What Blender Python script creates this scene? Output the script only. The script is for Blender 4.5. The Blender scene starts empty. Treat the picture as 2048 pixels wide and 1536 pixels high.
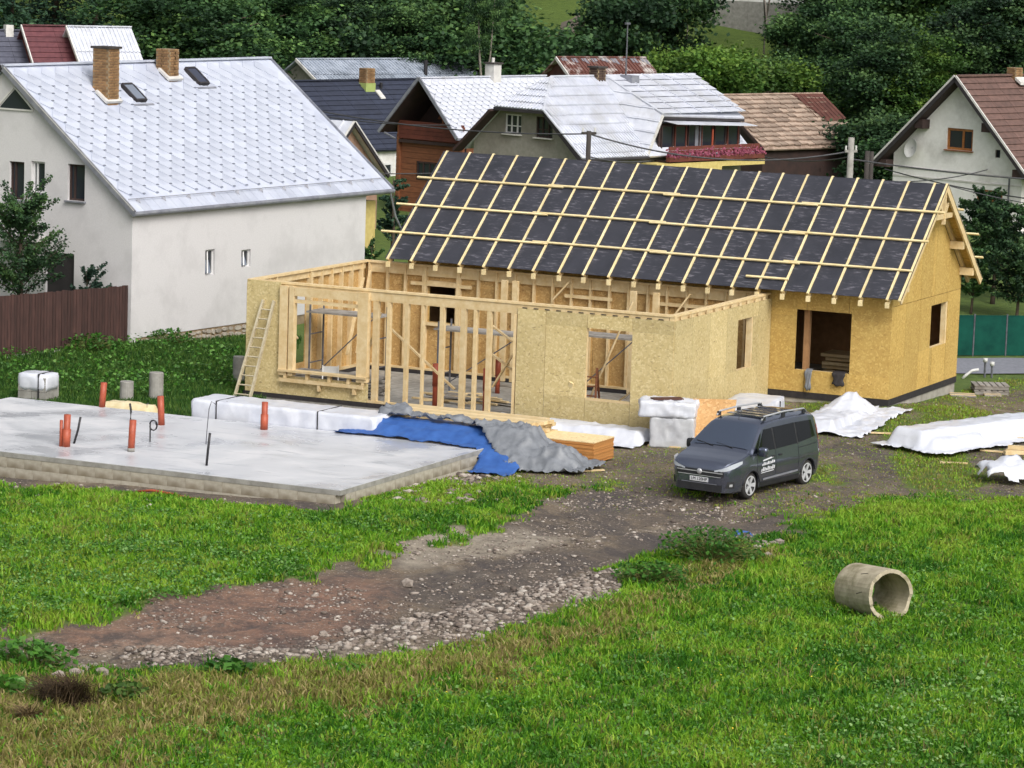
import bpy, math, random
import numpy as np
from mathutils import Vector, Matrix

# ------------------------------------------------------------------ camera, sky, sun, exposure
scene = bpy.context.scene
F, CX, CY, CAMZ = 6659.0, 1024.0, 768.0, 13.0
PITCH, ROLL = math.radians(7.9014), math.radians(1.9079)
_cp, _sp = math.cos(PITCH), math.sin(PITCH)
FW = np.array([0, _cp, -_sp]); _r0 = np.array([1.0, 0, 0]); _u0 = np.array([0, _sp, _cp])
RT = math.cos(ROLL)*_r0 + math.sin(ROLL)*_u0
UP = -math.sin(ROLL)*_r0 + math.cos(ROLL)*_u0
CAM = np.array([0, 0, CAMZ])
cam_data = bpy.data.cameras.new('camera')
cam = bpy.data.objects.new('camera', cam_data)
scene.collection.objects.link(cam)
cam.matrix_world = Matrix(((RT[0], UP[0], -FW[0], 0), (RT[1], UP[1], -FW[1], 0), (RT[2], UP[2], -FW[2], CAMZ), (0, 0, 0, 1)))
cam_data.sensor_width = 36.0
cam_data.lens = 36.0*F/2048.0
cam_data.clip_start = 1.0
cam_data.clip_end = 2000.0
scene.camera = cam

SUN_EL, SUN_AZ = math.radians(42), math.radians(152)      # azimuth clockwise from +Y: behind and right of the camera
world = bpy.data.worlds.new('World'); scene.world = world; world.use_nodes = True
wn = world.node_tree.nodes; wl_ = world.node_tree.links
sky = wn.new('ShaderNodeTexSky'); sky.sky_type = 'NISHITA'; sky.sun_disc = False
sky.sun_elevation = SUN_EL; sky.sun_rotation = SUN_AZ
sky.air_density = 1.0; sky.dust_density = 6.0; sky.ozone_density = 1.0
hs = wn.new('ShaderNodeHueSaturation'); hs.inputs['Saturation'].default_value = 0.3      # cloud cover: nearly white sky
wl_.new(sky.outputs[0], hs.inputs['Color'])
wl_.new(hs.outputs[0], wn['Background'].inputs['Color'])
wn['Background'].inputs['Strength'].default_value = 0.15
sd = bpy.data.lights.new('sun', 'SUN'); sd.energy = 1.15; sd.angle = math.radians(24); sd.color = (1.0, 0.97, 0.92)
so = bpy.data.objects.new('sun', sd); scene.collection.objects.link(so)
sv = Vector((math.sin(SUN_AZ)*math.cos(SUN_EL), math.cos(SUN_AZ)*math.cos(SUN_EL), math.sin(SUN_EL)))
so.rotation_euler = (-sv).to_track_quat('-Z', 'Y').to_euler(); so.location = (30, 20, 60)
scene.view_settings.view_transform = 'Standard'; scene.view_settings.look = 'None'
scene.view_settings.gamma = 1.0; scene.view_settings.use_curve_mapping = False
scene.view_settings.exposure = 0.14
scene.render.engine = 'CYCLES'
scene.render.resolution_x, scene.render.resolution_y = 1024, 768

# ------------------------------------------------------------------ survey: measured points -> metres
def ray(x, y): return RT*(x-CX)/F - UP*(y-CY)/F + FW
def at(x, y, z=0.0):
    d = ray(x, y); return CAM + d*((z-CAMZ)/d[2])
def atY(x, y, Y):
    d = ray(x, y); return CAM + d*(Y/d[1])
YAW = math.radians(-25.083)
DA = np.array([math.cos(YAW), math.sin(YAW), 0]); DB = np.array([-math.sin(YAW), math.cos(YAW), 0])
ORG = at(1775, 811, 0.0)            # front right corner of the sheathed house
def loc(p): q = np.asarray(p)-ORG; return np.array([q@DA, q@DB, q[2]])
def wpt(a, b, z=0.0): return ORG + DA*a + DB*b + np.array([0, 0, z])
def lz(x, y, z): return loc(at(x, y, z))
def onb(x, y, b):
    d = ray(x, y); t = (b-(CAM-ORG)@DB)/(d@DB); return loc(CAM+d*t)
def ona(x, y, a):
    d = ray(x, y); t = (a-(CAM-ORG)@DA)/(d@DA); return loc(CAM+d*t)

# ------------------------------------------------------------------ numpy noise and ground height
def _hash(ix, iy, s):
    h = (ix.astype(np.int64)*374761393 + iy.astype(np.int64)*668265263 + s*974711) & 0x7fffffff
    h = ((h ^ (h >> 13))*1274126177) & 0x7fffffff
    return ((h ^ (h >> 16)) & 0xffff)/65535.0
def vnoise(x, y, s=0):
    x = np.asarray(x, float); y = np.asarray(y, float)
    ix = np.floor(x); iy = np.floor(y); fx = x-ix; fy = y-iy
    fx = fx*fx*(3-2*fx); fy = fy*fy*(3-2*fy)
    a = _hash(ix, iy, s); b = _hash(ix+1, iy, s); c = _hash(ix, iy+1, s); d = _hash(ix+1, iy+1, s)
    return (a*(1-fx)+b*fx)*(1-fy)+(c*(1-fx)+d*fx)*fy
def fbm(x, y, s=0, o=4):
    v = 0; a = 0.5; t = 0
    for k in range(o):
        v = v+a*vnoise(np.asarray(x)*2**k, np.asarray(y)*2**k, s+k*17); t += a; a *= 0.5
    return v/t
def sstep(a, b, x):
    t = np.clip((np.asarray(x, float)-a)/(b-a), 0, 1); return t*t*(3-2*t)

_cps = []
for a, b, z in ((0, -0.4, -0.03), (0.5, 0.5, -0.05), (-1.5, -0.6, -0.08), (-3.2, -1.5, -0.22), (-2.5, -4, -0.32), (-3, -8, -0.42),
                (-9, -8.5, -0.45), (-16.6, -7.5, -0.42), (-18, -3, -0.38), (0.5, 6.3, -0.36), (0.4, 3.5, -0.25), (3, 3, -0.3), (3, -5, -0.38),
                (1.5, -13, -0.4), (-3.5, -13, -0.46), (-5.4, -14.2, -0.56), (-5.6, -18, -0.48), (-5.9, -21.5, -0.38), (-10, -21.4, -0.5),
                (-16, -21.4, -0.66), (-22, -20, -0.6), (-20, -11, -0.45), (-26, -4.2, -0.12), (-24.2, -2.0, -0.08), (-22.6, 3, -0.42), (-21.5, -5.5, -0.4), (-18, 2, -0.38),
                (-10, -4, -.62), (-6, -4, -.62), (-14, -4, -.62), (-7, -1, -.5), (-13, -1, -.5), (-5, -5.6, -.6), (-9, -6, -.56), (-12, -6, -.56), (-15.6, -1.5, -.5), (-15.6, -6, -.5), (-10, -1, -.5), (8, -22, -0.4), (0, -26, -0.42), (-10, -28, -0.45), (9, -35, -0.4), (-8, -42, -0.4), (6, 8, -0.4), (1, 10, -0.4), (10, 4, -0.4)):
    w_ = wpt(a, b); _cps.append((w_[0], w_[1], z))
_cps = np.array(_cps)
HX = np.array([-200, 100, 110, 120, 130, 150, 158, 166, 176, 186, 200, 240, 320, 460, 800.0])
HZ = np.array([0, 0, 0.1, 0.5, 0.9, 1.3, 1.6, 2.3, 4.3, 6.6, 9.5, 20, 38, 60, 80.0])

def track_masks(x, y): return 0
def gbase(x, y):
    x = np.asarray(x, float); y = np.asarray(y, float)
    d2 = (x[..., None]-_cps[:, 0])**2+(y[..., None]-_cps[:, 1])**2
    w = 1/(d2+1.2)**1.6
    z = (w*_cps[:, 2]).sum(-1)/w.sum(-1)
    hill = np.interp(y+0.12*x, HX, HZ)
    return z*(1-sstep(106, 122, y))+hill

def poly_sd(px, py, poly):
    """signed distance (metres, positive inside) of points to a polygon"""
    px = np.asarray(px, float); py = np.asarray(py, float)
    P = np.asarray(poly, float); best = np.full(px.shape, 1e9); ins = np.zeros(px.shape, bool)
    n = len(P)
    for i in range(n):
        x0, y0 = P[i]; x1, y1 = P[(i+1) % n]; dx, dy = x1-x0, y1-y0
        t = np.clip(((px-x0)*dx+(py-y0)*dy)/(dx*dx+dy*dy+1e-12), 0, 1)
        best = np.minimum(best, np.hypot(px-x0-t*dx, py-y0-t*dy))
        c = ((y0 > py) != (y1 > py)) & (px < (x1-x0)*(py-y0)/(y1-y0+1e-12)+x0)
        ins ^= c
    return np.where(ins, best, -best)
def gp0(x, y):
    z = -0.42
    for _ in range(6):
        p = at(x, y, z); z = float(gbase(p[0], p[1]))
    return np.array([p[0], p[1], z])
def wpoly(*pts): return [tuple(gp0(x, y)[:2]) for x, y in pts]

# soil areas of the site (surveyed outlines)
P_TRACK = wpoly((-400, 1290), (0, 1262), (130, 1236), (390, 1190), (610, 1150), (640, 1128), (770, 1130), (800, 1088), (1000, 1056), (1085, 1034),
                (1110, 996), (1260, 972), (1400, 985), (1580, 1030), (1560, 1062), (1500, 1088), (1330, 1108), (1240, 1135), (1236, 1182), (1010, 1258), (780, 1308), (500, 1322),
                (250, 1338), (0, 1330), (-400, 1340))
P_RUBBLE = wpoly((250, 1290), (600, 1296), (820, 1240), (1010, 1188), (1180, 1142), (1240, 1132), (1240, 1185), (1140, 1222), (1010, 1262), (880, 1300), (760, 1318), (560, 1330), (300, 1338))
P_RED = wpoly((60, 1250), (400, 1192), (620, 1150), (780, 1140), (800, 1200), (700, 1262), (500, 1285), (150, 1290))
P_SITE = wpoly((955, 880), (1240, 800), (1560, 760), (1800, 800), (2060, 770), (2300, 790), (2300, 1000), (2048, 1010), (1850, 1000), (1700, 1020), (1560, 1050),
               (1380, 1020), (1240, 1008), (1090, 1030), (950, 1012), (700, 1020), (690, 990))
P_SLAB = [tuple(wpt(a, b)[:2]) for a, b in ((-20.6, -21.9), (-5.6, -21.9), (-5.2, -13.0), (-3, -7), (-17, -7), (-17.5, -12), (-20.6, -13))]
P_LEAFY = wpoly((-60, 1080), (300, 1085), (640, 1105), (640, 1128), (600, 1150), (380, 1190), (0, 1252), (-60, 1255))
P_DRY = wpoly((-300, 1345), (250, 1345), (760, 1325), (1010, 1268), (1250, 1192), (1420, 1140), (1500, 1110), (1560, 1110), (1500, 1150), (1400, 1175), (1270, 1260), (1080, 1330), (900, 1400), (620, 1440), (450, 1500), (200, 1600), (-300, 1600))

P_PALE = wpoly((800, 1095), (880, 1068), (1010, 1060), (1120, 1068), (1100, 1088), (960, 1108), (830, 1122))
P_DARK = wpoly((800, 1150), (900, 1118), (1080, 1098), (1260, 1080), (1400, 1040), (1500, 1050), (1420, 1085), (1240, 1120), (1100, 1160), (980, 1182), (840, 1190))
RUT = np.array(wpoly((1480, 1012), (1330, 1040), (1180, 1082), (1000, 1140), (860, 1185), (640, 1235), (420, 1262), (150, 1288), (-300, 1310)))
def rut(x, y):
    best = np.full(np.shape(x), 1e9)
    for i in range(len(RUT)-1):
        (x0, y0), (x1, y1) = RUT[i], RUT[i+1]; dx, dy = x1-x0, y1-y0
        t = np.clip(((x-x0)*dx+(y-y0)*dy)/(dx*dx+dy*dy), 0, 1); best = np.minimum(best, np.hypot(x-x0-t*dx, y-y0-t*dy))
    d = best+(fbm(np.asarray(x)*.6, np.asarray(y)*.6, 77)-.5)*.5
    return np.exp(-((d-.72)/.17)**2)*(.45+.8*fbm(np.asarray(x)*.8, np.asarray(y)*.8, 78))
def masks(x, y):
    """grass amount, dry amount, red soil, rubble, bare light"""
    n = (fbm(x*0.9, y*0.45, 3)-0.5)*1.6; n2 = (fbm(x*2.7, y*1.6, 9)-0.5)
    tr = poly_sd(x, y, P_TRACK)+n*1.2+n2*1.3
    si = poly_sd(x, y, P_SITE)+n*1.6+n2*0.7
    sl = poly_sd(x, y, P_SLAB)+n*0.5
    rb = poly_sd(x, y, P_RUBBLE)+n2*0.5
    rd = poly_sd(x, y, P_RED)+n
    dr = poly_sd(x, y, P_DRY)+n*1.8+n2
    soil = np.maximum(sstep(-0.25, 0.35, tr), np.maximum(0.72*sstep(-0.8, 1.2, si), sstep(-0.3, 0.3, sl)))
    far = np.clip(.5+.5*sstep(-.7, .5, poly_sd(x, y, P_PALE)+n+n2)-.42*sstep(-.8, .6, poly_sd(x, y, P_DARK)+n+n2)-.35*rut(x, y), 0, 1)
    patch = sstep(0.50, 0.62, fbm(x*0.55+7, y*0.22, 21))
    soil = np.clip(soil-patch*0.75*sstep(0.0, 1.0, si)*(1-sstep(-0.3, 0.2, tr)), 0, 1)
    grass = 1-soil
    grass = grass*(1-sstep(-0.2, 0.25, rb))
    dry = np.clip(sstep(-0.8, 1.2, dr)*0.85+0.55*sstep(0.3, 0.95, soil), 0, 1)
    return grass, dry, sstep(-0.6, 0.8, rd), sstep(-0.2, 0.3, rb), far

def gz(x, y):
    x = np.asarray(x, float); y = np.asarray(y, float)
    z = gbase(x, y)
    near = 1-sstep(104, 112, y)
    tr = poly_sd(x, y, P_TRACK); rb = poly_sd(x, y, P_RUBBLE)
    z = z-0.13*sstep(-0.5, 0.6, tr+(fbm(x, y, 5)-0.5)*0.8)*near + 0.20*sstep(-0.35, 0.7, rb)*near
    z = z-near*sstep(-.1, .4, tr)*rut(x, y)*.09
    z = z+near*sstep(-.2, .8, tr)*(fbm(x*1.1, y*0.8, 15)-0.5)*0.16
    z = z+near*((fbm(x*0.35, y*0.35, 11)-0.5)*0.10+(fbm(x*1.6, y*1.6, 13)-0.5)*0.05)
    z = z+(1-near)*(fbm(x*0.09, y*0.09, 31)-0.5)*1.4*sstep(150, 170, y)
    return z
def gp(x, y):
    """ground point seen at a surveyed direction"""
    z = -0.42
    for _ in range(8):
        p = at(x, y, z); z = float(gz(p[0], p[1]))
    return np.array([p[0], p[1], z])

# ------------------------------------------------------------------ materials
def lin(r, g, b, k=1.0):
    f = lambda c: (c/255/12.92 if c/255 <= 0.04045 else ((c/255+0.055)/1.055)**2.4)
    return (f(r)*k, f(g)*k, f(b)*k, 1.0)
MATS = {}
def newmat(name):
    m = bpy.data.materials.new(name); m.use_nodes = True; MATS[name] = m
    nt = m.node_tree; b = nt.nodes['Principled BSDF']
    return m, nt, b
def ramp(nt, fac, stops):
    r = nt.nodes.new('ShaderNodeValToRGB'); e = r.color_ramp.elements
    while len(e) < len(stops): e.new(0.5)
    for i, (p, c) in enumerate(stops): e[i].position = p; e[i].color = c
    nt.links.new(fac, r.inputs[0]); return r.outputs[0]
def coords(nt, kind='Object', scale=(1, 1, 1), rot=(0, 0, 0)):
    t = nt.nodes.new('ShaderNodeTexCoord'); mp = nt.nodes.new('ShaderNodeMapping')
    mp.inputs['Scale'].default_value = scale; mp.inputs['Rotation'].default_value = rot
    nt.links.new(t.outputs[kind], mp.inputs[0]); return mp.outputs[0]
def noise(nt, vec, scale, detail=5, rough=0.6, dist=0.0):
    n = nt.nodes.new('ShaderNodeTexNoise'); n.inputs['Scale'].default_value = scale; n.inputs['Detail'].default_value = detail
    n.inputs['Roughness'].default_value = rough; n.inputs['Distortion'].default_value = dist
    nt.links.new(vec, n.inputs['Vector']); return n.outputs['Fac']
def mix(nt, fac, a, b, mode='MIX'):
    m = nt.nodes.new('ShaderNodeMix'); m.data_type = 'RGBA'; m.blend_type = mode
    for v, s in ((fac, 0), (a, 6), (b, 7)):
        if isinstance(v, (int, float)): m.inputs[s].default_value = v
        elif isinstance(v, tuple): m.inputs[s].default_value = v
        else: nt.links.new(v, m.inputs[s])
    return m.outputs[2]
def math_(nt, op, a, b=0.0, clamp=False):
    m = nt.nodes.new('ShaderNodeMath'); m.operation = op; m.use_clamp = clamp
    for v, s in ((a, 0), (b, 1)):
        if isinstance(v, (int, float)): m.inputs[s].default_value = v
        else: nt.links.new(v, m.inputs[s])
    return m.outputs[0]
def bump(nt, b, h, strength=0.3, dist=0.02):
    n = nt.nodes.new('ShaderNodeBump'); n.inputs['Strength'].default_value = strength; n.inputs['Distance'].default_value = dist
    nt.links.new(h, n.inputs['Height']); nt.links.new(n.outputs[0], b.inputs['Normal'])
def attr(nt, name, kind='GEOMETRY'):
    a = nt.nodes.new('ShaderNodeAttribute'); a.attribute_name = name; a.attribute_type = kind; return a.outputs['Fac']
def rnd(nt):
    o = nt.nodes.new('ShaderNodeObjectInfo'); return o.outputs['Random']
def simple(name, c1, c2=None, scale=6.0, rough=0.7, metal=0.0, bs=0.0, bd=0.01, stretch=(1, 1, 1), vary=0.0, spec=None, lo=0.35, hi=0.68, c3=None, s3=1.0):
    """two-tone noise material; vary = brightness change from piece to piece; c3 = broad stains"""
    m, nt, b = newmat(name); c2 = c2 or tuple(v*0.75 for v in c1[:3])+(1,)
    v = coords(nt, 'Object', stretch)
    f = noise(nt, v, scale)
    col = ramp(nt, f, [(lo, c1), (hi, c2)])
    if c3 is not None:
        f3 = noise(nt, coords(nt), s3, 6, 0.65)
        w = ramp(nt, f3, [(0.48, (0, 0, 0, 1)), (0.66, (1, 1, 1, 1))])
        col = mix(nt, w, col, c3)
    if vary:
        k = math_(nt, 'MULTIPLY_ADD', rnd(nt), vary); nt.nodes[-1].inputs[2].default_value = 1-vary/2
        cc = nt.nodes.new('ShaderNodeCombineColor')
        for i in range(3): nt.links.new(k, cc.inputs[i])
        col = mix(nt, 1.0, col, cc.outputs[0], 'MULTIPLY')
    nt.links.new(col, b.inputs['Base Color'])
    b.inputs['Roughness'].default_value = rough; b.inputs['Metallic'].default_value = metal
    if spec is not None: b.inputs['Specular IOR Level'].default_value = spec
    if bs: bump(nt, b, f, bs, bd)
    return m

def osb(name, base, light, dark):
    mid = tuple((p+2*q)/3 for p, q in zip(dark, base))
    m, nt, b = newmat(name)
    v = coords(nt, 'Object', (1, 1, 1)); t = nt.nodes.new('ShaderNodeTexNoise'); t.inputs['Scale'].default_value = 9
    nt.links.new(v, t.inputs['Vector'])
    vm = nt.nodes.new('ShaderNodeVectorMath'); vm.operation = 'MULTIPLY_ADD'; vm.inputs[1].default_value = (0.12, 0.12, 0.12)
    nt.links.new(t.outputs['Color'], vm.inputs[0]); nt.links.new(v, vm.inputs[2])
    vo = nt.nodes.new('ShaderNodeTexVoronoi'); vo.inputs['Scale'].default_value = 21; nt.links.new(vm.outputs[0], vo.inputs['Vector'])
    sep = nt.nodes.new('ShaderNodeSeparateColor'); nt.links.new(vo.outputs['Color'], sep.inputs[0])
    col = ramp(nt, sep.outputs[0], [(0.0, mid), (0.22, base), (0.6, base), (0.95, light)])
    f = noise(nt, v, 1.1, 5, 0.7)
    col = mix(nt, ramp(nt, f, [(0.38, (0, 0, 0, 1)), (0.7, (0.45, 0.45, 0.45, 1))]), col, light)
    fl = ramp(nt, noise(nt, coords(nt, 'Object', (1, 1, 2.2), (.5, .6, .4)), 7.5, 2, 0.5), [(0.66, (0, 0, 0, 1)), (0.70, (0.5, 0.5, 0.5, 1))])
    col = mix(nt, fl, col, dark)
    sp = ramp(nt, noise(nt, v, 17, 2, 0.5), [(0.70, (0, 0, 0, 1)), (0.75, (0.6, 0.6, 0.6, 1))])
    col = mix(nt, sp, col, dark)
    k = math_(nt, 'MULTIPLY_ADD', rnd(nt), 0.20); nt.nodes[-1].inputs[2].default_value = 0.90
    cc = nt.nodes.new('ShaderNodeCombineColor')
    for i in range(3): nt.links.new(k, cc.inputs[i])
    col = mix(nt, 1.0, col, cc.outputs[0], 'MULTIPLY')
    nt.links.new(col, b.inputs['Base Color']); b.inputs['Roughness'].default_value = 0.75
    bump(nt, b, sep.outputs[1], 0.25, 0.004)
    return m

def glassy(name, col, rough=0.08):
    m, nt, b = newmat(name); b.inputs['Base Color'].default_value = col; b.inputs['Roughness'].default_value = rough
    b.inputs['Specular IOR Level'].default_value = 0.6
    return m

# ------------------------------------------------------------------ mesh and object helpers
COL = scene.collection
class MB:
    def __init__(self): self.v = []; self.f = []
    def add(self, vs, fs):
        o = len(self.v); self.v += [tuple(map(float, p)) for p in vs]; self.f += [tuple(i+o for i in f) for f in fs]; return self
    def box(self, x0, x1, y0, y1, z0, z1):
        return self.add([(x0, y0, z0), (x1, y0, z0), (x1, y1, z0), (x0, y1, z0), (x0, y0, z1), (x1, y0, z1), (x1, y1, z1), (x0, y1, z1)],
                        [(0, 3, 2, 1), (4, 5, 6, 7), (0, 1, 5, 4), (1, 2, 6, 5), (2, 3, 7, 6), (3, 0, 4, 7)])
    def beam(self, p, q, w, h, up=(0, 0, 1)):
        """rectangular bar from p to q, w across, h along up"""
        p = np.asarray(p, float); q = np.asarray(q, float); d = q-p; d = d/np.linalg.norm(d)
        s = np.cross(d, up); n = np.linalg.norm(s)
        if n < 1e-6: s = np.cross(d, (1, 0, 0)); n = np.linalg.norm(s)
        s = s/n*w/2; t = np.cross(s, d); t = t/np.linalg.norm(t)*h/2
        vs = [p-s-t, p+s-t, p+s+t, p-s+t, q-s-t, q+s-t, q+s+t, q-s+t]
        return self.add(vs, [(0, 3, 2, 1), (4, 5, 6, 7), (0, 1, 5, 4), (1, 2, 6, 5), (2, 3, 7, 6), (3, 0, 4, 7)][::1])
    def tube(self, pts, radii, n=8, caps=True):
        pts = [np.asarray(p, float) for p in pts]
        if isinstance(radii, (int, float)): radii = [radii]*len(pts)
        rings = []
        for i, p in enumerate(pts):
            d = pts[min(i+1, len(pts)-1)]-pts[max(i-1, 0)]; d = d/np.linalg.norm(d)
            a = np.cross(d, (0, 0, 1)); 
            if np.linalg.norm(a) < 1e-3: a = np.cross(d, (1, 0, 0))
            a = a/np.linalg.norm(a); b = np.cross(d, a)
            rings.append([p+radii[i]*(a*math.cos(2*math.pi*k/n)+b*math.sin(2*math.pi*k/n)) for k in range(n)])
        vs = [v for r in rings for v in r]; fs = []
        for i in range(len(pts)-1):
            for k in range(n): fs.append((i*n+k, i*n+(k+1) % n, (i+1)*n+(k+1) % n, (i+1)*n+k))
        if caps: fs.append(tuple(range(n))[::-1]); fs.append(tuple((len(pts)-1)*n+k for k in range(n)))
        return self.add(vs, fs)
    def prism(self, poly, off):
        """polygon (3-D points) extruded by vector off"""
        n = len(poly); off = np.asarray(off, float)
        vs = [np.asarray(p, float) for p in poly]+[np.asarray(p, float)+off for p in poly]
        fs = [tuple(range(n))[::-1], tuple(range(n, 2*n))]+[(i, (i+1) % n, n+(i+1) % n, n+i) for i in range(n)]
        return self.add(vs, fs)
    def lathe(self, prof, n=24, c=(0, 0, 0)):
        vs = []; fs = []
        for r, z in prof:
            for k in range(n): vs.append((c[0]+r*math.cos(2*math.pi*k/n), c[1]+r*math.sin(2*math.pi*k/n), c[2]+z))
        for i in range(len(prof)-1):
            for k in range(n): fs.append((i*n+k, i*n+(k+1) % n, (i+1)*n+(k+1) % n, (i+1)*n+k))
        return self.add(vs, fs)
    def mesh(self, name, smooth=False):
        m = bpy.data.meshes.new(name); m.from_pydata(self.v, [], self.f); m.update()
        if smooth:
            m.shade_smooth()
        return m
    def build(self, name, mat, parent=None, smooth=False, bevel=0.0):
        return obj(name, self.mesh(name, smooth), mat, parent, bevel)
def fixn(me):
    import bmesh
    b = bmesh.new(); b.from_mesh(me); bmesh.ops.recalc_face_normals(b, faces=b.faces); b.to_mesh(me); b.free()
def obj(name, me, mat=None, parent=None, bevel=0.0):
    fixn(me) if len(me.polygons) < 20000 else None
    o = bpy.data.objects.new(name, me)
    if mat and not me.materials: me.materials.append(mat)
    COL.objects.link(o)
    if parent is not None: o.parent = parent
    if bevel:
        md = o.modifiers.new('bevel', 'BEVEL'); md.width = bevel; md.segments = 2; md.limit_method = 'ANGLE'
    return o
def piece(name, me, parent, M):
    o = bpy.data.objects.new(name, me); COL.objects.link(o); o.parent = parent; o.matrix_basis = M; return o
def tag(o, label, cat, group=None):
    o['label'] = label; o['category'] = cat
    if group: o['group'] = group
    return o
def thing(name, label, cat, p=(0, 0, 0), rz=0.0, group=None):
    o = bpy.data.objects.new(name, None); o.empty_display_size = 0.3; COL.objects.link(o)
    o.location = tuple(map(float, p)); o.rotation_euler = (0, 0, rz); return tag(o, label, cat, group)
def toloc(t, p):
    """world point -> thing-local"""
    c, s = math.cos(t.rotation_euler[2]), math.sin(t.rotation_euler[2]); d = np.asarray(p, float)-np.array(t.location)
    return np.array([c*d[0]+s*d[1], -s*d[0]+c*d[1], d[2]])
def framemat(o, ex, ey, ez):
    return Matrix(((ex[0], ey[0], ez[0], o[0]), (ex[1], ey[1], ez[1], o[1]), (ex[2], ey[2], ez[2], o[2]), (0, 0, 0, 1)))
def mesh_np(name, V, Fq, attrs=None, smooth=False):
    me = bpy.data.meshes.new(name); V = np.asarray(V, np.float32); Fq = np.asarray(Fq, np.int32)
    k = Fq.shape[1]
    me.vertices.add(len(V)); me.vertices.foreach_set('co', V.ravel())
    me.loops.add(Fq.size); me.loops.foreach_set('vertex_index', Fq.ravel())
    me.polygons.add(len(Fq)); me.polygons.foreach_set('loop_start', np.arange(0, Fq.size, k, dtype=np.int32))
    me.polygons.foreach_set('loop_total', np.full(len(Fq), k, np.int32))
    if smooth: me.polygons.foreach_set('use_smooth', np.ones(len(Fq), bool))
    me.update(calc_edges=True)
    for n, a in (attrs or {}).items():
        at_ = me.attributes.new(n, 'FLOAT', 'POINT'); at_.data.foreach_set('value', np.asarray(a, np.float32))
    return me
def clip_poly(poly, a, b, c):
    """keep a*x+b*y<=c"""
    out = []
    for i in range(len(poly)):
        p, q = poly[i], poly[(i+1) % len(poly)]
        dp, dq = a*p[0]+b*p[1]-c, a*q[0]+b*q[1]-c
        if dp <= 0: out.append(p)
        if (dp < 0 < dq) or (dq < 0 < dp):
            t = dp/(dp-dq); out.append((p[0]+t*(q[0]-p[0]), p[1]+t*(q[1]-p[1])))
    return out
def wall(parent, name, mat, o, s, nrm, outline, holes=(), cs=(), cz=(), th=0.1, gap=0.0, joined=True, part=None):
    """wall in the plane of s (horizontal) and z, outer face at o, thickness inwards (against nrm).
    outline = convex (s,z) polygon; holes = (s0,s1,z0,z1); cs, cz = joints between panels"""
    o = np.asarray(o, float); s = np.asarray(s, float); nrm = np.asarray(nrm, float)
    S = [p[0] for p in outline]; Z = [p[1] for p in outline]
    xs = sorted(set([min(S), max(S)]+[h for H_ in holes for h in H_[:2]]+list(cs)))
    zs = sorted(set([min(Z), max(Z)]+[h for H_ in holes for h in H_[2:]]+list(cz)))
    n = len(outline); cx = sum(S)/n; cy = sum(Z)/n; mb = MB(); k = 0
    for i in range(len(xs)-1):
        for j in range(len(zs)-1):
            x0, x1, z0, z1 = xs[i], xs[i+1], zs[j], zs[j+1]
            if x1-x0 < 1e-4 or z1-z0 < 1e-4: continue
            mx, mz = (x0+x1)/2, (z0+z1)/2
            if any(h[0]-1e-6 <= mx <= h[1]+1e-6 and h[2]-1e-6 <= mz <= h[3]+1e-6 for h in holes): continue
            g = gap/2
            P = [(x0+(g if x0 in cs else 0), z0+(g if z0 in cz else 0)), (x1-(g if x1 in cs else 0), z0+(g if z0 in cz else 0)),
                 (x1-(g if x1 in cs else 0), z1-(g if z1 in cz else 0)), (x0+(g if x0 in cs else 0), z1-(g if z1 in cz else 0))]
            for e in range(n):
                (ax, az), (bx_, bz) = outline[e], outline[(e+1) % n]
                A, B_ = (bz-az), -(bx_-ax); C = A*ax+B_*az
                if A*cx+B_*cy > C: A, B_, C = -A, -B_, -C
                P = clip_poly(P, A, B_, C)
                if len(P) < 3: break
            if len(P) < 3: continue
            P3 = [o+s*p[0]+np.array([0, 0, p[1]]) for p in P]
            if joined: mb.prism(P3, -nrm*th)
            else: MB().prism(P3, -nrm*th).build(name, mat, parent)
    if joined and mb.v: return mb.build(name, mat, parent)
def window(parent, o, s, nrm, w, h, fm, gm, depth=0.12, fw=0.07, mull=(), trans=(), proud=0.0, name='window', sill=None):
    """frame and pane set back into an opening; o = lower left corner on the outer face"""
    o = np.asarray(o, float); s = np.asarray(s, float); nrm = np.asarray(nrm, float); k = np.array([0, 0, 1.0])
    mb = MB(); o2 = o-nrm*(depth-proud)
    def bar(a0, a1, z0, z1, t=0.06):
        mb.prism([o2+s*a0+k*z0, o2+s*a1+k*z0, o2+s*a1+k*z1, o2+s*a0+k*z1], nrm*t)
    bar(0, fw, 0, h); bar(w-fw, w, 0, h); bar(fw, w-fw, 0, fw); bar(fw, w-fw, h-fw, h)
    for m_ in mull: bar(m_-fw/2, m_+fw/2, fw, h-fw, 0.055)
    for t_ in trans: bar(fw, w-fw, t_-fw/3, t_+fw/3, 0.05)
    f = mb.build(name, fm, parent)
    MB().prism([o2+s*fw*0.5+k*fw*0.5+nrm*0.01, o2+s*(w-fw*0.5)+k*fw*0.5+nrm*0.01, o2+s*(w-fw*0.5)+k*(h-fw*0.5)+nrm*0.01, o2+s*fw*0.5+k*(h-fw*0.5)+nrm*0.01], nrm*0.012).build('pane', gm, f)
    if sill is not None:
        MB().prism([o-s*0.06-k*0.05+nrm*0.003, o+s*(w+0.06)-k*0.05+nrm*0.003, o+s*(w+0.06)-k*0.003+nrm*0.003, o-s*0.06-k*0.003+nrm*0.003], nrm*0.10).build('sill', sill, f)
    return f
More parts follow.
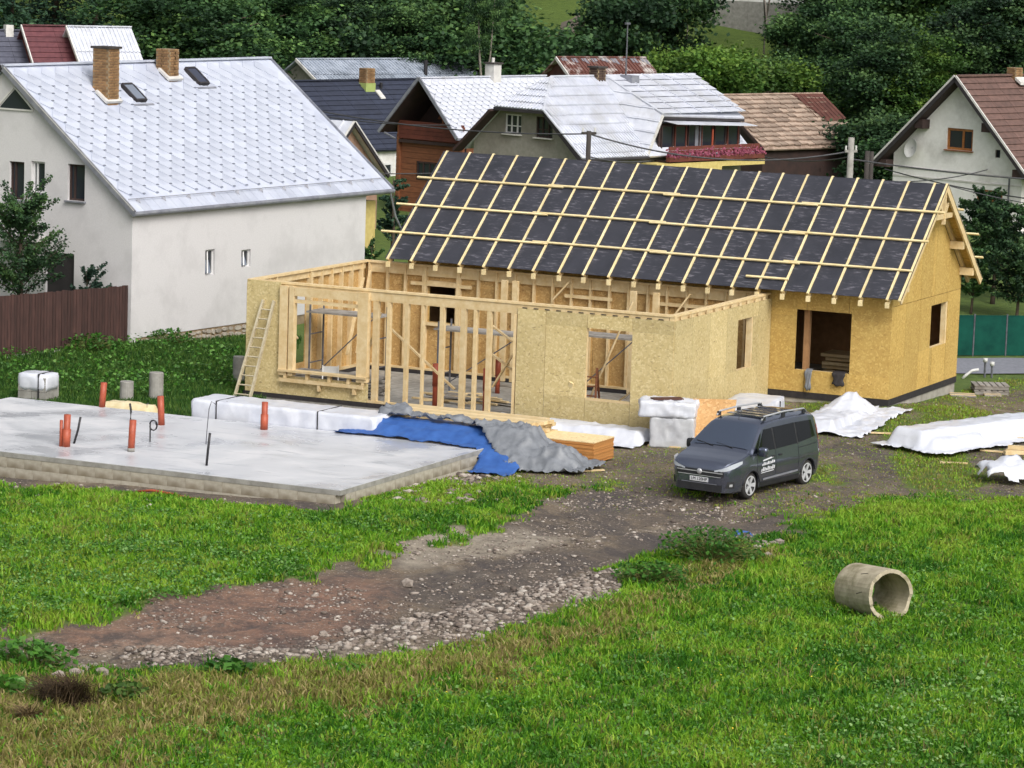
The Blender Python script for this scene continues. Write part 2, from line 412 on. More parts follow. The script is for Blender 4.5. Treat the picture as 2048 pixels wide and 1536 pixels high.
# ------------------------------------------------------------------ material library
M_TIMBER = simple('sawn_timber', lin(220, 199, 157), lin(204, 177, 128), 5, 0.7, stretch=(1, 1, 1), vary=0.24, bs=0.1)
M_LATH = simple('roof_lath', lin(232, 216, 172), lin(220, 198, 144), 4, 0.7, vary=0.2)
M_OSBY = osb('osb_weathered_yellow', lin(186, 152, 82), lin(206, 176, 104), lin(140, 104, 52))
M_OSBP = osb('osb_pale', lin(190, 171, 120), lin(208, 192, 146), lin(118, 95, 60))
M_BITUMEN = simple('black_bitumen', lin(34, 32, 36), lin(52, 48, 48), 8, 0.8)
M_FOUND = simple('foundation_concrete', lin(170, 165, 156), lin(140, 136, 128), 3, 0.9, bs=0.2)
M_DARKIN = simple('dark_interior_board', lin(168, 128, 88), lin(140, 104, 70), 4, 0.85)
M_WHITEWALL = simple('white_render', lin(210, 208, 209), lin(201, 199, 200), 22, 0.92, bs=0.35, bd=0.01, c3=lin(194, 192, 193), s3=0.8)
M_GREYWALL = simple('grey_render', lin(150, 147, 138), lin(134, 132, 122), 6, 0.92, bs=0.2, c3=lin(120, 116, 106), s3=0.5)
M_WHITEWALL2 = simple('whitewashed_render', lin(234, 233, 231), lin(224, 223, 220), 5, 0.92, bs=0.2, c3=lin(198, 196, 192), s3=0.6)
M_YELLOWWALL = simple('yellow_render', lin(206, 188, 120), lin(188, 168, 100), 6, 0.92)
M_PINKWALL = simple('dull_pink_render', lin(170, 138, 118), lin(148, 118, 100), 4, 0.92)
M_SILVER = simple('silver_sheet', lin(198, 203, 216), lin(184, 190, 206), 2.2, 0.5, metal=0.1, vary=0.16, c3=lin(172, 178, 194), s3=0.5)
M_SILVER2 = simple('silver_sheet_weathered', lin(214, 217, 226), lin(194, 198, 210), 3.0, 0.45, metal=0.1, vary=0.12, c3=lin(192, 194, 200), s3=0.9)
M_GREYSHEET = simple('grey_corrugated_sheet', lin(176, 184, 196), lin(150, 160, 174), 2.0, 0.55, metal=0.2, stretch=(1, 1, 1), c3=lin(104, 112, 122), s3=0.5)
M_RUSTSHEET = simple('rusty_sheet', lin(104, 66, 58), lin(190, 182, 178), 1.3, 0.75, metal=0.1, lo=0.5, hi=0.62)
M_RUST = simple('rusty_iron', lin(96, 58, 48), lin(74, 42, 36), 3.0, 0.75, metal=0.1, vary=0.2)
M_NAVY = simple('dark_blue_shingle', lin(48, 54, 72), lin(38, 43, 58), 4, 0.7, vary=0.25)
M_REDTILE = simple('dark_red_tile', lin(104, 60, 64), lin(84, 46, 52), 5, 0.6, vary=0.25)
M_GREYTILE = simple('slate_grey_tile', lin(88, 90, 104), lin(72, 74, 88), 5, 0.6, vary=0.2)
M_BROWNTILE = simple('brown_tile', lin(112, 86, 78), lin(88, 68, 62), 5, 0.7, vary=0.25)
M_OLDTILE = simple('old_clay_tile', lin(168, 150, 134), lin(130, 110, 96), 4, 0.85, vary=0.6, c3=lin(116, 96, 84), s3=1.2)
M_BRICK = simple('ochre_brick', lin(152, 120, 80), lin(120, 88, 60), 5, 0.85, vary=0.5, c3=lin(96, 70, 54), s3=2.0)
M_MORTAR = simple('mortar', lin(150, 132, 104), lin(128, 110, 88), 6, 0.95)
M_BROWNWOOD = simple('brown_stained_wood', lin(138, 86, 56), lin(112, 68, 44), 3, 0.75, vary=0.25, stretch=(1, 1, 6))
M_REDWOOD = simple('red_brown_panel', lin(112, 58, 44), lin(92, 46, 36), 3, 0.75, vary=0.2)
M_DARKWOOD = simple('dark_brown_wood', lin(62, 44, 40), lin(46, 34, 32), 3, 0.8, vary=0.3)
M_FENCEWOOD = simple('dark_fence_board', lin(74, 50, 45), lin(54, 37, 34), 3, 0.85, vary=0.4, stretch=(4, 4, 0.6))
M_DARKTRIM = simple('dark_fascia', lin(52, 48, 50), lin(40, 37, 40), 3, 0.7)
M_WHITETRIM = simple('white_trim', lin(214, 212, 208), lin(190, 188, 184), 3, 0.6)
M_GREYTRIM = simple('grey_sheet_trim', lin(150, 152, 160), lin(120, 122, 132), 3, 0.5, metal=0.3)
M_OAKFRAME = simple('varnished_window_frame', lin(168, 110, 54), lin(130, 80, 40), 4, 0.55)
M_WINWHITE = simple('white_window_frame', lin(220, 220, 220), lin(205, 205, 205), 3, 0.5)
M_GLASS = glassy('dark_window_glass', lin(42, 46, 54))
M_GLASSB = glassy('skylight_glass', lin(120, 128, 142), 0.1)
M_STONE = simple('pale_rubble_stone', lin(190, 182, 170), lin(140, 130, 118), 3, 0.9, vary=0.45, bs=0.4, bd=0.03)
M_ROCK = simple('grey_rock', lin(160, 150, 140), lin(128, 116, 106), 2.5, 0.92, vary=0.6, bs=0.4, bd=0.03)
M_WRAP = simple('white_plastic_wrap', lin(216, 219, 227), lin(196, 200, 211), 2.5, 0.3, bs=0.5, bd=0.03)
M_WRAPG = simple('greyish_plastic_wrap', lin(198, 200, 204), lin(170, 172, 178), 2.5, 0.4, bs=0.5, bd=0.03)
M_BLUE = simple('blue_tarpaulin', lin(58, 100, 168), lin(44, 82, 148), 3, 0.45, bs=0.3, bd=0.03)
M_GREYTARP = simple('grey_tarpaulin', lin(132, 136, 142), lin(106, 110, 116), 3, 0.5, bs=0.3, bd=0.03)
M_ORANGE = simple('orange_drain_pipe', lin(172, 84, 58), lin(150, 70, 48), 5, 0.5)
M_BLACKPL = simple('black_conduit', lin(30, 30, 34), lin(44, 42, 46), 5, 0.5)
M_ALU = simple('worn_aluminium', lin(204, 194, 168), lin(180, 168, 140), 5, 0.5, metal=0.1)
M_STEEL = simple('scaffold_steel', lin(120, 122, 130), lin(92, 92, 98), 5, 0.5, metal=0.5)
M_AGEDWOOD = simple('grey_weathered_plank', lin(158, 154, 148), lin(124, 118, 110), 4, 0.85, vary=0.35)
M_POLEWOOD = simple('weathered_pole_wood', lin(70, 65, 62), lin(50, 46, 44), 6, 0.9, stretch=(1, 1, .2))
M_CONC = simple('cast_concrete', lin(158, 156, 150), lin(128, 126, 120), 4, 0.92, bs=0.3, bd=0.01)
M_GREENFENCE = simple('green_shade_mesh', lin(24, 78, 66), lin(18, 62, 54), 2, 0.9, spec=.1)
M_ASPHALT = simple('asphalt', lin(132, 134, 142), lin(114, 116, 124), 8, 0.85)
M_BARK = simple('bark', lin(88, 76, 64), lin(60, 52, 44), 6, 0.95)
M_BARKP = simple('pale_bark', lin(128, 122, 112), lin(96, 90, 82), 6, 0.95)
M_CABLE = simple('overhead_cable', lin(58, 58, 62), lin(72, 72, 76), 5, 0.6)
M_FLOWER = simple('red_flower', lin(96, 28, 48), lin(160, 84, 108), 9, 0.7)
M_PVC = simple('white_pvc', lin(214, 214, 212), lin(196, 196, 192), 4, 0.5)

def membrane():
    m, nt, b = newmat('dark_roof_membrane')
    v = coords(nt, 'Object', (1.0, 5.0, 5.0), (0, 0, 0.5)); f = noise(nt, v, 3.0, 5, 0.7)
    mk = ramp(nt, f, [(0.53, (0, 0, 0, 1)), (0.66, (1, 1, 1, 1))])
    gate = ramp(nt, noise(nt, coords(nt), 1.6, 3, 0.5), [(0.40, (0, 0, 0, 1)), (0.58, (0.75, 0.75, 0.75, 1))])
    base = ramp(nt, noise(nt, coords(nt), 0.9, 4, 0.6), [(0.3, lin(42, 44, 52)), (0.7, lin(55, 56, 65))])
    col = mix(nt, math_(nt, 'MULTIPLY', mk, gate), base, lin(128, 126, 136))
    nt.links.new(col, b.inputs['Base Color']); b.inputs['Roughness'].default_value = 0.6
    bump(nt, b, noise(nt, coords(nt, 'Object', (1, 1, 1)), 2.0, 3, 0.5), 0.5, 0.05)
    return m
M_MEMBRANE = membrane()

def slabtop():
    m, nt, b = newmat('wet_screed')
    v = coords(nt); f = noise(nt, v, 0.55, 6, 0.6, 0.6)
    col = ramp(nt, f, [(0.32, lin(170, 173, 180)), (0.5, lin(196, 198, 202)), (0.7, lin(212, 212, 214))])
    s = ramp(nt, noise(nt, coords(nt, 'Object', (0.35, 1.6, 1)), 1.6, 6, 0.7, 0.8), [(0.56, (0, 0, 0, 1)), (0.66, (0.5, 0.5, 0.5, 1))])
    col = mix(nt, s, col, lin(138, 142, 150)); nt.links.new(col, b.inputs['Base Color'])
    w = ramp(nt, f, [(0.4, (0.22, 0.22, 0.22, 1)), (0.62, (0.6, 0.6, 0.6, 1))]); nt.links.new(w, b.inputs['Roughness'])
    return m
M_SLAB = slabtop()
def blockmat():
    m, nt, b = newmat('formwork_block')
    v = coords(nt); f = noise(nt, v, 7, 4); g = noise(nt, coords(nt, 'Object', (0.8, 0.8, 0.5)), 0.8, 4, 0.6)
    col = ramp(nt, f, [(0.3, lin(176, 170, 156)), (0.7, lin(154, 147, 132))])
    st = ramp(nt, g, [(0.47, (0, 0, 0, 1)), (0.55, (0.9, 0.9, 0.9, 1))])
    col = mix(nt, st, col, lin(120, 110, 92))
    k = math_(nt, 'MULTIPLY_ADD', rnd(nt), 0.14); nt.nodes[-1].inputs[2].default_value = 0.95
    cc = nt.nodes.new('ShaderNodeCombineColor')
    for i in range(3): nt.links.new(k, cc.inputs[i])
    nt.links.new(mix(nt, 1.0, col, cc.outputs[0], 'MULTIPLY'), b.inputs['Base Color'])
    b.inputs['Roughness'].default_value = 0.95; bump(nt, b, f, 0.4, 0.01); return m
M_BLOCK = blockmat()

def groundmat():
    m, nt, b = newmat('site_ground')
    v = coords(nt); gr = attr(nt, 'grass'); dr = attr(nt, 'dry'); rd = attr(nt, 'red'); rb = attr(nt, 'rubble')
    f1 = noise(nt, coords(nt, 'Object', (1, 0.5, 1)), 0.45, 7, 0.65, 0.5); f2 = noise(nt, v, 3.2, 6, 0.65); f3 = noise(nt, v, 16, 3, 0.6)
    soil = ramp(nt, f1, [(0.30, lin(72, 66, 66)), (0.44, lin(94, 84, 74)), (0.56, lin(116, 102, 84)), (0.70, lin(152, 142, 126))])
    soil = mix(nt, ramp(nt, f2, [(0.45, (0, 0, 0, 1)), (0.75, (0.7, 0.7, 0.7, 1))]), soil, lin(82, 76, 72))
    soil = mix(nt, math_(nt, 'MULTIPLY', rd, 0.7), soil, ramp(nt, f2, [(0.3, lin(156, 116, 94)), (0.5, lin(130, 96, 80)), (0.7, lin(98, 78, 70))]))
    soil = mix(nt, ramp(nt, f3, [(0.60, (0, 0, 0, 1)), (0.66, (0.8, 0.8, 0.8, 1))]), soil, lin(172, 160, 146))
    wt = attr(nt, 'wet'); f4 = noise(nt, coords(nt, 'Object', (1, .8, 1)), 1.3, 6, 0.7, 0.4)
    soil = mix(nt, ramp(nt, f4, [(0.50, (0, 0, 0, 1)), (0.62, (.75, .75, .75, 1))]), soil, lin(70, 63, 60))
    soil = mix(nt, ramp(nt, wt, [(0.5, (0, 0, 0, 1)), (0.9, (.8, .8, .8, 1))]), soil, ramp(nt, f2, [(.35, lin(168, 158, 142)), (.7, lin(122, 112, 98))]))
    soil = mix(nt, ramp(nt, wt, [(0.1, (.52, .52, .52, 1)), (0.48, (0, 0, 0, 1))]), soil, ramp(nt, f2, [(.35, lin(78, 72, 72)), (.7, lin(56, 51, 51))]))
    turf = ramp(nt, f2, [(0.3, lin(70, 92, 34)), (0.7, lin(92, 112, 42))])
    turf = mix(nt, dr, turf, ramp(nt, f2, [(0.3, lin(88, 88, 52)), (0.7, lin(112, 104, 68))]))
    g = math_(nt, 'ADD', gr, math_(nt, 'MULTIPLY', math_(nt, 'SUBTRACT', f2, 0.5), 1.1), True)
    g = ramp(nt, g, [(0.30, (0, 0, 0, 1)), (0.58, (1, 1, 1, 1))])
    nt.links.new(mix(nt, g, soil, turf), b.inputs['Base Color']); b.inputs['Roughness'].default_value = 0.95
    bump(nt, b, math_(nt, 'ADD', f2, math_(nt, 'MULTIPLY', f3, 0.35)), 0.9, 0.12)
    return m
M_GROUND = groundmat()

def leafmat(name, stops, rough=0.6, trans=0.25, vary=0.0):
    m, nt, b = newmat(name); t = attr(nt, 'tint')
    col = ramp(nt, t, stops)
    if vary:
        k = math_(nt, 'MULTIPLY_ADD', rnd(nt), vary); nt.nodes[-1].inputs[2].default_value = 1-vary*.45
        cc = nt.nodes.new('ShaderNodeCombineColor'); k2 = math_(nt, 'MULTIPLY_ADD', k, .6); nt.nodes[-1].inputs[2].default_value = .4
        nt.links.new(k, cc.inputs[0]); nt.links.new(k, cc.inputs[1]); nt.links.new(k2, cc.inputs[2]); col = mix(nt, 1.0, col, cc.outputs[0], 'MULTIPLY')
    nt.links.new(col, b.inputs['Base Color']); b.inputs['Roughness'].default_value = rough
    b.inputs['Specular IOR Level'].default_value = 0.3
    tr = nt.nodes.new('ShaderNodeBsdfTranslucent'); nt.links.new(col, tr.inputs[0])
    ms = nt.nodes.new('ShaderNodeMixShader'); ms.inputs[0].default_value = trans
    nt.links.new(b.outputs[0], ms.inputs[1]); nt.links.new(tr.outputs[0], ms.inputs[2])
    nt.links.new(ms.outputs[0], nt.nodes['Material Output'].inputs['Surface'])
    return m
M_GRASS = leafmat('grass_blades', [(0.0, lin(50, 104, 24)), (0.22, lin(104, 158, 36)), (0.45, lin(150, 184, 58)), (0.62, lin(120, 130, 58)), (0.8, lin(142, 132, 76)), (1.0, lin(184, 168, 118))], 0.55, 0.35)
M_RANK = leafmat('rank_grass_blades', [(0.0, lin(34, 68, 26)), (0.5, lin(60, 100, 36)), (1.0, lin(104, 132, 58))], .6, .3)
M_WEED = leafmat('weed_leaves', [(0.0, lin(46, 88, 34)), (0.5, lin(84, 136, 46)), (1.0, lin(154, 186, 120))], 0.5, 0.3)
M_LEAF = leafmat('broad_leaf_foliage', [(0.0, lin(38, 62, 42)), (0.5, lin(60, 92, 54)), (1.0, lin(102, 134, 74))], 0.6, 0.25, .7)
M_LEAFY = leafmat('yellow_green_foliage', [(0.0, lin(48, 78, 34)), (0.5, lin(72, 106, 42)), (1.0, lin(110, 138, 58))], 0.6, 0.3, .5)
M_SPRUCE = leafmat('spruce_needles', [(0.0, lin(32, 54, 44)), (0.5, lin(48, 76, 58)), (1.0, lin(72, 102, 72))], 0.7, 0.1, .6)
M_DEAD = leafmat('dead_brown_stems', [(0.0, lin(60, 48, 36)), (0.5, lin(92, 76, 52)), (1.0, lin(150, 132, 92))], 0.9, 0.1)

# ------------------------------------------------------------------ the ground sheet and the road
def axis(fine0, fine1, step, lo, hi):
    a = list(np.arange(fine0, fine1, step)); s = step; x = fine1
    while x < hi: a.append(x); s *= 1.25; x += s
    a.append(hi); s = step; x = fine0-step; b = []
    while x > lo: b.append(x); s *= 1.25; x -= s
    b.append(lo); return np.array(b[::-1]+a)
gx = axis(-22, 24, 0.28, -500, 500); gy = axis(45, 106, 0.28, -120, 800)
GX, GY = np.meshgrid(gx, gy); GZ = gz(GX, GY)
g_, d_, r_, u_, w_ = masks(GX, GY)
hillg = sstep(104, 108, GY); g_ = np.maximum(g_, hillg)
V = np.stack([GX.ravel(), GY.ravel(), GZ.ravel()], 1); nx = len(gx); ny = len(gy)
idx = np.arange(nx*ny).reshape(ny, nx)
FQ = np.stack([idx[:-1, :-1].ravel(), idx[:-1, 1:].ravel(), idx[1:, 1:].ravel(), idx[1:, :-1].ravel()], 1)
gme = mesh_np('ground', V, FQ, dict(grass=g_.ravel(), dry=d_.ravel()*(1-0.7*hillg.ravel()), red=r_.ravel(), rubble=u_.ravel(), wet=w_.ravel()), True)
ground = obj('ground', gme, M_GROUND); ground['kind'] = 'structure'

# road beyond the sheathed house: a sheet laid on the ground
ra, rb_ = gp(1700, 733), gp(2200, 733)
rdir = (rb_-ra)[:2]/np.linalg.norm((rb_-ra)[:2]); rn = np.array([-rdir[1], rdir[0]])
vs = []; fs = []
for i in range(80):
    for j in range(9):
        p = ra[:2]+rdir*(i*0.6-8)+rn*((j-4)*0.40+0.05)
        vs.append((p[0], p[1], max(float(gz(p[0]+dx, p[1]+dy)) for dx in (-.25, 0, .25) for dy in (-.25, 0, .25))+0.03))
for i in range(79):
    for j in range(8): fs.append((i*9+j, (i+1)*9+j, (i+1)*9+j+1, i*9+j+1))
m_ = bpy.data.meshes.new('road'); m_.from_pydata(vs, [], fs); road = obj('road', m_, M_ASPHALT); road['kind'] = 'structure'
# ------------------------------------------------------------------ sheathed house under its roof laths
K = np.array([0, 0, 1.0])
gl = {}
house = thing('new_house', 'half-built house sheathed in yellow OSB with a dark membrane roof', 'house', wpt(0, 0, 0), YAW)
ZR, ZE, BR = 6.03, 3.05, 3.09       # ridge height, eave height, ridge position across
LEN, WID = 15.1, 6.18
slope = (ZR-ZE)/(BR+0.6)
ZW = ZE+0.6*slope-0.12                # wall top under the rafters
def roofz(b): return ZR-abs(b-BR)*slope
FRONTHOLES = [(-2.80, -1.17, 0.78, 2.48), (-14.35, -13.42, 1.2, 2.3)]
# front wall, right gable, far walls: OSB sheets with open joints
wall(house, 'osb_sheet', M_OSBY, (0, 0, 0), (1, 0, 0), (0, -1, 0), [(-LEN, 0.16), (0, 0.16), (0, ZW-0.1), (-LEN, ZW-0.1)],
     FRONTHOLES, cs=[-1.25*k for k in range(1, 12)], th=0.02, gap=0.014, joined=False)
gpoly = [(0.021, 0.16), (WID, 0.16), (WID, ZW-0.15), (BR, ZR-0.25), (0.021, ZW-0.15)]
GHOLE = [(3.5, 5.07, 1.25, 2.48)]
wall(house, 'osb_sheet', M_OSBY, (0.0, 0, 0), (0, 1, 0), (1, 0, 0), gpoly, GHOLE, cs=[1.25, 2.5, 3.75, 5.0], cz=[2.75], th=0.02, gap=0.014, joined=False)
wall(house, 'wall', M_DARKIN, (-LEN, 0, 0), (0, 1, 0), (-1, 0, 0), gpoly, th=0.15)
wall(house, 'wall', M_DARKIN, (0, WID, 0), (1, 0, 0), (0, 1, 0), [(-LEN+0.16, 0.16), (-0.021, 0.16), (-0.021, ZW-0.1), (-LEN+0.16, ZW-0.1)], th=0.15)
# inner lining and studs
for a in [-0.3, -1.0, -2.95, -3.6]+[-4.2-0.62*k for k in range(16)]:
    MB().box(a-0.03, a+0.03, 0.022, 0.16, 0.2, ZW-0.16).build('stud', M_TIMBER, house)
for a0, a1 in ((-3.5, -0.05),):
    MB().box(a0, a1, 0.024, 0.15, 2.50, 2.62).build('lintel', M_TIMBER, house)
    MB().box(-2.80, -1.17, 0.024, 0.17, 0.70, 0.775).build('window_sill', M_TIMBER, house)
for b in (0.3, 1.2, 2.2, 3.44, 5.13, 6.0):
    MB().box(-0.16, -0.023, b-0.03, b+0.03, 0.2, min(roofz(b)-0.45, 4.6)).build('stud', M_TIMBER, house)
MB().box(-0.17, -0.023, 3.5, 5.07, 1.18, 1.245).build('window_sill', M_TIMBER, house)
MB().box(-0.17, -0.023, 4.93, 5.068, 1.25, 2.478).build('window_jamb', M_TIMBER, house)
MB().box(-LEN+0.2, -0.2, 0.2, WID-0.2, 0.10, 0.16).build('floor', M_CONC, house)
MB().box(-2.66, -2.5, 0.25, 0.4, 0.16, 2.9).build('post', M_DARKIN, house)
for j in range(7): MB().box(-2.9+.05*(j % 3), -.7-.07*(j % 2), 2.4+.14*(j % 2), 3.4, .17+j*.12, .26+j*.12).build('stored_board', M_TIMBER, house)
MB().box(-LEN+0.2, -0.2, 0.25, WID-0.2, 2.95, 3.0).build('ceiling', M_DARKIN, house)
# foundation and bitumen strip
MB().box(-LEN+0.02, 0.004, -0.004, WID+0.01, -0.03, 0.158).build('bitumen_strip', M_BITUMEN, house)
MB().box(-LEN+0.1, -0.03, 0.03, WID-0.03, -0.75, -0.031).build('foundation', M_FOUND, house)
# roof: membrane on rafters, counter laths, laths
n_f = np.array([0, -slope, 1.0]); n_f = n_f/np.linalg.norm(n_f); n_b = n_f*np.array([1, -1, 1])
A0, A1 = -15.56, 0.46
def rp(a, b, off=0.0):
    n = n_f if b <= BR else n_b
    return np.array([a, b, roofz(b)])+n*off
mem = MB()
nb, na = 14, 60
for side in (0, 1):
    vs = []
    for j in range(nb+1):
        for i in range(na+1):
            a = A0+(A1-A0)*i/na; b = (-0.6+(BR+0.6)*j/nb) if side == 0 else (BR+(BR+0.6)*j/nb)
            sag = -0.012*abs(math.sin(math.pi*(i/na)*22))
            vs.append(np.array([a, b, roofz(b)])+(n_f if side == 0 else n_b)*sag)
    fs = [(j*(na+1)+i, j*(na+1)+i+1, (j+1)*(na+1)+i+1, (j+1)*(na+1)+i) for j in range(nb) for i in range(na)]
    mem.add(vs, fs)
mo = mem.build('roof_membrane', M_MEMBRANE, house)
sol = mo.modifiers.new('thick', 'SOLIDIFY'); sol.thickness = 0.012; sol.offset = -1
px_ridge = [894, 940, 987.5, 1036, 1084, 1136, 1184, 1236, 1284, 1335, 1384, 1431, 1479, 1525, 1570, 1617.5, 1666, 1716, 1766, 1817, 1870, 1895]
cb = []
for px in px_ridge:
    a = onb(px, 302+(px-894)*0.0664, BR)[0]; cb.append(a)
cb[0] = max(cb[0], A0+0.03); cb[-1] = min(cb[-1], A1-0.05)
# even out small survey errors
cb = [0.5*c+0.5*(cb[0]+(cb[-2]-cb[0])*i/20) if i < 21 else c for i, c in enumerate(cb)]
for i, a in enumerate(cb):
    top = BR+0.02
    MB().beam(rp(a, -0.66, 0.02), rp(a, BR+0.015, 0.02), 0.062, 0.04, n_f).build('counter_lath', M_LATH, house)
    MB().beam(rp(a, 2*BR+0.66, 0.02), rp(a, BR+0.03, 0.02), 0.062, 0.04, n_b).build('counter_lath', M_LATH, house)
    if i < 21:
        MB().beam(rp(a, -0.60, -0.11), rp(a, BR-0.02, -0.11), 0.085, 0.17, n_f).build('rafter', M_TIMBER, house)
        MB().beam(rp(a, 2*BR+0.60, -0.11), rp(a, BR+0.02, -0.11), 0.085, 0.17, n_b).build('rafter', M_TIMBER, house)
        MB().box(a-0.05, a+0.05, -0.66, -0.56, ZE-0.26, ZE-0.10).build('rafter_tail', M_LATH, house)
# laths laid along the roof, in overlapping lengths
LB = []
for (xl, yl, xr, yr) in ((845, 354, 1883, 428), (797, 407, 1852, 484.5), (776, 462, 1835, 545)):
    # position across the roof from the left end sight line
    lo, hi = -0.6, BR
    for _ in range(40):
        b = (lo+hi)/2; q = onb(xl+300, yl+300*(yr-yl)/(xr-xl), b)
        if q[2] > roofz(b)+0.05: lo = b
        else: hi = b
    LB.append(b)
rng = random.Random(4)
for k, b in enumerate(LB):
    ends = [A0-0.55+0.2*(k == 0), A0+4.4+rng.uniform(-.3, .3), A0+8.2+rng.uniform(-.3, .3), A0+12.3+rng.uniform(-.3, .3), A1+0.24-0.12*k]
    for j in range(4):
        a0, a1 = ends[j]-(0.25 if j else 0), ends[j+1]+(0.25 if j < 3 else 0)
        db = 0.035*(j % 2)
        MB().beam(rp(a0, b+db, 0.062), rp(a1, b+db, 0.062), 0.06, 0.042, n_f).build('roof_lath', M_LATH, house)
        MB().beam(rp(a0, 2*BR-b+db, 0.062), rp(a1+(0.22 if k else -.1), 2*BR-b+db, 0.062), 0.06, 0.042, n_b).build('roof_lath', M_LATH, house)
q0, q1 = onb(1492, 556, -0.33), onb(1577, 563, -0.33)
MB().beam(rp(q0[0], -0.30, 0.062), rp(q1[0], -0.30, 0.062), 0.06, 0.042, n_f).build('roof_lath', M_LATH, house)
# gable overhang on the right: purlin stubs, barge rafters, board soffit, king post
for b in (0.15, 5.0, 6.05):
    MB().box(-0.3, A1-0.06, b-0.07, b+0.07, roofz(b)-0.46, roofz(b)-0.24).build('purlin', M_TIMBER, house)
MB().beam(rp(A1-0.04, BR+0.02, -0.11), rp(A1-0.04, 2*BR+0.62, -0.11), 0.06, 0.2, n_b).build('barge_rafter', M_TIMBER, house)
MB().beam(rp(A1-0.04, -0.62, -0.09), rp(A1-0.04, BR-0.02, -0.09), 0.05, 0.14, n_f).build('barge_rafter', M_TIMBER, house)
for j in range(9):
    b0 = BR+0.08+j*0.40; b1 = b0+0.385
    MB().add([rp(0.02, b0, -0.03), rp(A1-0.08, b0, -0.03), rp(A1-0.08, b1, -0.03), rp(0.02, b1, -0.03), rp(0.02, b0, -0.055), rp(A1-0.08, b0, -0.055), rp(A1-0.08, b1, -0.055), rp(0.02, b1, -0.055)],
             [(0, 1, 2, 3), (4, 7, 6, 5), (0, 4, 5, 1), (1, 5, 6, 2), (2, 6, 7, 3), (3, 7, 4, 0)]).build('soffit_board', M_OSBY, house)
MB().box(A1-0.14, A1-0.05, BR-0.05, BR+0.05, ZR-1.15, ZR-0.12).build('king_post', M_TIMBER, house)
MB().beam((A1-0.1, BR-0.72, ZR-0.92), (A1-0.1, BR+0.72, ZR-0.92), 0.06, 0.14).build('collar_tie', M_TIMBER, house)
for s in (-1, 1):
    MB().beam((A1-0.1, BR+0.02*s, ZR-0.98), (A1-0.1, BR+0.42*s, ZR-0.5), 0.05, 0.08).build('strut', M_TIMBER, house)

# ------------------------------------------------------------------ open timber frame annex
ax0, ax1, by0, by1, ZT, ZB = -16.5, -3.58, -7.1, -0.03, 2.895, -0.25
annex = thing('timber_frame_annex', 'roofless pale timber frame annex with OSB walls and bare studs', 'building frame', wpt((ax0+ax1)/2, -3.5, ZB-0.1), YAW)
AO = toloc(annex, wpt(0, 0, 0))
def ab(a, b, z): return AO+np.array([a, b, z])
def abox(name, a0, a1, b0, b1, z0, z1, mat=None, bev=0):
    return MB().box(AO[0]+a0, AO[0]+a1, AO[1]+b0, AO[1]+b1, AO[2]+z0, AO[2]+z1).build(name, mat or M_TIMBER, annex)
def abeam(name, p, q, w, h, mat=None, up=(0, 0, 1)):
    return MB().beam(ab(*p), ab(*q), w, h, up).build(name, mat or M_TIMBER, annex)
# base: slab, sole plates on a bitumen strip
abox('floor_slab', ax0-0.02, ax1+0.02, by0-0.03, by1-0.01, ZB-0.5, ZB-0.12, M_CONC)
abox('bitumen_strip', ax0-0.035, ax1+0.035, by0-0.045, by0+0.16, ZB-0.119, ZB-0.002, M_BITUMEN); abox('bitumen_strip', ax0-0.035, ax1+0.035, by1-0.16, by1-0.01, ZB-0.119, ZB-0.002, M_BITUMEN)
abox('bitumen_strip', ax0-0.035, ax0+0.16, by0+0.161, by1-0.161, ZB-0.119, ZB-0.002, M_BITUMEN); abox('bitumen_strip', ax1-0.16, ax1+0.035, by0+0.161, by1-0.161, ZB-0.119, ZB-0.002, M_BITUMEN)
# top plates (two layers, proud of the sheathing)
abox('top_plate', ax0+0.005, ax1-0.005, by0+0.002, by0+0.16, ZT-0.06, ZT)
abox('top_plate', ax0+0.005, ax1-0.005, by1-0.16, by1, ZT-0.06, ZT)
abox('top_plate', ax0, ax0+0.16, by0+0.163, by1-0.163, ZT-0.06, ZT)
abox('top_plate', ax1-0.16, ax1, by0+0.163, by1-0.163, ZT-0.06, ZT)
abox('header', ax0+0.17, ax1-0.17, by1-0.10, by1-0.03, ZT-0.34, ZT-0.065)
abox('header', -15.3, ax1-0.17, by0+0.03, by0+0.09, ZT-0.32, ZT-0.065)
abox('header', ax0+0.03, ax0+0.09, by0+0.17, by1-0.17, ZT-0.25, ZT-0.065)
abox('header', ax1-0.09, ax1-0.03, by0+0.17, by1-0.17, ZT-0.25, ZT-0.065)
for nm, a0, a1, b0, b1 in (('sole_plate', ax0, ax1, by0, by0+0.15), ('sole_plate', ax0, ax1, by1-0.15, by1), ('sole_plate', ax0, ax0+0.15, by0+0.152, by1-0.152), ('sole_plate', ax1-0.15, ax1, by0+0.152, by1-0.152)):
    abox(nm, a0, a1, b0, b1, ZB, ZB+0.06)
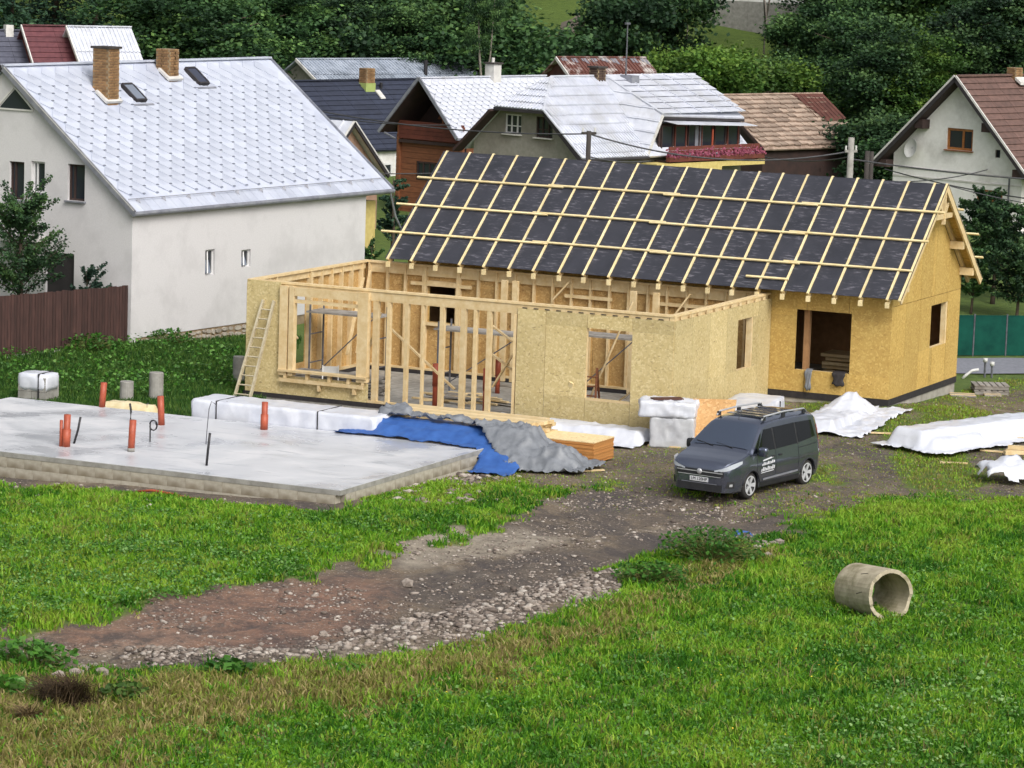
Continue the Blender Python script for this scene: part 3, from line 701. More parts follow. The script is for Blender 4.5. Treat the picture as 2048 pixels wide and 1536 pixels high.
# sheathing
M_OSBSHADE = osb('osb_inner_shade', lin(174, 138, 84), lin(196, 164, 108), lin(120, 84, 48))  # browner copy of the OSB, shade inside the annex put into its colour
PX = np.array([0, 0, 0.0])
wo = AO+np.array([0, by0-0.001, 0])
wall(annex, 'osb_sheet', M_OSBP, wo, (1, 0, 0), (0, -1, 0), [(ax0, ZB), (-15.42, ZB), (-15.42, ZT-0.02), (ax0, ZT-0.02)], th=0.018, joined=False)
wall(annex, 'osb_sheet', M_OSBP, wo, (1, 0, 0), (0, -1, 0), [(-15.416, ZB), (-12.62, ZB), (-12.62, 0.28), (-15.416, 0.28)], th=0.018, cs=[-14.2], gap=0.014, joined=False)
wall(annex, 'osb_sheet', M_OSBP, wo, (1, 0, 0), (0, -1, 0), [(-8.14, ZB), (ax1-0.003, ZB), (ax1-0.003, ZT-0.16), (-8.14, ZT-0.16)], [(-6.09, -4.78, 0.48, 2.36)], cs=[-7.3, -6.09, -4.78], th=0.018, gap=0.012, joined=False)
wo = AO+np.array([ax1+0.018, 0, 0])
wall(annex, 'osb_sheet', M_OSBP, wo, (0, 1, 0), (1, 0, 0), [(by0+0.02, ZB), (by1-0.005, ZB), (by1-0.005, ZT-0.16), (by0+0.02, ZT-0.16)], [(-2.55, -1.38, 0.93, 2.34)], cs=[-5.85, -4.6, -3.35, -1.0], th=0.018, gap=0.012, joined=False)
wo = AO+np.array([ax0-0.018, 0, 0])
wall(annex, 'osb_sheet', M_OSBSHADE, wo, (0, 1, 0), (-1, 0, 0), [(by0+0.02, ZB), (by1-0.005, ZB), (by1-0.005, ZT-0.1), (by0+0.02, ZT-0.1)], [(-5.6, -3.7, 0.2, 2.3)], cs=[-5.85, -4.6, -3.35, -2.1, -0.85], th=0.018, gap=0.012, joined=False)
wo = AO+np.array([0, by1-0.002, 0])
wall(annex, 'osb_sheet', M_OSBSHADE, wo, (1, 0, 0), (0, 1, 0), [(ax0+0.02, ZB), (ax1-0.02, ZB), (ax1-0.02, ZT-0.1), (ax0+0.02, ZT-0.1)], [(-14.35, -13.42, 1.2, 2.3)], cs=[ax0+1.25*k for k in range(1, 10)], th=0.018, gap=0.014, joined=False)
# studs: back, left, right walls; skip door and window openings
for k in range(22):
    a = ax0+0.2+k*0.60
    if -14.4 < a < -13.4: continue
    if a < ax1-0.1: abox('stud', a-0.03, a+0.03, by1-0.15, by1-0.021, ZB+0.06, ZT-0.06)
for a in (-14.42, -13.36): abox('stud', a-0.04, a+0.04, by1-0.16, by1-0.021, ZB+0.06, ZT-0.06)
abox('window_header', -14.37, -13.41, by1-0.15, by1-0.03, 2.31, 2.43); abox('window_sill', -14.37, -13.41, by1-0.16, by1-0.03, 1.10, 1.19)
for a0, a1 in ((-9.9, -8.4), (-6.9, -4.7), (-14.9, -12.9)): abox('nogging', a0, a1, by1-0.155, by1-0.11, ZT-0.62, ZT-0.52)
for k in range(11):
    b = by0+0.45+k*0.62
    if -5.65 < b < -3.65: continue
    if b < by1-0.2: abox('stud', ax0+0.003, ax0+0.14, b-0.03, b+0.03, ZB+0.06, ZT-0.06)
for b in (-5.66, -3.64): abox('stud', ax0+0.003, ax0+0.15, b-0.035, b+0.035, ZB+0.06, ZT-0.06)
for k in range(11):
    b = by0+0.45+k*0.62
    if -2.6 < b < -1.3: continue
    if b < by1-0.2: abox('stud', ax1-0.14, ax1-0.003, b-0.03, b+0.03, ZB+0.06, ZT-0.06)
abox('window_sill', ax1-0.15, ax1+0.012, -2.545, -1.385, 0.87, 0.925); abox('window_jamb', ax1-0.15, ax1+0.012, -1.50, -1.385, 0.93, 2.335)
# front wall: bare studs as surveyed, posts
for a, w in ((-12.45, 0.16), (-12.05, 0.1), (-11.5, 0.10), (-10.42, 0.13), (-9.78, 0.15), (-9.42, 0.09), (-9.0, 0.13), (-8.22, 0.08), (-11.0, 0.05), (-7.4, 0.06), (-6.14, 0.07), (-4.72, 0.07), (-4.15, 0.06)):
    abox('stud', a-w/2, a+w/2, by0+0.02, by0+0.15, ZB+0.06, ZT-0.325)
abox('window_sill', -6.08, -4.79, by0-0.005, by0+0.15, 0.42, 0.475)
abox('corner_post', ax1-0.15, ax1+0.001, by0+0.02, by0+0.15, ZB+0.062, ZT-0.065); abox('corner_post', ax0, ax0+0.15, by0+0.02, by0+0.15, ZB+0.062, ZT-0.065)
# deep window box left of the studs
for a0, a1 in ((-15.40, -15.15), (-15.1, -14.95), (-12.95, -12.63)):
    abox('window_post', a0, a1, by0-0.10, by0+0.10, 0.30, ZT-0.10)
abox('window_head', -14.94, -12.96, by0-0.09, by0-0.02, ZT-0.36, ZT-0.12)
abox('window_rail', -14.94, -12.96, by0-0.04, by0+0.02, ZT-0.56, ZT-0.46)
abox('window_sill', -15.40, -12.63, by0-0.16, by0+0.12, 0.40, 0.46); abox('window_board', -15.35, -12.70, by0-0.14, by0-0.10, 0.12, 0.22)
for a in (-15.2, -14.5, -13.8, -13.2, -12.75): abox('window_stub', a-0.04, a+0.04, by0-0.095, by0+0.05, 0.225, 0.395)
for a in (-14.1, -13.0): abox('bracket', a-0.04, a+0.04, by0-0.13, by0-0.02, -0.06, 0.11)
# truss seats above the front plate
for a in (-11.35, -11.0, -7.3, -6.6):
    abox('plate_block', a-0.09, a+0.09, by1-1.2, by1-1.1, ZB+0.06, 2.75)
# cut notches along the right wall plate
for k in range(11):
    b = by0+0.35+k*0.6
    abox('plate_notch', ax1+0.019, ax1+0.035, b, b+0.16, ZT-0.16, ZT-0.07, M_TIMBER)
for k in range(14):
    a = -8.0+k*0.33
    if a < ax1-0.2: abox('cleat', a, a+0.14, by0-0.016, by0-0.003, ZT-0.155, ZT-0.13, M_BITUMEN)
# diagonal braces
for p, q in (((-16.3, -6.6, 2.5), (-16.2, -4.7, 1.0)), ((-16.2, -1.0, 0.2), (-16.2, -0.3, 2.6)), ((-15.9, -2.2, 0.3), (-15.9, -1.3, 2.5)), ((-12.3, -6.4, 1.75), (-10.3, -6.4, 0.25)), ((-10.2, -0.3, 2.2), (-9.7, -0.3, 2.75)),
             ((-9.3, -6.3, 2.1), (-8.3, -6.3, 1.5)), ((-9.2, -6.3, 0.4), (-8.1, -6.3, 2.2)), ((-9.4, -6.2, 1.35), (-8.0, -6.2, 0.5)), ((-6.7, -5.6, 0.0), (-5.7, -5.0, 2.9)),
             ((-6.4, -5.7, -0.3), (-4.9, -5.2, 1.0)), ((-6.2, -5.4, -0.3), (-4.8, -5.0, 0.55)), ((-13.2, -6.5, 0.3), (-12.6, -6.5, 2.2)), ((-4.6, -0.9, 1.6), (-4.0, -0.35, 2.85)), ((-6.6, -0.4, 1.7), (-5.9, -0.35, 2.7))):
    abeam('brace', p, q, 0.09, 0.045)

# ------------------------------------------------------------------ things inside the annex
ZF = ZB-0.12
def scaffold(label, a0, a1, b0, b1, zt):
    t = thing('trestle_scaffold', label, 'scaffold', wpt((a0+a1)/2, (b0+b1)/2, ZF), YAW, 'trestle scaffolds inside the annex')
    hx, hy = (a1-a0)/2, (b1-b0)/2; zt = zt-ZF
    for sx in (-1, 1):
        for sy in (-1, 1): MB().tube([(sx*hx*.9, sy*hy*.9, 0), (sx*hx*.9, sy*hy*.9, zt+0.25)], 0.03, 8).build('upright', M_STEEL, t)
        MB().tube([(sx*hx*.9, -hy*.9, zt*.3), (sx*hx*.9, hy*.9, zt*.3)], 0.02, 6).build('rung', M_STEEL, t)
        MB().tube([(sx*hx*.9, -hy*.9, zt*.7), (sx*hx*.9, hy*.9, zt*.7)], 0.02, 6).build('rung', M_STEEL, t)
    MB().tube([(-hx*.9, -hy*.93, 0.1), (hx*.9, -hy*.93, zt)], 0.018, 6).build('diagonal', M_STEEL, t)
    for j in range(3):
        y0 = -hy+j*2*hy/3; MB().box(-hx, hx, y0+0.01, y0+2*hy/3-0.01, zt, zt+0.05).build('deck_plank', M_AGEDWOOD, t)
scaffold('scaffold with grey deck behind the deep window box', -16.2, -13.9, -4.2, -3.3, 1.7)
scaffold('scaffold behind the bare front studs beside the OSB wall', -12.4, -9.6, -3.6, -2.7, 1.45)
scaffold('scaffold seen through the square opening of the front OSB wall', -8.5, -6.2, -3.4, -2.5, 1.62)
def drain(name, label, p, h, r=0.07, group=None, lean=(0, 0), collar=True, grp='orange drain pipes standing on the bare slab'):
    t = thing(name, label, 'pipe', p, 0, group or grp)
    MB().tube([(0, 0, 0), (lean[0], lean[1], h)], r, 14).build('pipe', M_ORANGE, t, True)
    if collar: MB().tube([(lean[0]*0.5, lean[1]*0.5, h*0.5), (lean[0]*1.0, lean[1]*1.0, h+0.004)], r*1.18, 14).build('socket', M_ORANGE, t, True)
for a, b, h, lb in ((-11.0, -6.2, 1.25, 'orange pipe inside the annex, between two bare studs'), (-9.6, -5.9, 1.2, 'orange pipe inside the annex beside the scaffold leg'), (-10.9, -2.4, 1.0, 'orange pipe inside the annex near its back wall')):
    drain('drain_pipe', lb, wpt(a, b, ZF), h, 0.07, 'orange pipes inside the annex', collar=True)
# stacked grey scaffold planks on the annex floor
st = thing('plank_stack', 'stack of grey weathered planks behind the deep window box', 'planks', wpt(-14.6, -5.4, ZF), YAW)
for j in range(7):
    for i in range(4):
        MB().box(-1.5+0.05*((i*7+j*3) % 5), 1.45+0.04*((i*3+j) % 4), -0.5+i*0.26, -0.28+i*0.26, j*0.085, j*0.085+0.06).build('plank', M_AGEDWOOD, st)
st = thing('timber_pile', 'pile of mixed offcuts lying on the annex floor', 'timber', wpt(-10.6, -4.6, ZF), YAW)
rng = random.Random(8)
for j in range(22):
    x, y, r0 = rng.uniform(-1.2, 1.2), rng.uniform(-.7, .7), rng.uniform(-.5, .5); l = rng.uniform(.5, 1.3)
    z = 0.03+0.05*(j//5)
    MB().beam((x-l/2*math.cos(r0), y-l/2*math.sin(r0), z), (x+l/2*math.cos(r0), y+l/2*math.sin(r0), z+0.01), 0.1, 0.045).build('offcut', M_TIMBER if j % 3 else M_AGEDWOOD, st)
# plastic garden chair in front of the planks
ch = thing('folding_chair', 'white tubular folding chair in front of the grey planks', 'chair', wpt(-14.2, -6.35, ZF), YAW+0.5)
for s in (-.22, .22):
    MB().tube([(s, -.3, 0), (s, .1, .45), (s, .28, .9)], 0.02, 6).build('frame', M_PVC, ch); MB().tube([(s, .3, 0), (s, -.22, .47)], 0.02, 6).build('leg', M_PVC, ch)
MB().box(-.22, .22, -.2, .2, .44, .47).build('seat', M_PVC, ch); MB().box(-.22, .22, .24, .27, .6, .88).build('backrest', M_PVC, ch)
# step ladder inside, brown
sl = thing('step_ladder', 'brown wooden step ladder seen through the square front opening', 'ladder', wpt(-6.45, -5.9, ZF), YAW+0.2)
for s in (-.22, .22):
    MB().beam((s, -.4, 0), (s*.7, 0, 1.5), .06, .03).build('rail', M_BROWNWOOD, sl); MB().beam((s, .4, 0), (s*.7, 0.03, 1.5), .05, .03).build('rear_rail', M_BROWNWOOD, sl)
for j in range(5):
    z = .25+j*.25; MB().box(-.21+.045*j/4, .21-.045*j/4, -.4+.4*z/1.5-.05, -.4+.4*z/1.5+.05, z, z+.025).build('rung', M_BROWNWOOD, sl)
# garments over the sill of the sheathed house window
for dx, w, l, m, lb in ((-2.35, .18, .62, M_GREYTARP, 'grey cloth hanging over the window sill of the sheathed house'), (-1.45, .34, .42, M_DARKTRIM, 'dark jacket hanging over the window sill of the sheathed house')):
    g = thing('hanging_cloth', lb, 'cloth', wpt(dx, -0.05, 0.8), YAW)
    vs = []; n = 9
    for j in range(n):
        t_ = j/(n-1)
        for i in range(7):
            u = i/6-.5; z = 0.03-l*t_*(1-.25*abs(u)*(1+math.sin(i*2.1))); y = -0.03-.02*math.sin(i*2.4+j*.7)-0.03*t_
            vs.append((u*w*(1+.15*math.sin(j)), y if j else 0.12, z if j else 0.035))
    fs = [(j*7+i, j*7+i+1, (j+1)*7+i+1, (j+1)*7+i) for j in range(n-1) for i in range(6)]
    o = MB().add(vs, fs).build('fabric', m, g, True); s = o.modifiers.new('t', 'SOLIDIFY'); s.thickness = .012; s.offset = 1
# ------------------------------------------------------------------ bare foundation slab
sa0, sa1, sb0, sb1, ZS = -20.1, -5.98, -21.03, -13.4, -0.05
slab = thing('foundation_slab', 'bare wet concrete slab on a course of grey formwork blocks', 'slab', wpt((sa0+sa1)/2, (sb0+sb1)/2, ZS-0.6), YAW)
SO = toloc(slab, wpt(0, 0, 0))
def sbx(a0, a1, b0, b1, z0, z1): return MB().box(SO[0]+a0, SO[0]+a1, SO[1]+b0, SO[1]+b1, SO[2]+z0, SO[2]+z1)
sbx(sa0, sa1, sb0, sb1, ZS-0.012, ZS).build('screed', M_SLAB, slab)
sbx(sa0-0.008, sa1+0.008, sb0-0.008, sb1+0.008, ZS-0.125, ZS-0.0125).build('slab_edge', M_CONC, slab)
sbx(sa0+0.2, sa1-0.2, sb0+0.2, sb1-0.2, ZS-0.9, ZS-0.13).build('core', M_CONC, slab)
bme = MB().box(-0.248, 0.248, 0, 0.24, -0.1235, 0.1235).mesh('block'); bme.materials.append(M_BLOCK)
rng = random.Random(3)
for row in range(4):
    zc = ZS-0.126-0.125-row*0.25
    k = 0; a = sa0+0.25+(0.25 if row % 2 else 0)
    while a < sa1-0.2:
        piece('block', bme, slab, Matrix.Translation((SO[0]+a, SO[1]+sb0+rng.uniform(-.006, .006), SO[2]+zc))); a += 0.5
    b = sb0+0.5+(0.25 if row % 2 else 0)
    while b < sb1:
        piece('block', bme, slab, Matrix.Translation((SO[0]+sa1+rng.uniform(-.006, .006), SO[1]+b, SO[2]+zc)) @ Matrix.Rotation(math.pi/2, 4, 'Z')); b += 0.5
# pipes and conduits that stand up out of the slab
def onslab(x, y): return at(x, y, ZS)
for (bx, by, tx, ty, r, col, lb) in (
        (132, 893, 135, 829, .085, True, 'orange drain pipe with a thinner pipe strapped to its side'),
        (262, 903, 266, 840, .085, False, 'single plain orange drain pipe with a grey foot, beside the coiled conduit'),
        (204, 814, 208, 765, .085, False, 'leaning orange pipe near the yellow foil at the slab edge'),
        (323, 850, 321, 792, .085, False, 'tall orange pipe behind the coiled black conduit'),
        (528, 859, 530, 804, .08, True, 'stepped orange pipe with a wide socket in front of the long white bundle')):
    p = onslab(bx, by); q = atY(tx, ty, p[1])
    t = thing('drain_pipe', lb, 'pipe', p, 0, 'orange drain pipes standing on the bare slab')
    d = q-p
    MB().tube([(0, 0, 0), d], r, 16).build('pipe', M_ORANGE, t, True)
    if col: MB().tube([d*0, d*0.55], r*1.22, 16).build('socket', M_ORANGE, t, True)
    if bx == 132: MB().tube([(-.13, 0, 0), (-.12, 0, d[2]*.82)], .04, 10).build('side_pipe', M_ORANGE, t, True)
    if bx == 262: MB().tube([(0, 0, 0), (0, 0, .09)], r*1.06, 16).build('foot', M_CONC, t, True)
for (pts, r, m, lb) in (
        ([(148, 887), (156, 860), (161, 834)], .028, M_BLACKPL, 'slanting black conduit beside the double orange pipe'),
        ([(261, 842), (262, 822), (260, 807)], .028, M_BLACKPL, 'black conduit just behind the plain orange pipe'),
        ([(413, 931), (416, 900), (420, 866)], .030, M_BLACKPL, 'thick black conduit near the front edge of the slab'),
        ([(412, 888), (414, 860), (418, 818), (423, 803), (432, 809)], .011, M_STEEL, 'thin bent steel rod behind the thick conduit'),
        ([(451, 836), (452, 818), (454, 803), (468, 812)], .016, M_BLACKPL, 'short hooked black cable at the end of the long white bundle'),
        ([(688, 932), (703, 941), (713, 955)], .009, M_BLACKPL, 'thin wire curling over the front corner of the slab'),
        ([(294, 815), (294, 808), (297, 806)], .012, M_STEEL, 'small bent steel stub near the leaning orange pipe')):
    p = onslab(*pts[0]); t = thing('conduit', lb, 'conduit', p, 0, 'conduits standing on the bare slab')
    P3 = [atY(x, y, p[1])-p for x, y in pts]
    MB().tube(P3, r, 8).build('tube', m, t, True)
p = onslab(300, 884); t = thing('conduit', 'black conduit ending in a loose coil', 'conduit', p, 0, 'conduits standing on the bare slab')
MB().tube([(0, 0, 0), (0, 0, .48)], .018, 8).build('tube', M_BLACKPL, t, True)
MB().tube([(0.06+.09*math.cos(k*.7)+.02*k/14, 0.03*math.sin(k*.5), .42+.13*math.sin(k*.7)) for k in range(22)], .014, 6).build('coil', M_BLACKPL, t, True)

# ------------------------------------------------------------------ wrapped and covered goods
def lumpy(a0, a1, b0, b1, z0, z1, seed, amp=0.03, seg=0.12, sag=0.0, power=8, taper=0.0):
    """rounded wrapped pack as one closed mesh, in local metres"""
    na, nb, nc = [max(4, int(abs(d)/seg)) for d in (a1-a0, b1-b0, z1-z0)]
    vs = {}; V = []; Fs = []
    def vid(i, j, k):
        if (i, j, k) not in vs:
            u = np.array([2*i/na-1, 2*j/nb-1, 2*k/nc-1.0])
            r = (np.abs(u)**power).sum()**(1/power); m_ = np.abs(u).max(); u2 = u*(m_/r)
            x = (a0+a1)/2+u2[0]*(a1-a0)/2; y = (b0+b1)/2+u2[1]*(b1-b0)/2*(1-taper*(u2[2]+1)/2); z = (z0+z1)/2+u2[2]*(z1-z0)/2
            n = u2/np.linalg.norm(u2)
            d = amp*(2*float(fbm(x*2.3+y*1.1+seed, z*3.1+y*2.7, seed, 4))-1)
            fold = amp*0.6*math.sin(7*x+3*float(vnoise(y*3+seed, z*3, seed)))*(0.4+0.6*float(vnoise(x*2, seed+y, seed+3)))
            cr_ = amp*1.3*(max(0, 1-abs(2*float(vnoise(x*4.1+y*1.7+seed, z*3.0-y*3.3, seed+8))-1)*3.2)+.6*max(0, 1-abs(2*float(vnoise(x*8.3-z*2+seed, z*6.0+y*7.1, seed+9))-1)*3))
            x, y, z = x+n[0]*(d+cr_), y+n[1]*(d+fold+cr_), z+n[2]*(d+fold*.5+cr_)
            if k == 0: z = z0
            z -= sag*math.sin(math.pi*(i/na))*max(0, u[2]) if sag else 0
            vs[(i, j, k)] = len(V); V.append((x, y, z))
        return vs[(i, j, k)]
    for i in range(na):
        for j in range(nb):
            Fs.append((vid(i, j, 0), vid(i, j+1, 0), vid(i+1, j+1, 0), vid(i+1, j, 0))); Fs.append((vid(i, j, nc), vid(i+1, j, nc), vid(i+1, j+1, nc), vid(i, j+1, nc)))
    for i in range(na):
        for k in range(nc):
            Fs.append((vid(i, 0, k), vid(i+1, 0, k), vid(i+1, 0, k+1), vid(i, 0, k+1))); Fs.append((vid(i, nb, k), vid(i, nb, k+1), vid(i+1, nb, k+1), vid(i+1, nb, k)))
    for j in range(nb):
        for k in range(nc):
            Fs.append((vid(0, j, k), vid(0, j, k+1), vid(0, j+1, k+1), vid(0, j+1, k))); Fs.append((vid(na, j, k), vid(na, j+1, k), vid(na, j+1, k+1), vid(na, j, k+1)))
    return MB().add(V, Fs)
def tarp(a0, a1, b0, b1, supports, zg, seed, steep=4.0, amp=0.035, step=0.09, wob=0.15, origin=(0, 0, 0), keep=None, ridges=0.0):
    """sheet lying over things: height field in annex axes, returned in metres relative to origin"""
    na, nb = int((a1-a0)/step), int((b1-b0)/step)
    A, B = np.meshgrid(np.linspace(a0, a1, na+1), np.linspace(b0, b1, nb+1))
    Wp = ORG[:2]+A[..., None]*DA[:2]+B[..., None]*DB[:2]
    Z = gz(Wp[..., 0], Wp[..., 1])+0.012 if zg is None else np.full(A.shape, zg)
    Z = np.where((A > sa0) & (A < sa1+.02) & (B > sb0) & (B < sb1+.02), np.maximum(Z, ZS+.012), Z); G0 = Z.copy()
    for s in supports:
        x0, x1, y0, y1, zt = s[:5]; st = s[5] if len(s) > 5 else steep
        d = np.hypot(np.maximum(np.maximum(x0-A, A-x1), 0), np.maximum(np.maximum(y0-B, B-y1), 0))
        Z = np.maximum(Z, zt-st*np.maximum(d-0.03, 0)-0.04*np.minimum(d, .1)*10)
    A, B = A+.10*(fbm(A*2, B*2, seed+31)-.5), B+.10*(fbm(A*2, B*2, seed+33)-.5)
    fold = np.abs(2*fbm(A*2.2+0.7*B, B*3.4+seed, seed, 3)-1); f2 = np.abs(2*fbm(A*6-B*3, B*5+A*2, seed+5, 3)-1)
    Z = Z+amp*2.4*(0.5-fold)+amp*1.2*(0.5-f2)
    if ridges: Z = Z+ridges*(1-np.abs(2*fbm(A*.9+B*.8+seed, B*3.0-A*1.1, seed+21, 2)-1)*2.2).clip(0, 1)**2+ridges*.6*(1-np.abs(2*vnoise(A*3.1-B*1.2, B*4.2+A*2.0, seed+27)-1)*2.5).clip(0, 1)
    Z = np.maximum(Z, G0+0.006+amp*.25*vnoise(A*9, B*9, seed))
    n1 = (fbm(A*1.7, B*1.7, seed+9, 3)-.5)*2*wob
    e = np.minimum(np.minimum(A-a0, a1-A), np.minimum(B-b0, b1-B))+n1-wob*.6
    ok = e > 0
    if keep is not None: ok &= keep(A, B, n1)
    ok[0, :] = ok[-1, :] = False
    idx = np.arange(A.size).reshape(A.shape); fs = []
    for j in range(nb):
        for i in range(na):
            if ok[j, i] and ok[j, i+1] and ok[j+1, i] and ok[j+1, i+1]: fs.append((idx[j, i], idx[j, i+1], idx[j+1, i+1], idx[j+1, i]))
    used = sorted({v for f in fs for v in f}); mp = {v: k for k, v in enumerate(used)}
    V = np.stack([A.ravel(), B.ravel(), Z.ravel()], 1)[used]-np.asarray(origin)
    return MB().add(V, [tuple(mp[v] for v in f) for f in fs])
def single(name, mb, mat, label, cat, p, rz=YAW, group=None, smooth=True, sol=0.0):
    V = np.array(mb.v); c = np.array([(V[:, 0].min()+V[:, 0].max())/2, (V[:, 1].min()+V[:, 1].max())/2, V[:, 2].min()]); mb.v = [tuple(q) for q in V-c]
    o = mb.build(name, mat, None, smooth); cz, sz = math.cos(rz), math.sin(rz)
    o.location = (float(p[0])+cz*c[0]-sz*c[1], float(p[1])+sz*c[0]+cz*c[1], float(p[2])+c[2]); o.rotation_euler = (0, 0, rz); tag(o, label, cat, group)
    if sol: s = o.modifiers.new('thick', 'SOLIDIFY'); s.thickness = sol; s.offset = 0
    return o
def gab(a, b): w = wpt(a, b); return float(gz(w[0], w[1]))

# long white bundle behind the slab
ct = (-11.9, -12.55); z0 = gab(*ct)-0.02
t = thing('wrapped_bundle', 'long white plastic-wrapped bundle behind the bare slab', 'bundle', wpt(ct[0], ct[1], z0), YAW, 'white wrapped bundles')
lumpy(-2.75, 2.7, -.66, .6, 0, .88, 4, .014, .08, power=34).build('wrap', M_WRAP, t, True)
for x in (-1.95, 1.05): MB().box(x-.012, x+.012, -.69, .63, .02, .90).build('strap', M_BLACKPL, t)
MB().box(-1.0, 2.0, -.9, -.70, .40, .43).build('loose_board', M_WRAP, t)
# timber stack with light boards on top, blue and grey tarpaulins over it
ct = (-7.45, -11.35); z0 = gab(*ct)
t = thing('timber_stack', 'stack of pale sawn boards half under tarpaulins', 'timber', wpt(ct[0], ct[1], z0), YAW)
for j in range(9):
    for i in range(5):
        MB().box(-2.2+.07*((i*3+j) % 4), 2.0+.06*((i+j*2) % 5), -.6+i*.25, -.37+i*.25, .06+j*.095, .06+j*.095+.09).build('board', M_TIMBER, t)
for x in (-1.6, 0, 1.5): MB().box(x-.05, x+.05, -.6, .65, 0, .058).build('bearer', M_AGEDWOOD, t)
blue = tarp(-10.3, -4.75, -14.75, -12.0, [(-9.9, -5.7, -12.75, -11.3, .27, .5), (-9.7, -5.5, -13.0, -12.8, .17, .6)], None, 3, 2.0, .03, .08, .12, keep=lambda A, B, n: (B > -13.62-.25*sstep(-8, -6, A)+n*.3) | (A > -5.95+n*.2), ridges=.03)
single('tarpaulin', blue, M_BLUE, 'blue tarpaulin spread over the timber behind the slab', 'tarpaulin', wpt(0, 0, 0), sol=.006)
# make the tarpaulin origin sit at its own foot
gt = tarp(-9.7, -3.1, -14.0, -11.2, [(-9.6, -8.8, -12.3, -11.6, .44, 1.3), (-9.2, -5.2, -12.6, -12.1, .34, 1.0), (-6.6, -5.0, -13.0, -12.3, .30, .9), (-5.2, -4.0, -13.3, -12.6, -.05, .8)], None, 17, 1.3, .04, .05, .25,
          keep=lambda A, B, n: (B > -12.55-1.45*sstep(-7.2, -4.8, A)+n*.6) & (B < -11.7-.45*sstep(-9.2, -8.5, A)+n*.3), ridges=.11)
single('tarpaulin', gt, M_GREYTARP, 'crumpled grey tarpaulin sliding off the timber onto the mud', 'tarpaulin', wpt(0, 0, .012), sol=.006)
# white box on the timber
single('wrapped_pack', lumpy(-.25, .25, -.3, .3, 0, .42, 21, .02, .08), M_WRAP, 'small white wrapped pack at the end of the pale boards', 'pack', wpt(-5.35, -11.6, gab(-5.35, -11.6)))
# OSB sheet stack
ct = (-4.85, -11.43); z0 = gab(*ct)-.02
t = thing('panel_stack', 'neat stack of orange-edged OSB sheets on bearers', 'panels', wpt(ct[0], ct[1], z0), YAW)
M_OSBEDGE = simple('osb_edge', lin(196, 140, 78), lin(176, 120, 62), 12, .8, vary=.25, stretch=(1, 1, 8)); M_OSBTOP = osb('osb_fresh_top', lin(222, 200, 150), lin(236, 216, 170), lin(170, 134, 86))
rng = random.Random(2)
for j in range(20):
    dx, dy = rng.uniform(-.012, .012), rng.uniform(-.012, .012)
    MB().box(-1.25+dx, 1.25+dx, -.625+dy, .625+dy, .085+j*.0275, .085+j*.0275+.025).build('osb_sheet', M_OSBTOP if j == 19 else M_OSBEDGE, t)
for x in (-.9, 0, .9): MB().box(x-.05, x+.05, -.66, .66, 0, .083).build('bearer', M_AGEDWOOD, t)
# white foil along the foot of the annex
single('plastic_sheet', tarp(-8.9, -3.6, -9.3, -7.25, [(-8.6, -4.0, -8.3, -7.6, -.12, 1.2)], None, 29, 1.5, .035, .09, .25), M_WRAP, 'white plastic sheet along the foot of the OSB front wall', 'plastic sheet', wpt(0, 0, .01), sol=.006)
# packs at the annex corner
ct = (-3.25, -7.75); z0 = gab(*ct)
t = thing('wrapped_pack', 'tall grey-white wrapped pack at the annex corner with a folded top', 'pack', wpt(ct[0], ct[1], z0), YAW+.3)
lumpy(-.55, .6, -.5, .45, 0, .80, 8, .026, .055, power=34).build('lower_pack', M_WRAPG, t, True)
lumpy(-.85, .62, -.52, .47, .79, 1.20, 12, .034, .055, power=18).build('upper_pack', M_WRAP, t, True)
MB().beam((-.55, -.2, 1.23), (.2, .1, 1.24), .35, .03).build('strap_litter', M_RUST, t)
z1 = gab(-2.3, -7.4)
t = thing('osb_offcut', 'OSB sheet leaning against the white packs at the annex corner', 'panel', wpt(-2.28, -7.5, z1), YAW+.12)
MB().add([(-.55, -.45, 0.02), (.62, -.45, 0.02), (.62, .15, 1.28), (-.55, .15, 1.22), (-.55, -.43, 0.02), (.62, -.43, 0.02), (.62, .17, 1.28), (-.55, .17, 1.22)],
         [(0, 1, 2, 3), (4, 7, 6, 5), (0, 4, 5, 1), (1, 5, 6, 2), (2, 6, 7, 3), (3, 7, 4, 0)]).build('sheet', osb('osb_rain_stained', lin(196, 150, 96), lin(214, 176, 126), lin(140, 88, 46)), t)
ct = (-2.35, -4.9); z0 = gab(*ct)
t = thing('wrapped_bundle', 'white strapped bundle beside the annex side wall behind the van', 'bundle', wpt(ct[0], ct[1], z0), YAW+.15, 'white wrapped bundles')
lumpy(-.55, .75, -1.7, 1.7, 0, .86, 31, .015, .12, power=20).build('wrap', M_WRAP, t, True)
for y in (-.8, .9): MB().box(-.58, .78, y-.012, y+.012, .02, .80).build('strap', M_BLACKPL, t)
# bundle under a peaked sheet by the house corner
lw = [lz(1628, 866, -.3), lz(1740, 848, -.2)]
t_a = tarp(-1.55, .95, -4.6, -.25, [(-1.15, -.15, -4.2, -1.1, -.02, 2.5), (-.75, -.5, -1.45, -1.2, .40, .8)], None, 41, 2.5, .035, .07, .15, ridges=.05)
single('plastic_sheet', t_a, M_WRAP, 'white sheet heaped to a peak by the corner of the sheathed house', 'plastic sheet', wpt(0, 0, .008), sol=.006)
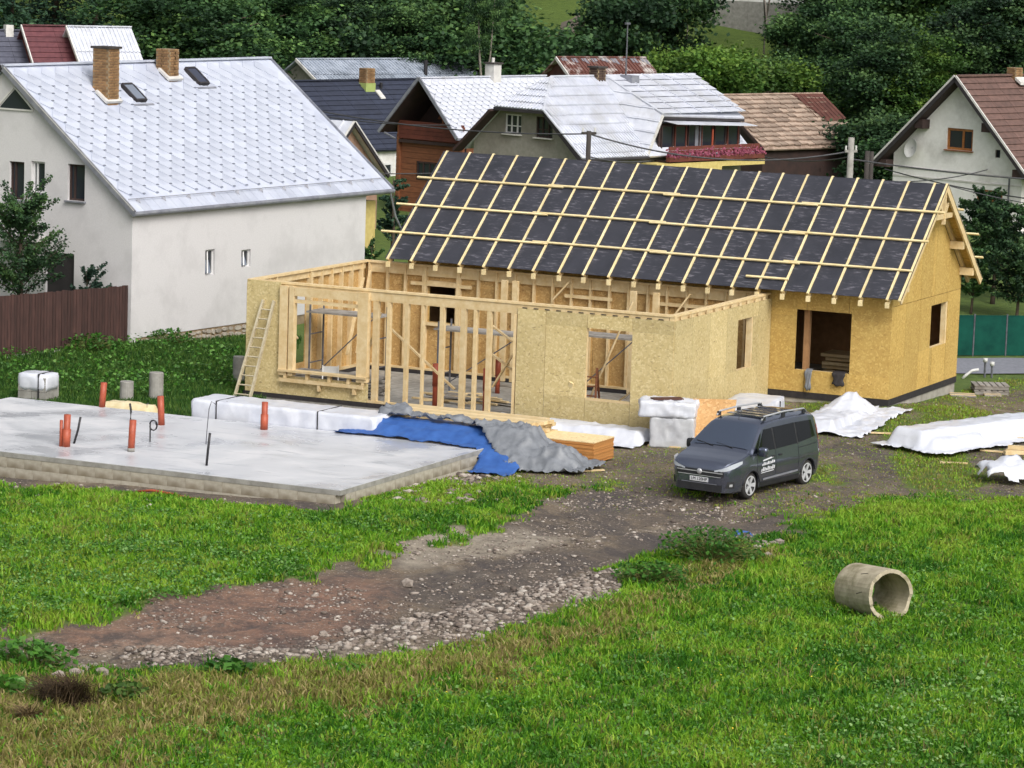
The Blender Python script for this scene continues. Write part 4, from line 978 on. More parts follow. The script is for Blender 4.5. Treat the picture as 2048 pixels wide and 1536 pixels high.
# long covered stack to the right
pL = [loc(gp(1818, 905)), loc(gp(2075, 862))]
d_ = pL[1]-pL[0]; ang = math.atan2(d_[1], d_[0]); ln = np.hypot(d_[0], d_[1])
mid = (pL[0]+pL[1])/2; wmid = wpt(mid[0], mid[1], 0); zc = float(gz(wmid[0], wmid[1]))
def tarp_local(L_, W_, sup, seed, amp, wob, step=.08, steep=2.2):
    """height-field sheet around the origin in its own axes, on level ground"""
    na, nb = int(L_/step), int(W_/step); A, B = np.meshgrid(np.linspace(-L_/2, L_/2, na+1), np.linspace(-W_/2, W_/2, nb+1))
    Z = np.full(A.shape, .01)
    for s in sup:
        d = np.hypot(np.maximum(np.maximum(s[0]-A, A-s[1]), 0), np.maximum(np.maximum(s[2]-B, B-s[3]), 0)); st = s[5] if len(s) > 5 else steep
        Z = np.maximum(Z, s[4]-st*np.maximum(d-.02, 0))
    fold = np.abs(2*fbm(A*1.8+.7*B, B*3.4+seed, seed, 3)-1); f2 = np.abs(2*fbm(A*6-B*3, B*5+A*2, seed+5, 3)-1)
    Z = np.maximum(Z+amp*2.2*(.5-fold)+amp*1.2*(.5-f2), .008+amp*.2*vnoise(A*9, B*9, seed))
    n1 = (fbm(A*1.5, B*1.5, seed+9, 3)-.5)*2*wob
    ok = np.minimum(np.minimum(A+L_/2, L_/2-A), np.minimum(B+W_/2, W_/2-B))+n1-wob*.5 > 0
    idx = np.arange(A.size).reshape(A.shape)
    q = ok[:-1, :-1] & ok[:-1, 1:] & ok[1:, :-1] & ok[1:, 1:]
    fs = [(idx[j, i], idx[j, i+1], idx[j+1, i+1], idx[j+1, i]) for j, i in zip(*np.nonzero(q))]
    used = sorted({v for f in fs for v in f}); mp = {v: k for k, v in enumerate(used)}
    return MB().add(np.stack([A.ravel(), B.ravel(), Z.ravel()], 1)[used], [tuple(mp[v] for v in f) for f in fs])
single('plastic_sheet', tarp_local(ln+.9, 2.5, [(-ln/2+.15, ln/2, -.30, .6, .46, 2.2), (-ln*.45, -ln*.1, -.6, .4, .28, 1.0)], 51, .035, .25), M_WRAP,
       'long white sheet over a low stack on the open mud', 'plastic sheet', (wmid[0], wmid[1], zc+.01), YAW+ang, sol=.006)
wp_ = gp(2030, 966)
single('plastic_sheet', tarp_local(2.2, 1.7, [(-.7, .6, -.35, .35, .34, 1.0), (-.25, .15, -.1, .2, .5, 1.1)], 63, .09, .3), M_WRAP,
       'crumpled white sheet heaped alone at the edge of the grass', 'plastic sheet', wp_+np.array([0, .3, .01]), .2, sol=.006)
wp_ = gp(2050, 912)
t = thing('timber_offcuts', 'short pale timber offcuts lying between two white sheets', 'timber', wp_+np.array([0, .2, 0]), .1)
for j, (x, y, z, l, a_) in enumerate(((-.1, 0, .06, .9, .2), (.1, .18, .06, 1.1, .05), (0, .08, .17, .8, -.3), (.15, .3, .06, .9, .1))):
    MB().beam((x-l/2*math.cos(a_), y-l/2*math.sin(a_), z), (x+l/2*math.cos(a_), y+l/2*math.sin(a_), z), .14, .1).build('offcut', M_TIMBER, t)
# loose laths on the mud
for k, (x0, y0, x1, y1, lb) in enumerate(((1735, 868, 1797, 866, 'pale lath on the mud between the peaked and the long white sheets'), (1880, 927, 1935, 929, 'pale lath on the mud in front of the long white sheet'),
        (1960, 903, 2025, 907, 'long thin lath reaching to the timber offcuts'), (2015, 877, 2060, 879, 'pale lath tucked against the long white sheet'), (1296, 893, 1362, 896, 'board on the mud in front of the annex corner packs'),
        (1140, 944, 1208, 943, 'pale board end poking out under the crumpled grey tarpaulin'), (590, 852, 680, 858, None))):
    if lb is None: continue
    p, q = gp(x0, y0), gp(x1, y1); m_ = (p+q)/2; zz = max(p[2], q[2], float(gz(m_[0], m_[1])))+.02
    p[2] = q[2] = zz; o = MB().beam(p-m_, q-m_, .11, .035).build('loose_lath', M_TIMBER); o.location = tuple(m_); tag(o, lb, 'lath', 'loose laths on the mud')
# plank propped against the front wall
p = wpt(*lz(1122, 848, -.38)[:2], 0); a_, b_ = loc(p)[:2]; top = onb(1143, 765, -7.14)
o = MB().beam(wpt(a_, b_, gab(a_, b_)+.01)-wpt(a_, b_, 0), wpt(*top)-wpt(a_, b_, 0), .13, .035, tuple(DB)).build('propped_plank', M_LATH)
o.location = tuple(wpt(a_, b_, 0)); tag(o, 'single pale plank propped against the OSB front wall', 'plank')
# aluminium ladder leaning on the front wall
zl = gab(-16.2, -7.75)
lad = thing('ladder', 'aluminium ladder leaning against the left end of the annex front wall', 'ladder', wpt(-16.2, -7.8, zl), YAW)
top = np.array([.42, .66, 2.35-zl])
for s in (-.2, .2): MB().beam(np.array([s*1.25, 0, 0]), top+np.array([s*.85, 0, 0]), .06, .09, (0, -1, 0)).build('rail', M_ALU, lad)
for j in range(10):
    f = (j+.6)/10.6; w_ = .2*(1.25-.4*f); c = top*f
    MB().tube([c+np.array([-w_, -.01, 0]), c+np.array([w_, -.01, 0])], .022, 6).build('rung', M_ALU, lad)
# left: strapped block pallet, three concrete columns, yellow foil
p = gp(77, 801); t = thing('block_pallet', 'foil-wrapped pallet of pale blocks beyond the slab', 'pallet', p, YAW+.1)
for j in range(3):
    for i in range(2): MB().box(-.42+i*.42, -.01+i*.42, -.4, .4, .1+j*.2, .29+j*.2).build('block', M_CONC, t)
lumpy(-.44, .44, -.42, .42, .32, .78, 71, .02, .1, power=10).build('foil', M_WRAP, t, True)
for i in range(3): MB().box(-.45, .45, -.4+i*.34, -.28+i*.34, 0, .09).build('skid', M_AGEDWOOD, t)
MB().box(.2, .225, -.445, .445, .1, .80).build('strap', M_BLACKPL, t)
for x, y, h, w_, lb in ((253, 804, .58, .19, 'shorter grey concrete column beyond the slab'), (312, 802, .80, .20, 'taller grey concrete column beyond the slab'), (477, 766, .78, .17, 'grey concrete column behind the ladder')):
    p = gp(x, y)
    o = MB().lathe([(0.001, 0), (w_, 0), (w_*1.0, h-.015), (w_-.012, h), (.001, h)], 20).build('concrete_column', M_CONC, None, False); o.location = tuple(p); tag(o, lb, 'column', 'stub columns beyond the slab')
M_FOILY = simple('yellow_insulation_foil', lin(224, 212, 178), lin(206, 188, 140), 3, .6, bs=.3, bd=.03)
p = wpt(*lz(245, 812, -.1)[:2], 0); a_, b_ = loc(p)[:2]
single('insulation_foil', tarp_local(1.9, .9, [(-.7, .6, -.2, .2, .34, 2), (-.2, .2, -.1, .1, .38, 1)], 77, .03, .15), M_FOILY, 'yellow foil heap at the back edge of the bare slab', 'foil', wpt(a_, max(b_+.45, sb1+.5), gab(a_, b_+.5)+.01), sol=.006)
# pallets and slabs at the gable foot
p = gp(1979, 786); t = thing('pallet', 'small stack of grey weathered pallets on the grass beside the gable', 'pallet', p, YAW+.45)
for j in range(2):
    z = j*.15
    for i in range(3): MB().box(-.5, .5, -.4+i*.35, -.3+i*.35, z, z+.10).build('skid', M_AGEDWOOD, t)
    for i in range(6): MB().box(-.52+i*.18, -.38+i*.18, -.42, .42, z+.102, z+.13).build('deck_board', M_AGEDWOOD, t)
for x, y, l, w_, lb in ((1925, 792, .75, .35, 'slatted pale board panel lying beside the foundation'), (1985, 792, .5, .25, 'small board offcut in front of the pallets')):
    p = gp(x, y); t = thing('slatted_boards', lb, 'boards', p, YAW+.4)
    for i in range(4): MB().box(-l/2, l/2, -w_+i*w_/2+.01, -w_+(i+1)*w_/2-.01, .015, .05).build('board', M_TIMBER if i % 2 else M_AGEDWOOD, t)
# posts and white hose by the road
for x, y, h, lb in ((1969, 755, .55, 'grey stub post by the road, the taller with a pale cap'), (1983, 756, .45, 'grey stub post by the road, the shorter one')):
    p = gp(x, y); t = thing('stub_post', lb, 'post', p, 0, 'stub posts by the road')
    MB().tube([(0, 0, 0), (0, 0, h)], .035, 8).build('shaft', M_STEEL, t); MB().tube([(0, 0, h-.07), (0, 0, h+.05)], .07, 10).build('cap', M_PVC, t, True)
p = gp(1925, 757); t = thing('white_hose', 'white hose arching out of the grass by the road', 'hose', p, .2)
MB().tube([(0, 0, 0), (.1, 0, .1), (.3, 0, .25), (.5, 0, .28)], .045, 8).build('hose', M_PVC, t, True)
p = gp(325, 992); t = thing('orange_hose', 'orange cable duct along the front foot of the slab', 'hose', wpt(*loc(p)[:2], p[2]), YAW)
MB().tube([(-.75, 0, .02), (-.3, .02, .1), (.2, 0, .08), (.7, -.02, .03), (1.2, 0, .02)], .03, 8).build('hose', M_ORANGE, t, True)

# ------------------------------------------------------------------ concrete ring in the meadow
p = gp(1782, 1240); t = thing('concrete_pipe', 'worn concrete well ring lying on its side in the meadow', 'pipe', p, math.radians(27)); t.rotation_euler[0] = math.radians(-5)
Ro, Ri, Lp = .52, .44, 1.28; n = 40
vs = []; fs = []
rng = random.Random(5)
chip = [rng.uniform(0, .05) if rng.random() < .6 else 0 for _ in range(n)]
for ring, (r, yy) in enumerate(((Ro, 0), (Ro, Lp*.5), (Ro, Lp), (Ri, Lp), (Ri, Lp*.5), (Ri, .0))):
    for k in range(n):
        a_ = 2*math.pi*k/n; c_ = chip[k] if yy == 0 else 0; rr = r-(.014*chip[k]/.05 if ring == 0 else 0)
        vs.append((rr*math.cos(a_), yy+c_, Ro+rr*math.sin(a_)-.03))
for i in range(6):
    for k in range(n): fs.append((i*n+k, i*n+(k+1) % n, ((i+1) % 6)*n+(k+1) % n, ((i+1) % 6)*n+k))
M_RING = simple('mossy_concrete', lin(184, 174, 150), lin(156, 146, 124), 4, .95, bs=.35, bd=.02, c3=lin(112, 108, 74), s3=1.6)
MB().add(vs, fs).build('ring', M_RING, t)
for a_ in (1.2, 2.2, 3.0): MB().tube([(Ro*1.002*math.cos(a_), .25+.5*(a_ % 1), Ro+Ro*1.002*math.sin(a_)-.03), (Ro*1.004*math.cos(a_+.1), .45+.5*(a_ % 1), Ro+Ro*1.004*math.sin(a_+.1)-.03)], .006, 5).build('crack', M_BITUMEN, t)
# ------------------------------------------------------------------ the van
pF, pR = gp(1497, 999), gp(1606, 969)
hd = math.atan2(pR[1]-pF[1], pR[0]-pF[0]); SC = 0.985
ex_ = np.array([math.cos(hd), math.sin(hd)]); ey_ = np.array([-ex_[1], ex_[0]])
vo = pF[:2]-ex_*0.93*SC+ey_*0.84*SC
vz = min(float(gz(*(vo+ex_*x*SC+ey_*y*SC))) for x in (.93, 3.68) for y in (-.78, .78))
pts_ = [float(gz(*(vo+ex_*x*SC+ey_*y*SC))) for x in (.93, 3.68) for y in (-.78, .78)]
vz = sum(pts_)/4
van = thing('van', 'dark grey passenger van with roof rails and white door lettering', 'van', (vo[0]+ex_[0]*2.3*SC, vo[1]+ex_[1]*2.3*SC, vz), hd)
van.scale = (SC, SC, SC)
def carpaint():
    m, nt, b = newmat('grey_car_paint'); b.inputs['Base Color'].default_value = lin(66, 70, 80); b.inputs['Metallic'].default_value = .8; b.inputs['Roughness'].default_value = .2
    b.inputs['Coat Weight'].default_value = 1.0; b.inputs['Coat Roughness'].default_value = .04
    f = noise(nt, coords(nt), 2.5, 5, .6); c = ramp(nt, f, [(.35, lin(104, 111, 130)), (.7, lin(114, 120, 136))]); nt.links.new(c, b.inputs['Base Color']); return m
M_PAINT = carpaint(); M_CGLASS = glassy('van_glass', lin(44, 56, 76), .04); M_CGLASS.node_tree.nodes['Principled BSDF'].inputs['IOR'].default_value = 2.3
M_CGLASS2 = glassy('van_side_glass', lin(10, 13, 18), .05)
M_PLASTIC = simple('black_trim_plastic', lin(34, 35, 38), lin(44, 45, 48), 6, .6)
M_CHROME = simple('chrome', lin(200, 202, 206), lin(186, 188, 192), 3, .3, metal=.4)
M_LAMP = glassy('headlamp_lens', lin(190, 196, 204), .08); M_TYRE = simple('tyre_rubber', lin(36, 36, 38), lin(52, 49, 46), 6, .9)
M_RIM = simple('alloy', lin(214, 216, 220), lin(196, 198, 202), 4, .35, metal=.3); M_DECAL = simple('white_decal', lin(220, 222, 226), lin(206, 208, 212), 5, .5)
XO = -2.3
TOP = [(0.0, .74), (.04, .86), (.12, .93), (.3, .99), (.55, 1.05), (.80, 1.12), (.90, 1.17), (1.2, 1.42), (1.52, 1.67), (1.66, 1.745), (1.85, 1.79), (2.4, 1.83), (3.2, 1.84), (3.9, 1.82), (4.2, 1.78), (4.32, 1.70), (4.37, 1.5), (4.40, 1.1), (4.41, .8)]
HW = [(0.0, .60), (.04, .72), (.1, .79), (.2, .845), (.4, .89), (.8, .912), (1.6, .915), (3.4, .915), (3.9, .905), (4.2, .885), (4.33, .84), (4.41, .78)]
def itp(T, x):
    return float(np.interp(x, [p_[0] for p_ in T], [p_[1] for p_ in T]))
def sillz(x):
    z = .24 if x > .2 else .22
    for wx in (.93, 3.685):
        d = abs(x-wx)
        if d < .375: z = max(z, .30+math.sqrt(max(0, .375**2-d*d)))
    return z
def sec(x):
    """half section: list of (halfwidth, z) from sill to roof centre"""
    w = itp(HW, x); t_ = itp(TOP, x); s = sillz(x); belt = 1.08
    mid = .62; f = 1.0
    tb = min(belt, t_-.05)
    rise = max(0.0, t_-1.12)
    wt = w-.23*min(1, rise/.7)          # tumblehome
    pts = [(w-.05, s), (w-.012, max(s+.002, .40)), (w-.004, max(s+.004, .60)), (w+.010, max(s+.006, min(.80, tb-.04))), (w-.010, max(s+.0065, min(.88, tb-.02))), (w-.035, max(s+.008, tb)),
           (wt+(.02 if rise > .1 else -.09), t_-.05-.05*min(1, rise/.5)), (wt-.10, t_-.012), (wt*.5, t_+.006), (0, t_+.012)]
    return pts
xs_ = sorted(set(list(np.linspace(0, .5, 14))+list(np.linspace(.5, 1.4, 31))+list(np.linspace(1.4, 3.2, 16))+list(np.linspace(3.2, 4.1, 31))+list(np.linspace(4.1, 4.41, 10))))
NS = 9
body = MB(); rows = []
for x in xs_:
    p_ = sec(x); row = [(x+XO, -y, z) for y, z in p_]+[(x+XO, y, z) for y, z in p_[-2::-1]]
    rows.append(row)
nr = len(rows[0]); vs = [v for r_ in rows for v in r_]
fs = [(i*nr+k, i*nr+k+1, (i+1)*nr+k+1, (i+1)*nr+k) for i in range(len(rows)-1) for k in range(nr-1)]
fs.append(tuple(range(nr))); fs.append(tuple((len(rows)-1)*nr+k for k in range(nr))[::-1])
body.add(vs, fs)
bo = body.build('body', M_PAINT, van, True)
wn_ = bo.modifiers.new('split', 'EDGE_SPLIT'); wn_.split_angle = math.radians(38)
MB().box(XO+.25, XO+4.2, -.80, .80, .20, .60).build('underbody', M_PLASTIC, van)
def surf(x, v, side, off=0.0):
    """point on the body skin: v = section knot position, side -1/+1"""
    p_ = sec(x); v = min(max(v, 0), len(p_)-1.001); i = int(v); f = v-i
    y = p_[i][0]*(1-f)+p_[i+1][0]*f; z = p_[i][1]*(1-f)+p_[i+1][1]*f
    dy, dz = p_[i+1][0]-p_[i][0], p_[i+1][1]-p_[i][1]; l = math.hypot(dy, dz)+1e-9
    return np.array([x+XO, side*(y+dz/l*off), z-dy/l*off])
def vz_at(x, z):
    p_ = sec(x)
    for i in range(len(p_)-1):
        if p_[i][1] <= z <= p_[i+1][1]: return i+(z-p_[i][1])/max(1e-6, p_[i+1][1]-p_[i][1])
    return 5
def patch(name, mat, corners, side, nu=10, nv=5, off=.008, parent=None, smooth=True):
    """skin patch from four (x, z) corners: lower front, lower rear, upper rear, upper front"""
    (x0, z0), (x1, z1), (x2, z2), (x3, z3) = corners; V = []
    for j in range(nv+1):
        for i in range(nu+1):
            u, w = i/nu, j/nv
            x = (x0*(1-u)+x1*u)*(1-w)+(x3*(1-u)+x2*u)*w; z = (z0*(1-u)+z1*u)*(1-w)+(z3*(1-u)+z2*u)*w
            V.append(surf(x, vz_at(x, z), side, off))
    return MB().add(V, [(j*(nu+1)+i, j*(nu+1)+i+1, (j+1)*(nu+1)+i+1, (j+1)*(nu+1)+i) for j in range(nv) for i in range(nu)]).build(name, mat, parent or van, smooth)
for sd_ in (-1, 1):
    patch('side_window', M_CGLASS2, [(1.22, 1.10), (2.02, 1.10), (2.02, 1.60), (1.66, 1.60)], sd_)
    patch('side_window', M_CGLASS2, [(2.12, 1.10), (3.12, 1.12), (3.12, 1.62), (2.12, 1.61)], sd_)
    patch('side_window', M_CGLASS2, [(3.22, 1.13), (4.10, 1.20), (4.02, 1.60), (3.22, 1.62)], sd_)
    patch('quarter_window', M_CGLASS2, [(1.0, 1.09), (1.18, 1.09), (1.5, 1.53), (1.42, 1.50)], sd_, 5, 4)
    PLN = [(.0, .40), (.015, .58), (.04, .71), (.1, .785), (.2, .845), (.33, .875), (.48, .895)]; ZLO = [.70, .715, .74, .77, .81, .85, .90]; ZHI = [.735, .785, .84, .89, .925, .95, .965]
    V = []
    for (xp, yp), zl_, zh_ in zip(PLN, ZLO, ZHI):
        for f in (0, .5, 1):
            z = zl_*(1-f)+zh_*f; xt = float(np.interp(z, [q_[1] for q_ in TOP[:7]], [q_[0] for q_ in TOP[:7]])); x = max(xp, xt if z > .75 else 0); V.append((x+XO-.02, sd_*(yp+.012), z+.012))
    MB().add(V, [(i*3+j, i*3+j+1, (i+1)*3+j+1, (i+1)*3+j) for i in range(6) for j in range(2)]).build('headlight', M_LAMP, van, True)
    patch('door_moulding', M_GREYTRIM, [(1.45, .40), (3.15, .43), (3.15, .48), (1.45, .45)], sd_, 12, 2, .014)
    for xs2 in (1.16, 2.07, 3.17): patch('door_seam', M_PLASTIC, [(xs2, .34), (xs2+.012, .32), (xs2+.012, 1.07), (xs2, 1.07)], sd_, 1, 8, .004)
    patch('door_handle', M_PLASTIC, [(1.85, .92), (2.0, .92), (2.0, .96), (1.85, .96)], sd_, 3, 2, .02); patch('door_handle', M_PLASTIC, [(2.2, .92), (2.35, .92), (2.35, .96), (2.2, .96)], sd_, 3, 2, .02)
    patch('sill_cladding', M_PLASTIC, [(1.36, .25), (3.26, .25), (3.26, .36), (1.36, .36)], sd_, 14, 2, .010); patch('window_trim', M_PLASTIC, [(2.03, 1.09), (2.11, 1.09), (2.11, 1.61), (2.03, 1.61)], sd_, 2, 5, .006); patch('window_trim', M_PLASTIC, [(3.13, 1.1), (3.21, 1.1), (3.21, 1.62), (3.13, 1.62)], sd_, 2, 5, .006)
    patch('slide_rail', M_PLASTIC, [(3.2, 1.0), (4.1, 1.03), (4.1, 1.045), (3.2, 1.015)], sd_, 8, 1, .008); patch('fuel_flap_seam', M_PLASTIC, [(3.3, .74), (3.48, .74), (3.48, .752), (3.3, .752)], sd_, 2, 1, .006)
    patch('fog_lamp_surround', M_PLASTIC, [(.03, .34), (.24, .34), (.20, .50), (.06, .50)], sd_, 6, 4, .01)
    patch('fog_lamp', M_CHROME, [(.09, .38), (.16, .38), (.16, .44), (.09, .44)], sd_, 4, 4, .02)
    patch('tail_lamp', simple('tail_lamp_%d' % sd_, lin(120, 24, 24), lin(140, 34, 34), 5, .2), [(4.27, .85), (4.37, .85), (4.33, 1.45), (4.22, 1.45)], sd_, 3, 6, .01)
    # arch liner lips
    for wx in (.93, 3.685):
        arc = [surf(wx+.385*math.cos(a_), vz_at(wx+.385*math.cos(a_), min(.30+.385*math.sin(a_)+.01, .72)), sd_, .006) for a_ in np.linspace(.15, math.pi-.15, 14)]
        MB().tube(arc, .016, 5).build('arch_lip', M_PLASTIC, van, True)
        w_ = MB().lathe([(.16, -.10), (.225, -.11), (.30, -.10), (.325, -.06), (.325, .06), (.30, .10), (.225, .11), (.16, .10)], 28)
        tm = w_.mesh('tyre', True); wy = sd_*.765
        wh = bpy.data.objects.new('wheel', None); COL.objects.link(wh); wh.parent = van; wh.location = (XO+wx, wy, .325); wh.rotation_euler = (math.pi/2*(1 if sd_ < 0 else -1), 0, 0)
        obj('tyre', tm, M_TYRE, wh)
        rim = MB(); rim.lathe([(.238, .05), (.242, .112), (.215, .116), (.20, .07)], 24)
        for s_ in range(5):
            a_ = s_*2*math.pi/5; c_, d2 = math.cos(a_), math.sin(a_)
            for da in (-.13, .13):
                rim.beam((0.04*math.cos(a_), .04*math.sin(a_), .085), (.215*math.cos(a_+da), .215*math.sin(a_+da), .10), .055, .03, (0, 0, 1))
        rim.lathe([(.001, .10), (.05, .098), (.06, .07)], 14)
        rim.build('rim', M_RIM, wh); MB().lathe([(.001, .03), (.2, .03)], 20).build('brake_disc', M_PLASTIC, wh)
    # roof rails and mirrors
    y_ = sd_*.63; R_ = MB(); R_.tube([(XO+1.75, y_, 1.80), (XO+1.86, y_, 1.885), (XO+2.8, y_, 1.92), (XO+3.8, y_, 1.895), (XO+3.95, y_, 1.81)], .022, 8)
    rl = R_.build('roof_rail', M_CHROME, van, True)
    for x in (1.85, 2.8, 3.82): MB().box(XO+x-.07, XO+x+.07, y_-.02, y_+.02, 1.78, 1.885).build('rail_foot', M_PLASTIC, rl)
    mr = lumpy(-.08, .08, -.12, .12, 0, .22, 3, 0.0, .04, power=4).build('mirror', M_PLASTIC if sd_ > 0 else M_PAINT, van, True); mr.location = (XO+1.24, sd_*1.02, 1.02)
    MB().beam((XO+1.24, sd_*.88, 1.06), (XO+1.24, sd_*.96, 1.08), .06, .04).build('mirror_arm', M_PLASTIC, van)
# windscreen over the sloping front of the cabin
V = []; nu, nv = 12, 8
for j in range(nv+1):
    x = .93+(1.60-.93)*j/nv; hw_ = sec(x)[7][0]+.055
    for i in range(nu+1):
        y = hw_*(2*i/nu-1); z = np.interp(abs(y), [p_[0] for p_ in sec(x)[:5:-1]], [p_[1] for p_ in sec(x)[:5:-1]])
        V.append((x+XO-.012, y, z+.010))
MB().add(V, [(j*(nu+1)+i, j*(nu+1)+i+1, (j+1)*(nu+1)+i+1, (j+1)*(nu+1)+i) for j in range(nv) for i in range(nu)]).build('windscreen', M_CGLASS, van, True)
for s_ in (-.35, .2): MB().beam((XO+.90, s_, 1.195), (XO+.98, s_+.5, 1.262), .02, .015).build('wiper', M_PLASTIC, van)
# front: grille, chrome bar, emblem, bumper intake, plate
def front(name, mat, y0, y1, z0, z1, off, th=.02, curve=.10):
    V = []; n = 12
    for j in (0, 1):
        for i in range(n+1):
            y = y0+(y1-y0)*i/n; z = (z0, z1)[j]
            xw = np.interp(abs(y), [.60, .72, .79, .845], [0, .04, .1, .2]) if abs(y) > .6 else 0
            V.append((XO+xw-off, y, z))
    return MB().add(V, [(i, i+1, n+2+i, n+1+i) for i in range(n)]).build(name, mat, van)
front('grille', M_PLASTIC, -.66, .66, .60, .735, .012)
front('grille_bar', M_CHROME, -.64, .64, .675, .70, .024)
front('grille_lip', M_CHROME, -.60, .60, .585, .60, .026)
front('bumper_intake', M_PLASTIC, -.62, .62, .235, .40, .012)
front('bumper_blade', M_GREYTRIM, -.5, .5, .40, .415, .02)
MB().lathe([(.001, .03), (.055, .028), (.066, .016), (.07, 0)], 24).build('emblem', M_CHROME, van, True).matrix_basis = Matrix.Translation((XO-.022, 0, .69)) @ Matrix.Rotation(-math.pi/2, 4, 'Y')
pl = front('number_plate', M_DECAL, -.26, .26, .445, .555, .03)
def text(name, body_, size, mat, parent, M):
    cu = bpy.data.curves.new(name, 'FONT'); cu.body = body_; cu.size = size; cu.align_x = 'CENTER'; cu.align_y = 'CENTER'; cu.extrude = .002
    tmp = bpy.data.objects.new('tmp', cu); COL.objects.link(tmp); dg = bpy.context.evaluated_depsgraph_get()
    me = bpy.data.meshes.new_from_object(tmp.evaluated_get(dg)); bpy.data.objects.remove(tmp)
    o = bpy.data.objects.new(name, me); me.materials.clear(); me.materials.append(mat); COL.objects.link(o); o.parent = parent; o.matrix_basis = M; return o
text('plate_lettering', 'LM 120HP', .105, M_BLACKPL, pl, framemat((XO-.034, 0, .50), (0, -1, 0), (0, 0, 1), (-1, 0, 0)))
# white lettering on the front door: a swash, two lines of script and a rule
for (x0, x1, z0, h_, sl_) in ((1.42, 1.95, .86, .035, .05), (1.36, 1.98, .76, .07, .03), (1.34, 2.0, .62, .10, .02), (1.34, 1.95, .575, .02, .02)):
    n = 9 if h_ > .05 else 1
    for i in range(n):
        a_, b2 = x0+(x1-x0)*i/n, x0+(x1-x0)*(i+.72 if n > 1 else 1)/n
        hh = h_*(.65+.35*((i*5) % 3)/2) if n > 1 else h_
        patch('door_lettering', M_DECAL, [(a_, z0+sl_*i/n), (b2, z0+sl_*(i+1)/n), (b2+.01, z0+sl_*(i+1)/n+hh), (a_+.012, z0+sl_*i/n+hh)], -1, 1, 1, .010)
for i, x in enumerate((2.0, 2.35, 2.7, 3.05, 3.4)): MB().box(XO+x, XO+x+.2, -.5, .5, 1.842, 1.855).build('roof_rib', M_PAINT, van)
MB().tube([(XO+1.72, 0, 1.77), (XO+1.9, 0, 2.0)], .008, 5).build('aerial', M_PLASTIC, van)
# ------------------------------------------------------------------ neighbouring houses
def hfr(phi):
    p_ = math.radians(phi); return np.array([math.cos(p_), -math.sin(p_), 0]), np.array([math.sin(p_), math.cos(p_), 0])
def hit(X, Y, phi, px, py, axis, val):
    e1, e2 = hfr(phi); e = (e1, e2, K); C = CAM-np.array([X, Y, 0]); d = ray(px, py); n = e[axis]
    p_ = C+d*((val-C@n)/(d@n)); return np.array([p_@k_ for k_ in e])
def hthing(name, label, cat, X, Y, phi, group=None):
    return thing(name, label, cat, (X, Y, 0), -math.radians(phi), group)
def slopeframe(w, ze, zr, xr=None):
    """right-hand roof slope of a gable house: origin on the ridge, v runs down"""
    xr = w/2 if xr is None else xr; d = np.array([w-xr, 0, ze-zr]); l = np.linalg.norm(d); v = d/l; n = np.cross((0, 1, 0), v); n = n if n[2] > 0 else -n
    return np.array([xr, 0, zr]), np.array([0, 1.0, 0]), v, n, l
def slabpoly(name, mat, parent, pts, n, th=.06):
    return MB().prism([np.asarray(p_, float) for p_ in pts], -np.asarray(n)*th).build(name, mat, parent)
def tilefield(parent, O, U, Vd, N, uv0, uv1, du, dv, mat, shape='diamond', lift=.02, name='tile', maxp=300, jitter=0, seed=1, half=True, skip=None):
    """rows of overlapping tiles; the largest share as parts, what is beyond the limit joined"""
    if shape == 'diamond':
        prof = [(0, -.5), (.5, 0), (0, .5), (-.5, 0)]; pitch = dv/2
    else:
        prof = [(-.485, -.5), (.485, -.5), (.485, .5), (.25, .58), (0, .62), (-.25, .58), (-.485, .5)]; pitch = dv*.86
    vs = []; 
    for a_, b_ in prof:
        z = lift*(b_+.5)+.004; vs.append((a_*du*.985, b_*dv, z+.010))
    for a_, b_ in prof: vs.append((a_*du*.985, b_*dv, lift*(b_+.5)-.004 if b_ < .3 else -.002))
    n = len(prof)
    tb = MB().add(vs, [tuple(range(n)), tuple(range(n, 2*n))[::-1]]+[(i, (i+1) % n, n+(i+1) % n, n+i) for i in range(n)])
    if shape == 'diamond': tb.box(-du*.09, du*.09, dv*.40, dv*.475, lift*.9+.012, lift*.9+.022)  # hook-like dark tab, added as painted shade at the lifted tile tip
    me = tb.mesh(name); fixn(me); me.materials.append(mat)
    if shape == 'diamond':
        me.materials.append(M_TIPSHADE)
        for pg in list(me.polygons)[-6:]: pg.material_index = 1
    rg = random.Random(seed); cells = []
    v = uv0[1]+dv*.5; r = 0
    while v+dv*(.5 if shape == 'diamond' else .62) <= uv1[1]+.02:
        u = uv0[0]+du*.5+(du*.5 if (r % 2 and half) else 0)
        while u+du*.5 <= uv1[0]+1e-6:
            if not (skip and skip(u, v)): cells.append((u, v))
            u += du
        v += pitch; r += 1
    rest = MB()
    Y0 = float(parent.location[1])
    cells.sort(key=lambda c: -c[1])
    for k, (u, v) in enumerate(cells):
        p_ = O+U*u+Vd*v; 
        M_ = framemat(p_, U, Vd, N)
        if jitter: M_ = M_ @ Matrix.Rotation(rg.uniform(-jitter, jitter), 4, 'Z') @ Matrix.Translation((rg.uniform(-.02, .02), rg.uniform(-.03, .03), rg.uniform(0, .02)))
        if k < maxp-1: piece(name, me, parent, M_)
        else:
            rest.add([tuple(M_ @ Vector(q)) for q in vs], [tuple(range(n)), tuple(range(n, 2*n))[::-1]]+[(i, (i+1) % n, n+(i+1) % n, n+i) for i in range(n)])
    if rest.v: o = rest.build(name+'s', mat, parent); o['kind'] = 'stuff'
